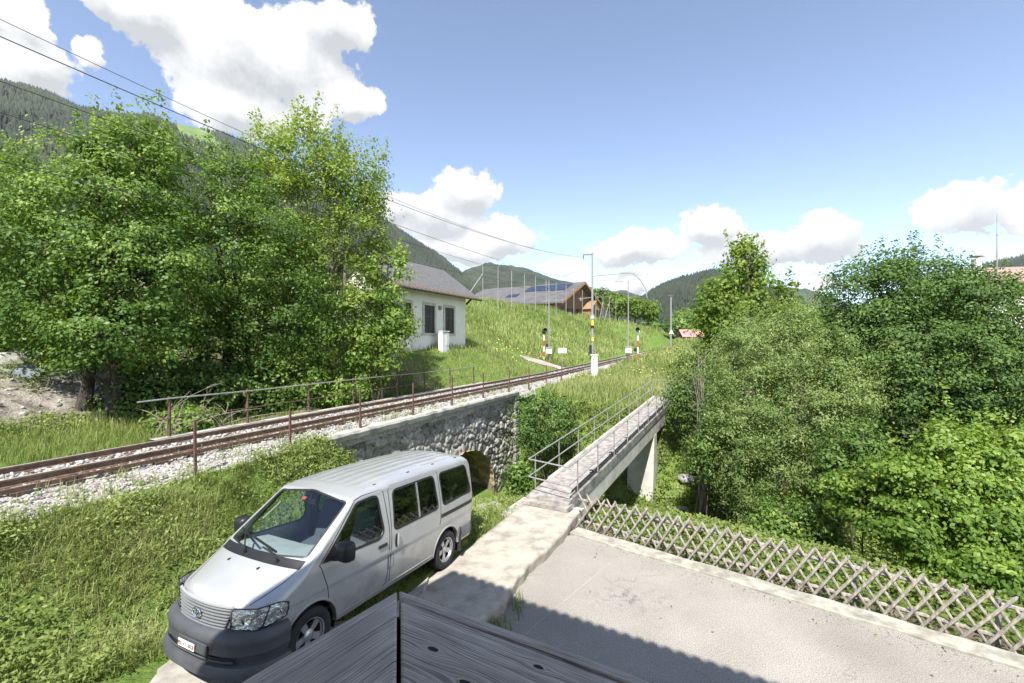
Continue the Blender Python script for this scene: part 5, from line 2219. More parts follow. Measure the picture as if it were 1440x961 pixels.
ixg = np.arange(len(us) * NT).reshape(len(us), NT)
F = np.stack([ixg[:-1, :-1], ixg[1:, :-1], ixg[1:, 1:], ixg[:-1, 1:]], -1).reshape(-1, 4)
flatX, flatY, flatZ = (BV[:, :, k].ravel().copy() for k in range(3))
uF = UU.ravel()
sideF, topF = SIDEV.ravel(), TOPV.ravel()
kill = np.zeros(len(F), bool)
outl = [(W_FRONT, 's'), (W_SLIDE, 's'), (W_REAR, 's'), (W_SCREEN, 't')]
for (wx, wz) in WHEELS:
    outl.append(([(wx + .405 * math.cos(t), wz + .405 * math.sin(t)) for t in np.linspace(0, 2 * math.pi, 40)[:-1]], 's'))
for poly, typ in outl:
    if typ == 's':
        A, B_, msk = flatX, flatZ, sideF
    else:
        A, B_, msk = uF, flatY, topF
    fa, fb2 = A[F].mean(1), B_[F].mean(1)
    okf = msk[F].all(1)
    hit = okf & poly_in(poly, fa, fb2)
    kill |= hit
    # boundary vertices: used both by killed and by kept faces
    ku_ = np.zeros(len(A), bool)
    kk_ = np.zeros(len(A), bool)
    ku_[F[hit].ravel()] = True
    kk_[F[~hit].ravel()] = True
    bnd = ku_ & kk_ & msk
    best, bp = snap(poly, A, B_, bnd)
    idx_ = np.nonzero(bnd)[0]
    for q, (i, (a_, b_)) in enumerate(zip(idx_, bp)):
        if best[q] > .06:
            continue
        if typ == 's':
            sg_ = np.sign(flatY[i])
            u_ = a_ + fb_(a_) * (abs(flatY[i]) / .85) ** 2.3
            flatX[i], flatZ[i] = a_, b_
            flatY[i] = sg_ * side_y(u_, b_)
        else:
            flatY[i] = b_
            flatX[i] = bend(a_, b_)
            flatZ[i] = fz_(a_) - fc_(a_) * (b_ / fw_(a_)) ** 2
F = F[~kill]
# front and rear closing surfaces: rows across the body
V = np.stack([flatX, flatY, flatZ], -1)
extraV, extraF = [], []
base = len(V)
for ui, u, flip in ((len(us) - 1, 3.83, False), (0, -.98, True)):
    rows = []
    for j in range(nv):
        y, z = SEC[ui][j]
        rows.append([(bend(u, y * t) + (.015 if not flip else -.01) * (1 - t * t), y * t, z) for t in np.linspace(1, -1, 17)])
    b0 = base + len(extraV)
    for r_ in rows:
        extraV += r_
    for a in range(nv - 1):
        for c in range(16):
            q = (b0 + a * 17 + c, b0 + a * 17 + c + 1, b0 + (a + 1) * 17 + c + 1, b0 + (a + 1) * 17 + c)
            extraF.append(q if not flip else q[::-1])
V = np.concatenate([V, np.array(extraV)])
F = np.concatenate([F, np.array(extraF)])
body = np_mesh('body', V, F, M['paint'], smooth=True, parent=van)
body.data.set_sharp_from_angle(angle=R(40))


def side_pt(x, z, sg, off=0.0):
    u = x
    for _ in range(4):
        u = x + fb_(u) * (side_y(u, z) / .85) ** 2.3
    return Vector((x, sg * (side_y(u, z) + off), z))


def top_pt(u, y, off=0.0):
    return Vector((bend(u, y), y, fz_(u) - fc_(u) * (y / fw_(u)) ** 2 + off))


def poly_fill(poly, fpt, nx=14):
    """flat-grid panel filling a polygon: fan of rings towards the centroid so that it follows the body"""
    P = np.array(poly)
    c = P.mean(0)
    mb = MB()
    rows = []
    for k in range(5):
        t = 1 - k / 5
        rows.append([fpt(*(c + (p - c) * t)) for p in P])
    mb.grid(rows, closed=True)
    b = len(mb.v)
    mb.v.append(tuple(fpt(*c)))
    n = len(P)
    o_ = b - n
    for i in range(n):
        mb.f.append((o_ + i, o_ + (i + 1) % n, b))
        mb.m.append(0)
    return mb


def seal(poly, fpt, w_out=.008, w_in=.028, h=.006):
    P = np.array(poly)
    c = P.mean(0)
    mb = MB()
    nxt, prv = np.roll(P, -1, 0), np.roll(P, 1, 0)
    tg = nxt - prv
    tg /= np.linalg.norm(tg, axis=1)[:, None] + 1e-9
    nm = np.stack([tg[:, 1], -tg[:, 0]], -1)
    sgn = np.sign(((P - c) * nm).sum(1))
    nm *= sgn[:, None]
    rows = []
    for off, hh in ((w_out, .001), (w_out * .4, h), (-w_in * .8, h), (-w_in, -.004)):
        rows.append([fpt(*(p + n_ * off), hh) for p, n_ in zip(P, nm)])
    mb.grid(rows, closed=True)
    return mb


for sg_ in (1, -1):
    for poly, nm in ((W_FRONT, 'front_door_window'), (W_SLIDE, 'sliding_door_window'), (W_REAR, 'rear_quarter_window')):
        g_ = poly_fill(poly, lambda x, z: side_pt(x, z, sg_, -.006)).build(nm, M['glass_dk'] if nm != 'front_door_window' else M['glass'], van, smooth=True)
        seal(poly, lambda x, z, h=0: side_pt(x, z, sg_, h)).build('window_seal', M['blackplastic'], g_, smooth=True)
        if nm == 'sliding_door_window':
            mb = MB()
            mb.tube([side_pt(.86, z, sg_, .004) for z in np.linspace(1.18, 1.73, 6)], .018, 6)
            mb.build('window_divider', M['alloy'], g_)
        if nm == 'rear_quarter_window':
            pass
g_ = poly_fill(W_SCREEN, lambda u, y: top_pt(u, y, -.004)).build('windscreen', M['glass'], van, smooth=True)
seal(W_SCREEN, lambda u, y, h=0: top_pt(u, y, h), .006, .022, .005).build('window_seal', M['blackplastic'], g_, smooth=True)
# cowl, wipers
mb = MB()
P = [[top_pt(u, y, .004) for y in np.linspace(-.745, .745, 21)] for u in (3.165, 3.20, 3.24, 3.275)]
mb.grid(P)
mb.build('cowl', M['blackplastic'], van, smooth=True)
for y0, y1, u1 in ((.42, -.22, 3.05), (-.16, -.66, 3.00)):
    mb = MB()
    a, m_, b = top_pt(3.23, y0, .035), top_pt(u1 + .06, (y0 * .42 + y1 * .58), .045), top_pt(u1, y1, .02)
    mb.tube([a, a.lerp(m_, .6) + Vector((0, 0, .015)), m_], .011, 6)
    q0, q1 = top_pt(u1 + .09, y0 * .42 + y1 * .58 + .26, .016), top_pt(u1, y1 - .02, .016)
    mb.bar(q0, q1, .018, .022)
    mb.tube([top_pt(3.23, y0, 0), a], .022, 8)
    mb.build('wiper', M['blackplastic'], van)
# gaps
M['gap'] = mat('panel_gap', (.03, .03, .03), (.02, .02, .02), 4, .9)


def strip(pts, w=.0058, h=.003, name='door_gap', m=None):
    mb = MB()
    mb.tube(pts, w, 4)
    return mb.build(name, m or M['gap'], van)


for sg_ in (1, -1):
    front = [side_pt(2.74 - .0 * z, z, sg_) for z in np.linspace(.72, 1.12, 8)]
    fd = [(2.62, .40), (2.72, .62), (2.75, .80), (2.88, 1.12), (2.91, 1.16), (2.24, 1.785), (2.1, 1.81), (1.72, 1.81), (1.66, 1.77), (1.60, 1.2), (1.60, .62), (1.64, .42), (1.75, .385), (2.55, .385)]
    pts = []
    for i in range(len(fd)):
        p, q = np.array(fd[i]), np.array(fd[(i + 1) % len(fd)])
        for t in np.linspace(0, 1, 7)[:-1]:
            pts.append(side_pt(*(p + (q - p) * t), sg_))
    pts.append(pts[0])
    strip(pts)
    sd_ = [(1.56, .42), (1.55, 1.76), (1.50, 1.82), (.28, 1.82), (.24, 1.75), (.24, .95), (.27, .86)]
    if True:
        pts = []
        for i in range(len(sd_) - 1):
            p, q = np.array(sd_[i]), np.array(sd_[i + 1])
            for t in np.linspace(0, 1, 9)[:-1]:
                pts.append(side_pt(*(p + (q - p) * t), sg_))
        strip(pts)
    mb = MB()
    mb.grid([[side_pt(x, z, sg_, .004) for x in np.linspace(.22, -.90, 24)] for z in (1.035, 1.02, .985, .97)])
    mb.build('door_track', M['blackplastic'], van)
    mb = MB()
    mb.grid([[side_pt(x, z, sg_, h) for x in np.linspace(1.66, 1.84, 8)] for z, h in ((1.035, .002), (1.03, .012), (.99, .014), (.98, .002))])
    mb.build('door_handle', M['blackplastic'], van)
    mb = MB()
    el = [side_pt(1.44 + .035 * math.cos(t), .99 + .105 * math.sin(t), sg_, .006) for t in np.linspace(0, 2 * math.pi, 21)[:-1]]
    mb.add(el, [tuple(range(20))])
    mb.build('door_handle', M['blackplastic'], van)
    mb = MB()
    mb.tube([side_pt(1.415, z, sg_, .018) for z in (.90, .94, 1.0, 1.05, 1.09)], [.012, .018, .02, .018, .012], 6)
    mb.build('handle_grip', M['paint'], van)
    if sg_ > 0:
        fl = round_poly([(1.38, .62), (1.38, .80), (1.52, .80), (1.52, .62)], .02)
        # fuel flap just behind the door pillar
        pts = [side_pt(x + .10, z, sg_, .0) for x, z in fl]
        strip(pts + pts[:1], .003, name='fuel_flap_gap')
    # sill strip
    mb = MB()
    mb.grid([[side_pt(x, z, sg_, h) for x in np.linspace(2.56, .43, 40)] for z, h in ((.40, .0), (.395, .012), (.36, .012), (.30, -.03), (.26, -.2))])
    mb.build('sill', M['paint'], van, smooth=True)
    # wheel arch lips and liners
    for (wx, wz) in WHEELS:
        mb = MB()
        th = np.linspace(-.08 * math.pi, 1.08 * math.pi, 40)
        P = []
        for r_, off in ((.43, .002), (.42, .014), (.40, .014), (.392, -.05)):
            P.append([side_pt(wx + r_ * math.cos(t), max(.34, wz + r_ * math.sin(t)), sg_, off) for t in th])
        mb.grid(P)
        mb.build('arch_lip', M['paint'], van, smooth=True)
        mb = MB()
        P = [[Vector((wx + .40 * math.cos(t), sg_ * y, wz + .40 * math.sin(t))) for t in th] for y in (.80, .45)]
        mb.grid(P)
        mb.add([Vector((wx + .42 * math.cos(t), sg_ * .45, wz + .42 * math.sin(t))) for t in th], [tuple(range(len(th)))])
        mb.build('wheel_well', M['blackplastic'], van)

# wheels
for (wx, wz) in WHEELS:
    for sg_ in (1, -1):
        we = bpy.data.objects.new('wheel', None)
        COL.objects.link(we)
        we.parent = van
        we.location = (wx, sg_ * .725, .335)
        Mx = Matrix.Rotation(R(-90 * sg_), 4, 'X')
        mb = MB()
        mb.lathe([(.205, -.085), (.25, -.098), (.30, -.10), (.325, -.085), (.335, -.05), (.335, .05), (.325, .085), (.30, .10), (.25, .098), (.205, .085), (.2, .0), (.205, -.085)], Mx, 44)
        for k in range(44):
            a = 2 * math.pi * k / 44
            q = Mx @ Vector((.333 * math.cos(a), .333 * math.sin(a), .062))
            q2 = Mx @ Vector((.333 * math.cos(a + .04), .333 * math.sin(a + .04), .012))
            mb.bar(q, q2, .012, .012)
        mb.build('tyre', M['rubber'], we, smooth=True)
        mb = MB()
        mb.lathe([(.205, .082), (.212, .09), (.198, .085), (.185, .05), (.175, -.05), (.0, -.05)], Mx, 40)
        mb.build('rim_well', mat('brake_shadow', (.07, .07, .07), (.04, .04, .04), 5, .7), we, smooth=True)
        mb = MB()
        mb.lathe([(.207, .082), (.214, .094), (.200, .088), (.188, .062), (.180, .058), (.182, .05)], Mx, 40)
        mb.lathe([(.0, .082), (.035, .08), (.045, .07), (.075, .062), (.08, .04)], Mx, 24)
        for k in range(5):
            a = 2 * math.pi * k / 5 + .2
            for da in (0,):
                p0, p1 = Vector((.05 * math.cos(a), .05 * math.sin(a), .055)), Vector((.192 * math.cos(a), .192 * math.sin(a), .062))
                t_ = Vector((-math.sin(a), math.cos(a), 0))
                vs = [p0 - t_ * .034, p1 - t_ * .045, p1 + t_ * .045, p0 + t_ * .034]
                vs2 = [v_ - Vector((0, 0, .03)) for v_ in vs]
                mb.add([Mx @ v_ for v_ in vs + vs2], [(0, 1, 2, 3), (7, 6, 5, 4), (0, 4, 5, 1), (1, 5, 6, 2), (2, 6, 7, 3), (3, 7, 4, 0)])
        mb.build('rim', M['alloy'], we, smooth=True)
    we.rotation_euler = (0, 0, 0)

# front bumper: rounded in plan, dark grey plastic
def plan(t, n=2.7, ax=.60, ay=.875, x0=3.33):
    c, s_ = math.cos(t), math.sin(t)
    return x0 + ax * math.copysign(abs(c) ** (2 / n), c), ay * math.copysign(abs(s_) ** (2 / n), s_)


TT = np.linspace(-math.pi / 2, math.pi / 2, 61)
prof = [(.735, -.16), (.725, -.05), (.70, -.012), (.655, .012), (.615, .018), (.60, .012), (.55, .006), (.49, .004), (.47, -.015), (.40, -.03), (.385, .025), (.33, .05), (.27, .045), (.235, .0), (.21, -.12)]
mb = MB()
P = []
for z, off in prof:
    row = []
    for t in TT:
        x, y = plan(t)
        d = Vector((math.cos(t), math.sin(t) * .8))
        d.normalize()
        zz_ = z - .10 * (0 if z < .7 else 0)
        row.append(Vector((x + off * d.x, y + off * d.y, zz_)))
    P.append(row)
mb.grid(P, flip=True)
fbm_ = mb.build('front_bumper', M['plastic'], van, smooth=True)


def front_pt(y, z, off=0.0):
    x = bend(3.83, y)
    return Vector((x + .012 + off, y, z))


def bump_pt(y, z, off):
    t = math.asin(max(-1, min(1, abs(y) / .875)) ** (2.7 / 2)) if abs(y) < .875 else math.pi / 2
    x, _ = plan(t)
    return Vector((x + off, y, z))


mb = MB()
mb.grid([[bump_pt(y, z, .004) for y in np.linspace(-.62, .62, 31)] for z in (.465, .405)], flip=False)
mb.build('air_intake', M['blackplastic'], fbm_)
mb = MB()
for y0, y1 in ((-.62, .30), (.32, .62)):
    mb.tube([bump_pt(y, .437, .012) for y in np.linspace(y0, y1, 16)], .009, 5)
mb.build('intake_bar', M['plastic'], fbm_)
mb = MB()
mb.prism([bump_pt(-.17, .60, .0) + Vector((.015, 0, 0)), bump_pt(-.17, .485, 0) + Vector((.015, 0, 0)), bump_pt(.33, .485, 0) + Vector((.03, 0, 0)), bump_pt(.33, .60, 0) + Vector((.03, 0, 0))], (.018, 0, 0))
mb.build('plate_holder', M['plastic'], fbm_, bevel=.006)
np_e = bpy.data.objects.new('number_plate', None)
px0 = 3.978
mb = MB()
mb.box((px0, .0, .535), (.008, .30, .08))
npl = mb.build('number_plate', M['white'], fbm_, bevel=.004)
bpy.data.objects.remove(np_e)
cu = bpy.data.curves.new('plate_lettering', 'FONT')
cu.body = 'BE 471882'
cu.size = .062
cu.align_x = 'CENTER'
cu.align_y = 'CENTER'
cu.extrude = .0006
cu.materials.append(M['black'])
tx = bpy.data.objects.new('plate_lettering', cu)
COL.objects.link(tx)
tx.location = (px0 + .0052, .0, .533)
tx.rotation_euler = (R(90), 0, R(90))
bpy.context.view_layer.update()
tm = bpy.data.meshes.new_from_object(tx.evaluated_get(bpy.context.evaluated_depsgraph_get()))
tm.transform(tx.matrix_basis)
bpy.data.objects.remove(tx)
tx = bpy.data.objects.new('plate_lettering', tm)
COL.objects.link(tx)
tx.parent = npl
for y_, m_ in ((-.132, M['red']), (.132, M['red'])):
    mb = MB()
    c_ = Vector((px0 + .0048, y_, .535))
    mb.prism([c_ + Vector((0, a, b)) for a, b in ((-.012, .022), (-.012, -.005), (0, -.022), (.012, -.005), (.012, .022))], (.0008, 0, 0))
    mb.build('plate_shield', m_, npl)

# grille with bars, chrome emblem, headlights
GP = [(-.50, .945), (-.40, .72), (.40, .72), (.50, .945)]
mb = MB()
mb.grid([[front_pt(y * (.40 + .10 * (z - .70) / .245) / .45, z, .006) for y in np.linspace(-.45, .45, 21)] for z in np.linspace(.70, .955, 4)])
gr_ = mb.build('grille', M['blackplastic'], van, smooth=True)
for k in range(7):
    z = .722 + k * .035
    w = (.40 + .10 * (z - .70) / .245)
    mb = MB()
    mb.grid([[front_pt(y, z + dz, o2) for y in np.linspace(-w, w, 21)] for dz, o2 in ((-.009, .008), (-.008, .024), (.006, .030), (.010, .022), (.011, .008))])
    mb.build('grille_bar', mat('grille_silver', (.38, .39, .40), (.32, .33, .34), 5, .45, metallic=.6) if k == 0 else gb.data.materials[0], gr_, smooth=True) if k else None
    if k == 0:
        gb = mb.build('grille_bar', mat('grille_silver', (.38, .39, .40), (.32, .33, .34), 5, .45, metallic=.6), gr_, smooth=True)
mb = MB()
mb.grid([[front_pt(y, z, o2) for y in np.linspace(-.515, .515, 21)] for z, o2 in ((.955, .004), (.957, .026), (.975, .026), (.985, .0))])
mb.build('grille_top_trim', M['paint'], gr_, smooth=True)


def ell(ry, rz, cz=0.0, r_=.006):
    return [front_pt(0, .845, .040) + Vector((0, ry * math.cos(t), cz + rz * math.sin(t))) for t in np.linspace(0, 2 * math.pi, 29)]


mb = MB()
mb.tube(ell(.072, .05), .008, 6, caps=False)
mb.tube(ell(.028, .048), .006, 6, caps=False)
mb.tube(ell(.052, .019, .022), .006, 6, caps=False)
mb.build('emblem', M['chrome'], gr_, smooth=True)

M['reflector'] = mat('faceted_reflector', (.85, .86, .87), (.55, .56, .57), 16, .2, 1.0, 16, metallic=.9, detail=2, dist=.03)


def hl_path(p, z, sg, off):
    """p 0 at the grille .. 1 on the wing"""
    if p < .55:
        y = .47 + (.735 - .47) * (p / .55)
        b = front_pt(y, z, 0)
        n = Vector((1, .35, 0))
    else:
        q = (p - .55) / .45
        # round the corner and run back along the wing
        u = 3.83 - .27 * q
        y = .735 + (side_y(3.5, z) - .735) * min(1, q * 1.6) ** .7
        b = Vector((bend(u, y), y, z))
        n = Vector((1 - q, .4 + q, 0))
    n.normalize()
    b = b + n * off
    return Vector((b.x, sg * b.y, b.z))


for sg_ in (1, -1):
    def zz2(p, k):
        lo_ = .725 + .05 * max(0, p - .5) / .5
        hi_ = .955 + .015 * p - .05 * max(0, p - .8) / .2
        return lo_ + (hi_ - lo_) * k
    mb = MB()
    ps = np.linspace(0, 1, 25)
    mb.grid([[hl_path(p, zz2(p, k), sg_, .012) for p in ps] for k in np.linspace(0, 1, 7)], flip=sg_ < 0)
    hl = mb.build('headlight', M['reflector'], van, smooth=True)
    mb = MB()
    mb.grid([[hl_path(p, zz2(p, k), sg_, .030 - .026 * (2 * abs(k - .5)) ** 4) for p in ps] for k in np.linspace(0, 1, 9)], flip=sg_ < 0)
    mb.build('lens', M['lens'], hl, smooth=True)
    mb = MB()
    ring = [hl_path(p, zz2(p, 0), sg_, .016) for p in ps] + [hl_path(1, zz2(1, k), sg_, .016) for k in np.linspace(0, 1, 6)] + [hl_path(p, zz2(p, 1), sg_, .016) for p in ps[::-1]] + [hl_path(0, zz2(0, k), sg_, .016) for k in np.linspace(1, 0, 6)]
    mb.tube(ring, .007, 5)
    mb.tube([hl_path(.60 + .08 * k, zz2(.6, k), sg_, .024) for k in np.linspace(0, 1, 6)], .006, 5)
    mb.build('lamp_surround', M['blackplastic'], hl)
    mb = MB()
    for p_, r_ in ((.34, .062), (.80, .04)):
        c_ = hl_path(p_, zz2(p_, .5), sg_, .014)
        Mx = Matrix.Translation(c_) @ Vector((1, .5 * sg_, 0)).to_track_quat('Z', 'Y').to_matrix().to_4x4()
        mb.lathe([(r_, .006), (r_ * .92, .010), (r_ * .6, -.0), (r_ * .25, .0), (r_ * .2, .008), (0, .01)], Mx, 20)
    mb.build('bulb_bowl', M['chrome'], hl, smooth=True)

# mirrors, rear bumper, hood jets
for sg_ in (1, -1):
    b0 = side_pt(2.70, 1.21, sg_, .01)
    mb = MB()
    c_ = Vector((2.67, sg_ * 1.02, 1.285))
    pr = []
    for k, (dx, sc) in enumerate(((-.07, .90), (-.065, 1.0), (0, 1.0), (.05, .92), (.085, .70), (.095, .4))):
        row = []
        for t in np.linspace(0, 2 * math.pi, 29)[:-1]:
            cy, cz = math.cos(t), math.sin(t)
            row.append(c_ + Vector((dx, .115 * sc * math.copysign(abs(cy) ** .5, cy) * 1.0, .125 * sc * math.copysign(abs(cz) ** .5, cz))))
        pr.append(row)
    mb.grid(pr, closed=True, flip=False)
    mb.add(pr[-1], [tuple(range(28))])
    mb.tube([b0 + Vector((0, 0, -.04)), Vector((2.67, sg_ * .94, 1.18)), Vector((2.67, sg_ * .98, 1.21))], .025, 7)
    mr_ = mb.build('door_mirror', M['blackplastic'], van, smooth=True)
    mb = MB()
    mb.add([p + Vector((-.0, 0, 0)) for p in pr[0]], [tuple(reversed(range(28)))])
    mb.build('mirror_glass', M['chrome'], mr_)
    mb = MB()
    tri = [(2.87, 1.17), (2.66, 1.36), (2.63, 1.15)]
    mb.add([side_pt(x, z, sg_, .008) for x, z in tri], [(0, 1, 2)])
    mb.build('mirror_base', M['blackplastic'], mr_)
mb = MB()
P = []
for z, off in ((.62, -.03), (.61, .02), (.50, .035), (.40, .025), (.36, -.03)):
    row = []
    for t in np.linspace(-math.pi / 2, math.pi / 2, 31):
        c_, s2 = math.cos(t), math.sin(t)
        n_ = 5
        row.append(Vector((-.45 - (.54 + off) * abs(c_) ** (2 / n_), (.83 + off) * math.copysign(abs(s2) ** (2 / n_), s2), z)))
    P.append(row)
mb.grid(P)
mb.build('rear_bumper', mat('grey_bumper', (.16, .165, .17), (.12, .125, .13), 4, .6), van, smooth=True)
for sg_ in (1, -1):
    mb = MB()
    mb.bar((-.43, sg_ * .73, .42), (-.45, sg_ * .73, .16), .26, .02, Vector((1, 0, 0)))
    mb.build('mud_flap', M['rubber'], van)
for y in (.28, -.28):
    mb = MB()
    mb.box(top_pt(3.36, y, .008), (.04, .018, .014))
    mb.build('washer_jet', M['blackplastic'], van)
for sg_ in (1, -1):
    mb = MB()
    pts = [top_pt(u, y, .0) for u, y in zip(np.linspace(3.21, 3.76, 14), sg_ * np.array([.735, .735, .73, .725, .72, .71, .70, .69, .675, .66, .645, .63, .61, .585]))]
    mb.tube(pts, .004, 4)
    mb.build('bonnet_gap', M['gap'], van)
    mb = MB()
    for u in (1.75, .95, .25, -.5):
        q = top_pt(u, sg_ * .63, .004)
        mb.box(q, (.06, .02, .012))
    mb.build('roof_plug', mat('rusty_plug', (.22, .12, .09), (.12, .07, .06), 20, .8), van)

# cabin
mb = MB()
mb.box((1.3, 0, .52), (3.9, 1.5, .06))
mb.build('cabin_floor', M['blackplastic'], van)
mb = MB()
P = []
for y in np.linspace(-.74, .74, 25):
    hump = .05 * math.exp(-((y - .36) / .2) ** 2)
    P.append([Vector((3.11 - .16 * (abs(y) / .85) ** 2.3, y, 1.17)), Vector((2.9 - .1 * abs(y) ** 2, y, 1.17 + .012)), Vector((2.62, y, 1.15 + hump)), Vector((2.45, y, 1.12 + hump)), Vector((2.38, y, 1.02)), Vector((2.5, y, .7))])
mb.grid(P)
mb.build('dashboard', M['dash'], van, smooth=True)
for y, sc in ((.38, 1), (-.38, 1)):
    st = bpy.data.objects.new('front_seat', None)
    COL.objects.link(st)
    st.parent = van
    for nm, c_, sz, rt in (('seat_cushion', (1.88, y, .82), (.5, .5, .16), 8), ('seat_back', (1.60, y, 1.14), (.14, .5, .62), -14), ('head_rest', (1.50, y, 1.52), (.10, .27, .18), -10)):
        mb = MB()
        mb.box(c_, sz, Matrix.Rotation(R(rt), 3, 'Y'), taper=(.9, .88))
        mb.build(nm, M['seat'], st, bevel=.04, smooth=True)
for x in (.75, -.1):
    mb = MB()
    mb.box((x, 0, .80), (.5, 1.36, .16))
    mb.box((x - .30, 0, 1.12), (.14, 1.36, .6), Matrix.Rotation(R(-14), 3, 'Y'))
    for y in (-.42, .02, .46):
        mb.box((x - .38, y, 1.5), (.09, .26, .16))
    mb.build('rear_bench', M['seat'], van, bevel=.04, smooth=True)
mb = MB()
Mx = Matrix.Translation((2.30, .38, 1.13)) @ Matrix.Rotation(R(-62), 4, 'Y')
mb.tube([Mx @ Vector((.185 * math.cos(t), .185 * math.sin(t), 0)) for t in np.linspace(0, 2 * math.pi, 33)], .016, 7, caps=False)
for a in (.3, 2.84, 4.71):
    mb.tube([Mx @ Vector((.05 * math.cos(a), .05 * math.sin(a), -.02)), Mx @ Vector((.18 * math.cos(a), .18 * math.sin(a), 0))], .018, 6)
mb.lathe([(0, 0), (.07, -.005), (.08, -.04)], Mx, 16)
mb.build('steering_wheel', M['blackplastic'], van, smooth=True)
mb = MB()
mb.box((2.36, 0, 1.70), (.03, .24, .07))
mb.tube([(2.36, 0, 1.72), (2.34, 0, 1.80)], .012, 6)
mb.build('inner_mirror', M['blackplastic'], van, bevel=.01)
mb = MB()
q = top_pt(2.42, -.06, -.012)
mb.box(q, (.05, .07, .004), Matrix.Rotation(R(33), 3, 'Y'))
mb.build('windscreen_sticker', M['red'], van)
mb = MB()
mb.tube([(2.62, -.655, 1.42), (2.66, -.60, 1.44), (2.45, -.575, 1.58), (2.38, -.61, 1.60)], .016, 7)
mb.build('grab_handle', M['inside'], van, smooth=True)
mb = MB()
P = [[Vector((u, y, fz_(u) - .05 - .08 * (abs(y) / .7) ** 2)) for y in np.linspace(-.66, .66, 9)] for u in np.linspace(-.85, 2.2, 12)]
mb.grid(P)
mb.build('headlining', M['inside'], van)
# ------------------------------------------------------------------ foliage


def unit(v):
    return v / (np.linalg.norm(v, axis=-1, keepdims=True) + 1e-9)


def leaf_quads(c, n, size, asp=0.62, droop=0.35, fold=0.18):
    """pointed leaves (two facets folded on the midrib) at c with normals n; 4 points each, one quad"""
    m = len(c)
    r = rng.normal(0, 1, (m, 3))
    a = unit(np.cross(n, r))
    a[:, 2] -= droop
    a = unit(a)
    b = unit(np.cross(a, n))
    nn = unit(np.cross(b, a))
    L_ = size[:, None]
    W_ = L_ * asp * 0.5
    p0 = c - a * L_ * .5
    p2 = c + a * L_ * .5
    p1 = c + b * W_ - nn * W_ * fold - a * L_ * .08
    p3 = c - b * W_ - nn * W_ * fold - a * L_ * .08
    V = np.stack([p0, p1, p2, p3], 1).reshape(-1, 3)
    F = np.arange(m * 4).reshape(m, 4)
    return V, F


def lobes_px(lst):
    out = []
    for (px, py, d, rx, rz) in lst:
        out.append((np.array(at(px, py, d)), np.array([rx, rx * .85, rz]) * d / 640))
    return out


def crown_clumps(lobes, n, shell=0.5, up=0.0):
    vol = np.array([np.prod(r) ** .62 for _, r in lobes])
    pick = rng.choice(len(lobes), n, p=vol / vol.sum())
    d = unit(rng.normal(0, 1, (n, 3)))
    d[:, 2] += up
    d = unit(d)
    rad = shell + (1 - shell) * rng.uniform(0, 1, n) ** .6
    rad *= rng.normal(1, .09, n)
    C = np.array([lobes[i][0] for i in pick]) + d * rad[:, None] * np.array([lobes[i][1] for i in pick])
    return C, d, pick


def foliage(C, D, per, cr, leaf, asp, flat=.6, tone=None, spread=.16, upw=.9, droop=.35):
    """C clump centres, D outward directions"""
    n = len(C)
    k = per
    crr = cr * rng.uniform(.6, 1.35, n)
    off = rng.normal(0, 1, (n, k, 3)) * np.array([.55, .55, .55 * flat]) * crr[:, None, None]
    P = C[:, None] + off
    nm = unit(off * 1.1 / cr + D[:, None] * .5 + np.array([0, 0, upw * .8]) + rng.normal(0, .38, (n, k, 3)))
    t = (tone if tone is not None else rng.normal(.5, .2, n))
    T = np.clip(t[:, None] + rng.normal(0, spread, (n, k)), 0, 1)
    sz = leaf * rng.uniform(.6, 1.25, n * k)
    V, F = leaf_quads(P.reshape(-1, 3), nm.reshape(-1, 3), sz, asp, droop)
    return V, F, np.repeat(T.ravel(), 4)


def limb(mb, a, b, r0, r1, sag=.12, n=6, nseg=5):
    a, b = Vector(a), Vector(b)
    L_ = (b - a).length
    j = Vector((random.uniform(-1, 1), random.uniform(-1, 1), random.uniform(0, 1))) * L_ * sag
    P, Rr = [], []
    for i in range(nseg + 1):
        t = i / nseg
        P.append(a.lerp(b, t) + j * math.sin(math.pi * t) + Vector((random.uniform(-1, 1), random.uniform(-1, 1), 0)) * L_ * .018)
        Rr.append(r0 + (r1 - r0) * t)
    mb.tube(P, Rr, n)


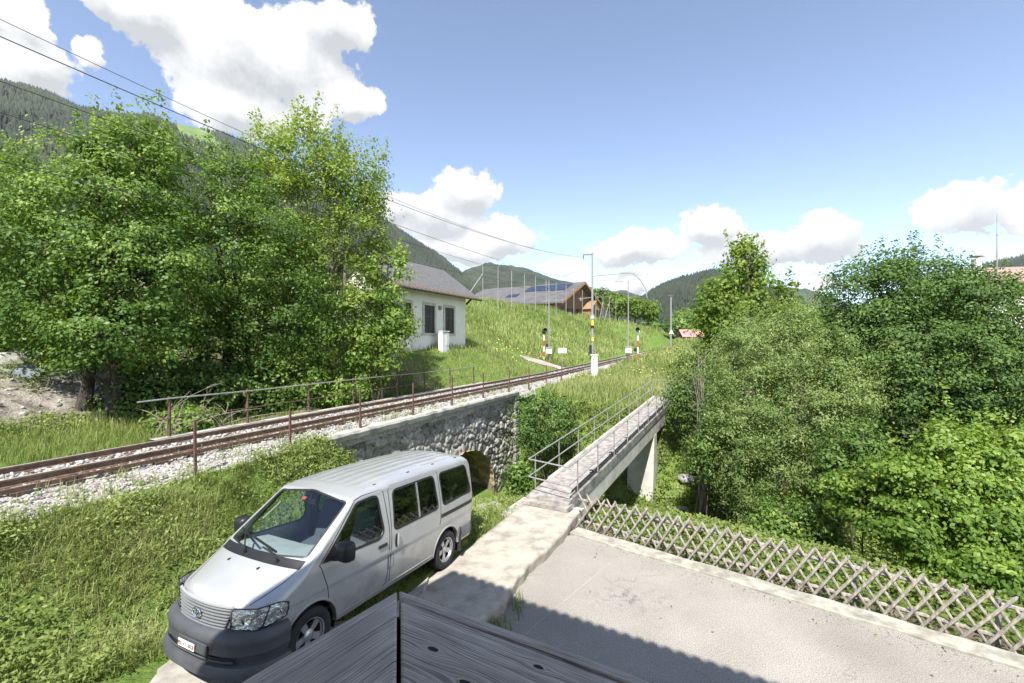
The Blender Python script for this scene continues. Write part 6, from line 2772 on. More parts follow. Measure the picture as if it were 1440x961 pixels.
def tree(name, label, cat, base, lobes, nclump, per, leaf, mat_, trunks=((0, 0, .16),), cr=.5, asp=.62, shell=.5, flat=.6, tone=(.5, .2), nlimb=26, upw=.9, droop=.35,
         group=None, bark=None, shoots=0, up=.0, ztone=.25, spread=.16):
    lob = lobes_px(lobes)
    if nclump > 250:        # big crowns: fewer, fuller sprays with gaps between them
        nclump, per = int(nclump * .8), int(per * 1.35)
    root = thing(name, base, label, cat, group)
    C, D, pk = crown_clumps(lob, nclump, shell, up)
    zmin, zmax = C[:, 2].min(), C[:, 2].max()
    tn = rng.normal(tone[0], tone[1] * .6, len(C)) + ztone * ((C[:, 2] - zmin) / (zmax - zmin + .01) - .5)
    V, F, T = foliage(C, D, per, cr, leaf, asp, flat, tn, spread, upw, droop)
    if shoots:      # upright leafy shoots breaking the outline
        top = np.argsort(-(C[:, 2] + rng.normal(0, 1.2, len(C))))[:shoots]
        S_ = []
        for i in top:
            h_ = random.uniform(.5, 1.15)
            dv = np.array([random.gauss(0, .22), random.gauss(0, .22), 1.0])
            for t in np.linspace(0, 1, 6):
                S_.append(C[i] + dv * h_ * t)
        S_ = np.array(S_)
        v2, f2, t2 = foliage(S_, np.tile([0, 0, 1.0], (len(S_), 1)), 9, .17, leaf, asp, .9, rng.normal(tone[0] + .2, .1, len(S_)), spread, upw, droop)
        F = np.concatenate([F, f2 + len(V)])
        V = np.concatenate([V, v2])
        T = np.concatenate([T, t2])
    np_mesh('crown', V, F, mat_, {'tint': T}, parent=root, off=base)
    mb = MB()
    cen = np.mean([c for c, _ in lob], axis=0)
    tops = []
    for (dx, dy, r) in trunks:
        b0 = Vector(base) + Vector((dx, dy, -.3))
        li = random.randrange(len(lob)) if len(trunks) > 2 else int(np.argmax([c[2] - abs(c[0] - b0.x) for c, _ in lob]))
        tp = Vector(lob[li][0]) + Vector((0, 0, lob[li][1][2] * .55))
        tp = Vector((b0.x * .35 + tp.x * .65, b0.y * .35 + tp.y * .65, tp.z))
        pts, rr = [], []
        for i in range(9):
            t = i / 8
            w = Vector((math.sin(t * 4 + dx * 9) * .18, math.cos(t * 5 + dy * 7) * .15, 0)) * (tp - b0).length * .12
            pts.append(b0.lerp(tp, t) + w * min(1, t * 3))
            rr.append(r * (1.25 - .25 * min(1, t * 6)) * (1 - .86 * t) if t > 0 else r * 1.4)
        mb.tube(pts, rr, 9)
        tops.append((pts, rr))
    sel = rng.choice(len(C), min(nlimb, len(C)), replace=False)
    for i in sel:
        pts, rr = tops[random.randrange(len(tops))]
        j = min(range(1, 8), key=lambda q: abs(pts[q].z - (C[i][2] - .30 * (Vector(C[i]) - pts[q]).length)) + .3 * random.random())
        limb(mb, pts[j], C[i], max(.018, rr[j] * .42), .008)
    mb.build('trunk', bark or M['bark'], root, base, smooth=True)
    return root


def gp(px, py, d):
    p = at(px, py, d)
    return Vector((p.x, p.y, tz(p.x, p.y)))


M['maple'] = leaf_mat('maple_leaves', (.042, .092, .013), (.112, .200, .033), (.28, .38, .09), trans=.42)
M['ash'] = leaf_mat('ash_leaves', (.085, .150, .018), (.190, .280, .042), (.35, .44, .10), trans=.5)
M['bright'] = leaf_mat('young_maple_leaves', (.070, .140, .018), (.180, .285, .044), (.36, .47, .12), trans=.48)
M['darkleaf'] = leaf_mat('dark_broad_leaves', (.034, .074, .015), (.085, .155, .030), (.18, .27, .065), trans=.35, rough=.6)
M['willow'] = leaf_mat('willow_leaves', (.070, .125, .028), (.175, .255, .070), (.34, .42, .15), trans=.4)
M['grass'] = leaf_mat('grass_blades', (.090, .135, .024), (.215, .275, .070), (.42, .43, .19), trans=.4, rough=.7)
M['weed'] = leaf_mat('weed_leaves', (.075, .125, .026), (.175, .24, .06), (.31, .37, .11), trans=.42)
M['barkdk'] = mat('dark_bark', (.075, .06, .048), (.028, .022, .018), 7, .95, .6, stretch=(2, 2, .5))
M['barklt'] = mat('pale_bark', (.26, .235, .20), (.12, .105, .085), 7, .95, .5, stretch=(2, 2, .5))

# --- left of the picture, beyond the track
b = gp(135, 606, 13.2)
tree('maple_tree', 'large leafy maple with two dark trunks standing beside the boulder heap', 'tree', b,
     [(150, 285, 14, 105, 90), (85, 335, 13.5, 100, 95), (200, 380, 13.5, 100, 95), (55, 420, 13.2, 75, 62), (170, 460, 12.9, 95, 58), (80, 490, 13.2, 34, 28), (192, 225, 14.5, 58, 62), (150, 505, 13.0, 50, 22)], 820, 66, .118, M['maple'],
     trunks=((-.5, 0, .17), (.25, .25, .20)), cr=.42, nlimb=46, bark=M['barkdk'], shoots=60, tone=(.5, .3))
b = gp(-30, 575, 16)
tree('maple_tree', 'broad dark maple at the left picture edge behind the boulder heap', 'tree', b,
     [(-40, 300, 16.5, 110, 110), (15, 260, 17, 70, 60), (-20, 430, 15.5, 100, 90), (35, 380, 16.5, 60, 80), (20, 480, 15.5, 60, 30)], 420, 60, .122, M['maple'], trunks=((0, 0, .2),), cr=.55, nlimb=22, bark=M['barkdk'], shoots=20, tone=(.38, .28))
b = gp(320, 575, 17.5)
tree('maple_tree', 'dense maple in the middle of the trees beyond the rusty pipe railing', 'tree', b,
     [(290, 270, 17.5, 85, 65), (330, 355, 17, 110, 100), (255, 420, 16.0, 80, 80), (385, 440, 17.3, 90, 75), (330, 500, 16.8, 90, 55)], 740, 62, .122, M['maple'], trunks=((0, 0, .2), (.8, .2, .12)), cr=.44, nlimb=36, bark=M['barkdk'], shoots=36, tone=(.42, .3))
b = gp(455, 560, 19)
tree('ash_tree', 'tall airy yellow green tree with pale bare stems left of the white house', 'tree', b,
     [(425, 225, 19.3, 68, 55), (490, 250, 19.3, 50, 52), (400, 310, 19, 85, 75), (505, 320, 19.2, 46, 60), (455, 385, 19, 85, 60), (520, 285, 19.3, 26, 40)], 720, 46, .125, M['ash'], trunks=((0, 0, .15), (.5, .1, .1), (-.5, .1, .1), (.9, .3, .08), (-.9, .0, .08)), cr=.48,
     nlimb=70, bark=M['barklt'], shoots=70, tone=(.45, .28))
b = gp(385, 520, 24)
tree('maple_tree', 'deep green maple behind the ash filling the gap before the hill', 'tree', b,
     [(385, 420, 24, 70, 70), (320, 430, 24, 60, 60), (440, 430, 24.5, 50, 60), (400, 340, 24.5, 60, 50)], 300, 56, .17, M['maple'], trunks=((0, 0, .18),), cr=.6, nlimb=16, bark=M['barkdk'], tone=(.36, .25))
b = gp(522, 540, 19.2)
tree('young_maple', 'small bright young maple growing in front of the white house corner', 'tree', b,
     [(553, 398, 19.5, 34, 50), (562, 450, 19.6, 20, 40), (505, 445, 19.2, 48, 42), (470, 492, 18.6, 55, 42), (543, 468, 19.5, 30, 45), (520, 515, 19, 34, 32)], 240, 40, .17, M['bright'], trunks=((0, 0, .08), (.25, .1, .06)), cr=.45, nlimb=22, bark=M['barkdk'], shoots=16, tone=(.55, .25))
for i, (px, py, d, rx, rz, lb, mt, n) in enumerate(((215, 545, 14.3, 45, 48, 'dark leafy bush behind the broken end of the pipe railing', 'darkleaf', 90), (300, 545, 15.6, 60, 42, 'dark bush under the maples with dead branches before it', 'darkleaf', 110),
                                                    (390, 535, 17.0, 60, 45, 'mid green bush touching the pipe railing below the maples', 'maple', 100), (470, 540, 18.0, 45, 32, 'bright green bush right of centre along the pipe railing', 'bright', 80),
                                                    (40, 455, 15.0, 60, 32, 'sunlit bush overhanging the pale boulders', 'bright', 110), (345, 560, 16.0, 55, 30, 'rounded dark bush filling the shade behind the middle of the pipe railing', 'maple', 90), (182, 565, 14.0, 26, 26, 'small dark bush close right of the maple trunks', 'darkleaf', 60), (258, 590, 13.4, 40, 16, 'low yellow green bush at the foot of the pipe railing', 'bright', 60))):
    b = gp(px, 580, d)
    b.z = min(b.z, at(px, py + rz, d).z + .1)
    tree('bush', lb, 'bush', b, [(px, py, d, rx, rz), (px - rx * .4, py + rz * .3, d, rx * .6, rz * .7), (px + rx * .45, py + rz * .25, d, rx * .6, rz * .7)], n, 48, .13, M[mt], trunks=((0, 0, .04), (.2, 0, .03), (-.2, .1, .03)), cr=.42, nlimb=14, bark=M['barkdk'], tone=(.5, .25))

# --- right: trees standing in the gully
b = gp(1050, 600, 23)
tree('ash_tree', 'slim yellow green tree with narrow top standing above the grey green willow', 'tree', b,
     [(1052, 368, 24, 26, 26), (1040, 405, 24, 42, 38), (1080, 425, 24, 40, 36), (1010, 425, 23.8, 32, 36), (1050, 455, 23.8, 62, 40), (1005, 470, 23.5, 30, 40)], 330, 42, .19, M['ash'], trunks=((0, 0, .14), (.4, 0, .1)), cr=.5, nlimb=26, shoots=26, tone=(.35, .25))
b = gp(1090, 745, 15.5)
tree('willow_tree', 'big rounded grey green willow between the footbridge and the dark tree', 'tree', b,
     [(1068, 495, 17, 72, 50), (1125, 505, 17, 75, 55), (1055, 575, 16, 66, 72), (1140, 585, 16, 80, 75), (1090, 655, 15.5, 95, 65), (1046, 640, 15.8, 40, 50), (1175, 560, 16, 48, 60), (1112, 455, 17.2, 32, 26), (1205, 535, 16.3, 26, 36), (1010, 545, 16.6, 26, 40), (1085, 712, 15.2, 66, 30)], 1500, 60, .105, M['willow'], trunks=((-.6, 0, .09), (.2, .2, .1), (.7, 0, .08), (0, -.3, .07), (-.9, .1, .06)), cr=.34,
     asp=.38, nlimb=30, bark=M['bark'], shoots=50, tone=(.5, .25), shell=.45)
b = gp(1290, 700, 18)
tree('dark_tree', 'large dark green tree with pointed double top at the right', 'tree', b,
     [(1292, 408, 18, 70, 50), (1228, 420, 17.6, 66, 54), (1350, 435, 17.6, 75, 60), (1412, 455, 17.2, 66, 66), (1250, 500, 17.1, 88, 78), (1350, 530, 16.8, 88, 78), (1440, 560, 16.4, 80, 90), (1280, 600, 16.6, 80, 70), (1195, 470, 17.4, 42, 50)], 1500, 66, .118, M['darkleaf'],
     trunks=((0, 0, .22), (-.6, .2, .14), (1.0, 0, .16)), cr=.45, nlimb=60, bark=M['barkdk'], shoots=60, tone=(.45, .3), shell=.5)
b = gp(1390, 850, 10.5)
tree('maple_tree', 'bright sunlit maple with broad leaves behind the right end of the lattice fence', 'tree', b,
     [(1340, 640, 11, 62, 48), (1290, 690, 10.6, 70, 48), (1390, 685, 10.6, 70, 55), (1320, 740, 10.2, 92, 46), (1415, 755, 9.9, 76, 55), (1245, 715, 11, 52, 42), (1452, 650, 11, 56, 66), (1200, 690, 11.8, 40, 30), (1380, 800, 9.6, 90, 34)], 720, 62, .112, M['bright'],
     trunks=((0, 0, .12), (-.7, .1, .08), (.6, 0, .08)), cr=.31, nlimb=44, bark=M['barkdk'], shoots=20, tone=(.42, .3), shell=.42, flat=.42)
for i, (px, py, d, rx, rz, lb, mt, n) in enumerate(((765, 592, 20.3, 40, 44, 'glossy dark shrub growing against the right corner of the stone bridge', 'darkleaf', 150), (975, 545, 20.0, 34, 55, 'dark shrub at the far right end of the footbridge', 'darkleaf', 120),
                                                    (1005, 625, 16.6, 34, 48, 'shady shrub beneath the willow above the gully ground cover', 'maple', 120), (1200, 655, 13.6, 50, 60, 'dark shrub in the gap between willow and bright maple', 'darkleaf', 120),
                                                    (1120, 735, 13.2, 60, 34, 'low bush behind the middle of the lattice fence', 'maple', 90), (732, 672, 15.5, 15, 20, 'small leafy bush at the foot of the stone arch', 'maple', 60))):
    b = gp(px, 640, d)
    b.z = min(b.z, at(px, py + rz, d).z + .2)
    tree('shrub', lb, 'shrub', b, [(px, py, d, rx, rz), (px - rx * .5, py + rz * .4, d, rx * .6, rz * .6), (px + rx * .5, py - rz * .3, d + .3, rx * .6, rz * .6)], n, 50, .12, M[mt], trunks=((0, 0, .04), (.2, 0, .03), (-.2, .1, .03)), cr=.38, nlimb=16, bark=M['bark'], tone=(.5, .28))

# --- far round trees by the hall, wood below the right hill
for px, py, d, rx, rz, lb in ((868, 428, 106, 15, 17, 'leftmost of three round lime trees beside the sports hall'), (893, 434, 109, 15, 15, 'middle one of three round lime trees beside the sports hall'), (911, 437, 110, 15, 15, 'rightmost of three round lime trees beside the sports hall'),
                              (848, 420, 128, 13, 16, 'loose pale tree peeping over the hall end behind the mast')):
    b = gp(px, py, d)
    tree('round_tree', lb, 'tree', b, [(px, py, d, rx, rz), (px - rx * .4, py - rz * .2, d, rx * .6, rz * .7), (px + rx * .4, py + rz * .2, d, rx * .6, rz * .7)], 70, 30, .7, M['ash'] if py > 421 else M['willow'], trunks=((0, 0, .25),), cr=1.0, nlimb=8, group='trees beside the sports hall', tone=(.3, .25))
Cs = []
for k in range(420):
    px, d = random.uniform(905, 1160), random.uniform(150, 330)
    x = (px - 720) / 640 * d
    base_z = max(tz(x, d), -1)
    hgt = random.uniform(6, 13) * (1.0 if px > 950 else .55)
    for j in range(7):
        Cs.append((x + random.gauss(0, 2.6), d + random.gauss(0, 2.6), base_z + hgt * random.uniform(.3, 1)))
Cs = np.array(Cs)
V, F, T = foliage(Cs, np.tile([0, -.3, 1.], (len(Cs), 1)), 14, 2.4, 1.5, .8, .8, rng.normal(.4, .22, len(Cs)))
o = np_mesh('broadleaf_wood', V, F, M['maple'], {'tint': T})
tag(o, 'far green broadleaf wood filling the valley gap below the right hill', 'wood', kind='stuff')

# ------------------------------------------------------------------ grass and weeds


def blades(P, h, w, tn, lean=.45):
    m = len(P)
    az = rng.uniform(0, 2 * np.pi, m)
    dv = np.stack([np.cos(az), np.sin(az), 0 * az], -1)
    sv = np.stack([-np.sin(az), np.cos(az), 0 * az], -1)
    ln = np.abs(rng.normal(lean, lean * .5, m))[:, None]
    H = h[:, None]
    up = np.array([0, 0, 1.0])
    b = P
    mid = b + up * H * .55 + dv * H * ln * .35
    tip = b + up * H * (1 - .28 * ln) + dv * H * ln
    W = w[:, None] / 2
    V = np.stack([b - sv * W, b + sv * W, mid + sv * W * .8, mid - sv * W * .8, tip + sv * W * .12, tip - sv * W * .12], 1).reshape(-1, 3)
    i = np.arange(m)[:, None] * 6
    F = np.concatenate([i + np.array([0, 1, 2, 3]), i + np.array([3, 2, 4, 5])], 0)
    T = np.clip(np.repeat(tn, 6) + np.tile([-.12, -.12, 0, 0, .12, .12], m), 0, 1)
    return V, F, T


def scatter(n, x0, x1, y0, y1):
    x, y = rng.uniform(x0, x1, n), rng.uniform(y0, y1, n)
    k = np.abs(x / y) < 1.32
    x, y = x[k], y[k]
    return x, y, U2.x * x + U2.y * y, N2.x * x + N2.y * y


DV = np.array(dv)


def near_ok(x, y, s, o):
    a = (x - SL0.x) * SLN.x + (y - SL0.y) * SLN.y
    return (o > -9.0) & (a < -.04) & (~poly_in(dv, x, y))


def patchy(x, y, sc, seed):
    return fbm(x * sc, y * sc, 4, seed)


# the bank and lawn around the van
x, y, s, o = scatter(300000, -12, .6, 2.0, 17)
k = near_ok(x, y, s, o) & (s < 18) & ~((o < -8.55) & (s > 12.6))
x, y, s, o = x[k], y[k], s[k], o[k]
dens = .12 + .88 * sstep(.36, .48, patchy(x, y, 1.4, 51))
dens *= np.where((x < -5.6) & (y < 5.8), .55, 1)
k = rng.uniform(0, 1, len(x)) < dens
x, y = x[k], y[k]
s, o = s[k], o[k]
vu = (x - VP.x) * VAN_F.x + (y - VP.y) * VAN_F.y
vl = (x - VP.x) * (-VAN_F.y) + (y - VP.y) * VAN_F.x
under = (vu > -1.1) & (vu < 4.0) & (np.abs(vl) < .95)
hh = (.08 + .22 * patchy(x, y, .9, 61) ** 1.5 * 1.6) * rng.uniform(.5, 1.5, len(x))
hh = np.where(under, np.minimum(hh, .14), hh)
tn = np.clip(-.15 + 1.3 * patchy(x, y, .8, 71) + rng.normal(0, .14, len(x)), 0, 1)
V, F, T = blades(np.stack([x, y, terrain(x, y) - .02], -1), hh, rng.uniform(.006, .013, len(x)), tn, .75)
o_ = np_mesh('grass', V, F, M['grass'], {'tint': T})
tag(o_, 'long tufty green grass on the bank around the van', 'grass', kind='stuff')

# meadow beyond the track at the left, house bank, meadow behind the footbridge
VV_, FF_, TT_, nb = [], [], [], 0
for (n, x0, x1, y0, y1, hmin, hmax, wd, cond) in (
        (60000, -26, -4, 8, 16, .12, .38, .016, lambda x, y, s, o: (o < -12.7) & (o > -16.6)),
        (70000, -12, 8, 14, 46, .16, .50, .026, lambda x, y, s, o: (o < -12.8) & (s > 15)),
        (60000, 0, 26, 19, 42, .22, .65, .032, lambda x, y, s, o: (o > -8.9) & ((s > 21.1) | (o > -8.3))),
        (60000, -14, 60, 42, 90, .4, .9, .08, lambda x, y, s, o: (o > -8.9) | (o < -13)),
        (30000, -14, 90, 85, 135, .5, 1.0, .14, lambda x, y, s, o: (o > -8.9) | (o < -13))):
    x, y, s, o = scatter(n, x0, x1, y0, y1)
    g_, sd2 = gully(x, y)
    k = cond(x, y, s, o) & (g_ > 1.6)
    lane_d = np.min([np.hypot(x - c.x, y - c.y) for c in cen] + [np.hypot(x - (c.x + d_.x) / 2, y - (c.y + d_.y) / 2) for c, d_ in zip(cen[:-1], cen[1:])], axis=0)
    k &= lane_d > 1.5
    x, y = x[k], y[k]
    hgt = (hmin + (hmax - hmin) * patchy(x, y, .35, 81)) * rng.uniform(.5, 1.3, len(x))
    tn = np.clip(.2 + .75 * patchy(x, y, .22, 91) + rng.normal(0, .14, len(x)), 0, 1)
    V, F, T = blades(np.stack([x, y, terrain(x, y) - .03], -1), hgt, wd * rng.uniform(.6, 1.3, len(x)), tn, .35)
    VV_.append(V)
    FF_.append(F + nb)
    TT_.append(T)
    nb += len(V)
o_ = np_mesh('meadow_grass', np.concatenate(VV_), np.concatenate(FF_), M['grass'], {'tint': np.concatenate(TT_)})
tag(o_, 'tall uncut spring meadow grass along the railway and on the hill', 'grass', kind='stuff')

# pale dry stalks standing above the grass
x, y, s, o = scatter(4500, -10, .4, 2.0, 16)
k = near_ok(x, y, s, o) & (patchy(x, y, 1.1, 41) > .45)
x, y = x[k], y[k]
vu = (x - VP.x) * VAN_F.x + (y - VP.y) * VAN_F.y
vl = (x - VP.x) * (-VAN_F.y) + (y - VP.y) * VAN_F.x
k = ~((vu > -1.1) & (vu < 4.0) & (np.abs(vl) < 1.05))
x, y = x[k], y[k]
V, F, T = blades(np.stack([x, y, terrain(x, y) - .02], -1), rng.uniform(.3, .62, len(x)), rng.uniform(.003, .007, len(x)), rng.uniform(.2, 1, len(x)), .3)
o_ = np_mesh('dry_stalks', V, F, leaf_mat('straw', (.20, .22, .08), (.36, .34, .18), (.52, .47, .30), trans=.25, rough=.8), {'tint': T})
tag(o_, 'thin pale stalks and seed heads standing above the bank grass', 'grass', kind='stuff')

# broad leaved weeds: clumps on the bank, ground cover in the gully and under the fence


def weeds(x, y, hmax, per, leaf, m, name, label, tone=.5, asp=.6):
    n = len(x)
    z = terrain(x, y)
    H = hmax * rng.uniform(.35, 1.1, n)
    t = rng.uniform(.15, 1, (n, per))
    P = np.stack([x[:, None] + rng.normal(0, .10, (n, per)) * (1.2 - .5 * t), y[:, None] + rng.normal(0, .10, (n, per)) * (1.2 - .5 * t), z[:, None] + H[:, None] * t], -1)
    nm = unit(rng.normal(0, .5, (n, per, 3)) + np.array([0, -.1, 1.0]))
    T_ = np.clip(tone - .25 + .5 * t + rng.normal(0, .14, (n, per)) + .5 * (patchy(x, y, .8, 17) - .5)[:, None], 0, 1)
    V, F = leaf_quads(P.reshape(-1, 3), nm.reshape(-1, 3), leaf * rng.uniform(.55, 1.3, n * per), asp, .4)
    o = np_mesh(name, V, F, m, {'tint': np.repeat(T_.ravel(), 4)})
    tag(o, label, 'weeds', kind='stuff')


x, y, s, o = scatter(24000, -9, .2, 2.2, 15.5)
k = near_ok(x, y, s, o)
pz = patchy(x, y, 1.0, 23)
low = sstep(6.2, 4.6, y + .25 * x * 0) * (x < -3.2)
k &= rng.uniform(0, 1, len(x)) < np.clip(.12 + .7 * low + .9 * sstep(.56, .68, pz), 0, 1)
vu = (x - VP.x) * VAN_F.x + (y - VP.y) * VAN_F.y
vl = (x - VP.x) * (-VAN_F.y) + (y - VP.y) * VAN_F.x
k &= ~((vu > -1.2) & (vu < 4.1) & (np.abs(vl) < 1.0))
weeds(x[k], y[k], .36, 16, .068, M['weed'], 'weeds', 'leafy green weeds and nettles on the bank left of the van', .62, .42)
x, y, s, o = scatter(34000, -3, 24, 5.5, 23)
a = (x - SL0.x) * SLN.x + (y - SL0.y) * SLN.y
fm = FN.x * x + FN.y * y
g_, sd2 = gully(x, y)
k = ((o > -8.5) | ((o > -9.6) & (s > 21.0)) | ((o > -9.05) & (s < 13))) & (fm > 9.62) & ((a > 1.55) | (y > 11.7) | (a < -.1)) & ((a > 1.5) | (y > 9.4))
k &= (g_ < 10)
k &= rng.uniform(0, 1, len(x)) < .35 + .65 * sstep(.40, .52, patchy(x, y, .8, 29))
bx = (x - FB0.x) * FBN.x + (y - FB0.y) * FBN.y
k &= rng.uniform(0, 1, len(x)) < np.where((fm < 11.4) & (y < 12.5), .28, 1.0)
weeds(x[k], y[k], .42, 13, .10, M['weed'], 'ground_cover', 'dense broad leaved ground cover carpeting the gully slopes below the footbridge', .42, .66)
s, o = rng.uniform(7.6, 12.6, 620), rng.uniform(-9.16, -8.6, 620)
x, y = U2.x * s + N2.x * o, U2.y * s + N2.y * o
weeds(x, y, .30, 14, .075, M['weed'], 'wall_foot_weeds', 'leafy weeds climbing the left end of the stone bridge wall', .5, .55)
x, y, s, o = scatter(9000, -26, -6, 9, 20)
k = (o < -15.8) & (o > -21) & (s < 14) & (patchy(x, y, .9, 63) > .47)
weeds(x[k], y[k], .40, 13, .09, M['weed'], 'bank_weeds', 'green weeds overgrowing the bare soil slope at far left', .5, .55)
# tuft growing at the foot of the slab
x = np.concatenate([rng.normal(-.25, .10, 260), rng.normal(.1, .05, 60)])
y = np.concatenate([rng.normal(6.78, .16, 260), rng.normal(7.5, .15, 60)])
V, F, T = blades(np.stack([x, y, np.full(len(x), -4.38)], -1), rng.uniform(.06, .24, len(x)), rng.uniform(.008, .016, len(x)), rng.uniform(.2, .7, len(x)))
o_ = np_mesh('grass_tuft', V, F, M['grass'], {'tint': T})
tag(o_, 'green grass tuft in the crack between path slab and asphalt', 'grass', kind='stuff')
# grit, leaf litter and small weeds along the kerb joint
n_ = 1500
t_ = rng.uniform(-5.2, 10, n_)
f_ = 8.93 - np.abs(rng.normal(0, .22, n_))
Pst = np.stack([FN.x * f_ + FE.x * t_, FN.y * f_ + FE.y * t_, np.full(n_, -4.366)], -1)
v, f = stones(Pst, rng.uniform(.004, .013, n_), .6)
o_ = np_mesh('grit', v, f, M['pebble'], {'tint': np.repeat(rng.uniform(0, .7, n_), 12)})
tag(o_, 'grit and crumbs lying along the kerb on the asphalt', 'grit', kind='stuff')
n_ = 90
t_ = rng.uniform(-5.2, 10, n_)
f_ = np.where(rng.uniform(0, 1, n_) < .6, 8.9 - np.abs(rng.normal(0, .5, n_)), rng.uniform(4, 9, n_))
V, F = leaf_quads(np.stack([FN.x * f_ + FE.x * t_, FN.y * f_ + FE.y * t_, np.full(n_, -4.358)], -1), unit(rng.normal(0, .2, (n_, 3)) + np.array([0, 0, 1.])), rng.uniform(.025, .06, n_), .6)
o_ = np_mesh('leaf_litter', V, F, leaf_mat('dry_leaves', (.10, .07, .035), (.22, .17, .07), (.20, .24, .07)), {'tint': np.repeat(rng.uniform(0, 1, n_), 4)})
tag(o_, 'a few dry leaves blown over the asphalt', 'leaf litter', kind='stuff')
# sprouts in the ballast and yellow flowers in the meadow
s, o = rng.uniform(2, 24, 120), rng.uniform(-10.2, -9.15, 120)
x0, y0 = U2.x * s + N2.x * o, U2.y * s + N2.y * o
x, y = np.repeat(x0, 22) + rng.normal(0, .07, 2640), np.repeat(y0, 22) + rng.normal(0, .07, 2640)
V, F, T = blades(np.stack([x, y, np.full(len(x), -2.55)], -1), rng.uniform(.12, .42, len(x)), rng.uniform(.006, .012, len(x)), rng.uniform(.3, .95, len(x)))
o_ = np_mesh('ballast_sprouts', V, F, M['grass'], {'tint': T})
tag(o_, 'thin grass sprouting through the ballast', 'grass', kind='stuff')
x, y, s, o = scatter(5000, -2, 34, 20, 70)
g_, sd2 = gully(x, y)
k = ((o > -8.8) | (o < -13)) & (g_ > 3) & (patchy(x, y, .25, 5) > .5)
x, y = x[k], y[k]
V, F = leaf_quads(np.stack([x, y, terrain(x, y) + rng.uniform(.3, .6, len(x))], -1), unit(rng.normal(0, .3, (len(x), 3)) + np.array([0, -.3, 1])), rng.uniform(.05, .11, len(x)), 1.0)
o_ = np_mesh('buttercups', V, F, mat('yellow_petals', (.75, .60, .04), (.7, .65, .3), 3, .6))
tag(o_, 'scattered yellow buttercups in the meadow behind the footbridge', 'flowers', kind='stuff')

# ------------------------------------------------------------------ boulders, dead branches


def boulder(c, r, m, label, cat='boulder', group=None):
    v, f = [], []
    bm_ = bpy.data.meshes.new('boulder')
    import bmesh
    b = bmesh.new()
    bmesh.ops.create_icosphere(b, subdivisions=3, radius=1)
    sc = Vector((random.uniform(.8, 1.3), random.uniform(.8, 1.2), random.uniform(.6, .85)))
    pl = [(Vector((random.gauss(0, 1), random.gauss(0, 1), random.gauss(0, 1))).normalized(), random.uniform(.62, .9)) for _ in range(11)]
    for q in b.verts:
        for n_, d_ in pl:
            e = q.co.dot(n_) - d_
            if e > 0:
                q.co -= n_ * e * .92
        q.co = Vector((q.co.x * sc.x, q.co.y * sc.y, q.co.z * sc.z)) * r * random.uniform(.97, 1.03)
    b.to_mesh(bm_)
    b.free()
    bm_.materials.append(m)
    o = bpy.data.objects.new('boulder', bm_)
    COL.objects.link(o)
    o.location = c
    o.rotation_euler = (0, 0, random.uniform(0, 6))
    tag(o, label, cat, group)


for px, py, d, r in ((8, 540, 14.2, .55), (28, 525, 14.8, .5), (4, 560, 13.6, .4), (48, 515, 15, .4), (18, 508, 15.4, .35), (70, 535, 14.3, .3), (62, 560, 13.4, .28), (-25, 545, 14, .5), (85, 552, 13.7, .25), (38, 575, 13.2, .22)):
    p = at(px, py, d)
    p.z = max(p.z - .1, tz(p.x, p.y) - .05)
    boulder(p, r, M['rock'], 'pale rough boulder in the heap at the foot of the leafy slope', 'boulder', 'pale boulders heaped left of the maple trunks')
p = at(40, 538, 13.9)
p.z = max(p.z, tz(p.x, p.y) + .1)
boulder(p, .48, M['rock_dk'], 'blue grey split boulder amid the pale heap at far left')
for px, py, d, r in ((692, 705, 12.6, .32), (706, 690, 13.4, .28), (680, 722, 12.0, .26), (716, 700, 12.8, .2)):
    p = at(px, py, d)
    p.z = tz(p.x, p.y) + .03
    boulder(p, r, M['rock'], 'pale stone among weeds between the van tail and the concrete path', 'stone', 'stones in the weeds behind the van')
for px, py, d, r in ((1020, 710, 15.2, .3), (1000, 690, 16, .26), (958, 640, 19, .3), (945, 655, 18, .22), (1035, 725, 14.6, .24), (965, 610, 20, .3)):
    p = at(px, py, d)
    p.z = tz(p.x, p.y) + .12
    boulder(p, r, M['rock'], 'pale stone lying in the ground cover of the gully', 'stone', 'stones in the gully')
# heap of pale soil behind the grass at the far left
x, y = np.meshgrid(np.linspace(0, 1, 60), np.linspace(0, 1, 30))
o2 = -16.3 - 3.4 * y
s2 = -2 + 15.5 * x
X2, Y2 = U2.x * s2 + N2.x * o2, U2.y * s2 + N2.y * o2
Z2 = terrain(X2, Y2) + .02 + (.22 * np.sin(np.pi * x) ** .5 * np.sin(np.pi * y) + .5 * (fbm(X2 * 2.2, Y2 * 2.2, 4, 12) - .5) * np.sin(np.pi * y)) * np.minimum(1, 6 * (1 - x))
ix = np.arange(x.size).reshape(x.shape)
o_ = np_mesh('soil_heap', np.stack([X2.ravel(), Y2.ravel(), Z2.ravel()], -1), np.stack([ix[:-1, :-1], ix[:-1, 1:], ix[1:, 1:], ix[1:, :-1]], -1).reshape(-1, 4)[:, ::-1], M['dirtpale'], smooth=True)
tag(o_, 'bare pale soil and rubble slope behind the grass at far left', 'soil', kind='stuff')


n_ = 900
sx, sy = rng.integers(0, 60, n_), rng.integers(0, 30, n_)
Pst = np.stack([X2[sy, sx] + rng.normal(0, .12, n_), Y2[sy, sx] + rng.normal(0, .1, n_), Z2[sy, sx] + .01], -1)
v, f = stones(Pst, rng.uniform(.02, .11, n_) * rng.uniform(.4, 1.1, n_))
o_ = np_mesh('rubble', v, f, M['pebble'], {'tint': np.repeat(rng.uniform(0, 1, n_), 12)})
tag(o_, 'loose stones strewn over the bare soil slope', 'rubble', kind='stuff')


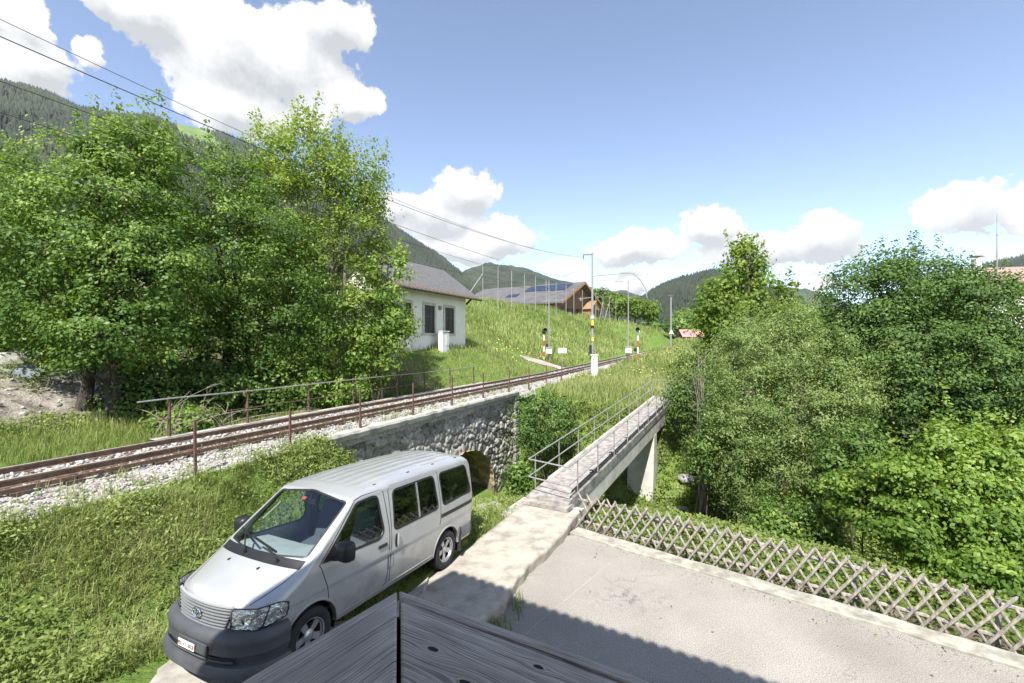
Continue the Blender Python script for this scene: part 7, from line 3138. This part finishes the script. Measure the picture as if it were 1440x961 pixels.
def dead(label, starts, m, n, L_, name='dead_branches'):
    mb = MB()
    c0 = Vector(starts[0])
    for k in range(n):
        a = Vector(random.choice(starts)) + Vector((random.gauss(0, .25), random.gauss(0, .2), 0))
        d = Vector((random.gauss(.25, .5), random.gauss(0, .3), random.uniform(.3, 1))).normalized()
        l = L_ * random.uniform(.4, 1.1)
        cv = Vector((random.gauss(.4, .5), random.gauss(0, .3), -.5)) * l * .5
        pts = [a + d * l * t + cv * t * t for t in np.linspace(0, 1, 7)]
        mb.tube(pts, [.016 - .012 * t for t in np.linspace(0, 1, 7)], 5)
        for q in range(4):
            i = random.randrange(2, 6)
            e = pts[i] + Vector((random.gauss(.1, .3), random.gauss(0, .2), random.gauss(0, .35))) * l * .4
            mb.tube([pts[i], pts[i].lerp(e, .5) + Vector((0, 0, .04)), e], [.008, .006, .003], 4)
    o = mb.build(name, m, smooth=True)
    tag(o, label, 'dead branches')


p1, p2, p3 = gp(225, 600, 12.6), gp(300, 590, 13.6), gp(255, 600, 12.9)
dead('pale dead branches tangled behind the broken railing end', [p1, p2, p3, p3], M['twig'], 22, 2.0)
p1, p2 = gp(985, 600, 18.5), gp(975, 600, 18.8)
for k, px in enumerate((970, 984, 996)):
    pass
mb = MB()
for k in range(7):
    a = gp(random.uniform(972, 996), 600, random.uniform(18, 19))
    top = at(random.uniform(955, 1000), random.uniform(470, 530), 18.6)
    limb(mb, a, top, .03, .006, .05)
    for q in range(7):
        t = random.uniform(.35, .95)
        e = a.lerp(top, t)
        limb(mb, e, e + Vector((random.gauss(0, .35), random.gauss(0, .25), random.uniform(.2, .7))), .01, .004, .1, 4, 3)
tag(mb.build('bare_sapling', M['twig'], smooth=True), 'thin bare leafless saplings by the far end of the footbridge', 'sapling')
# ------------------------------------------------------------------ air: thin even haze over the whole valley
HZ0 = (-2700, -350, -9.5)
HZ1 = (2700, 2800, 700)
mb = MB()
mb.box([(a + b) / 2 for a, b in zip(HZ0, HZ1)], [b - a for a, b in zip(HZ0, HZ1)])
hz = mb.build('haze', new_mat('valley_haze')[0])
nt = hz.data.materials[0].node_tree
nt.nodes.remove(nt.nodes['Principled BSDF'])
pv = nt.nodes.new('ShaderNodeVolumePrincipled')
pv.inputs['Color'].default_value = (.86, .92, 1.0, 1)
pv.inputs['Density'].default_value = 0.00006
pv.inputs['Anisotropy'].default_value = 0.0
nt.links.new(pv.outputs[0], nt.nodes['Material Output'].inputs['Volume'])
tag(hz, kind='stuff')
hz['label'] = 'thin pale blue haze in the valley air'
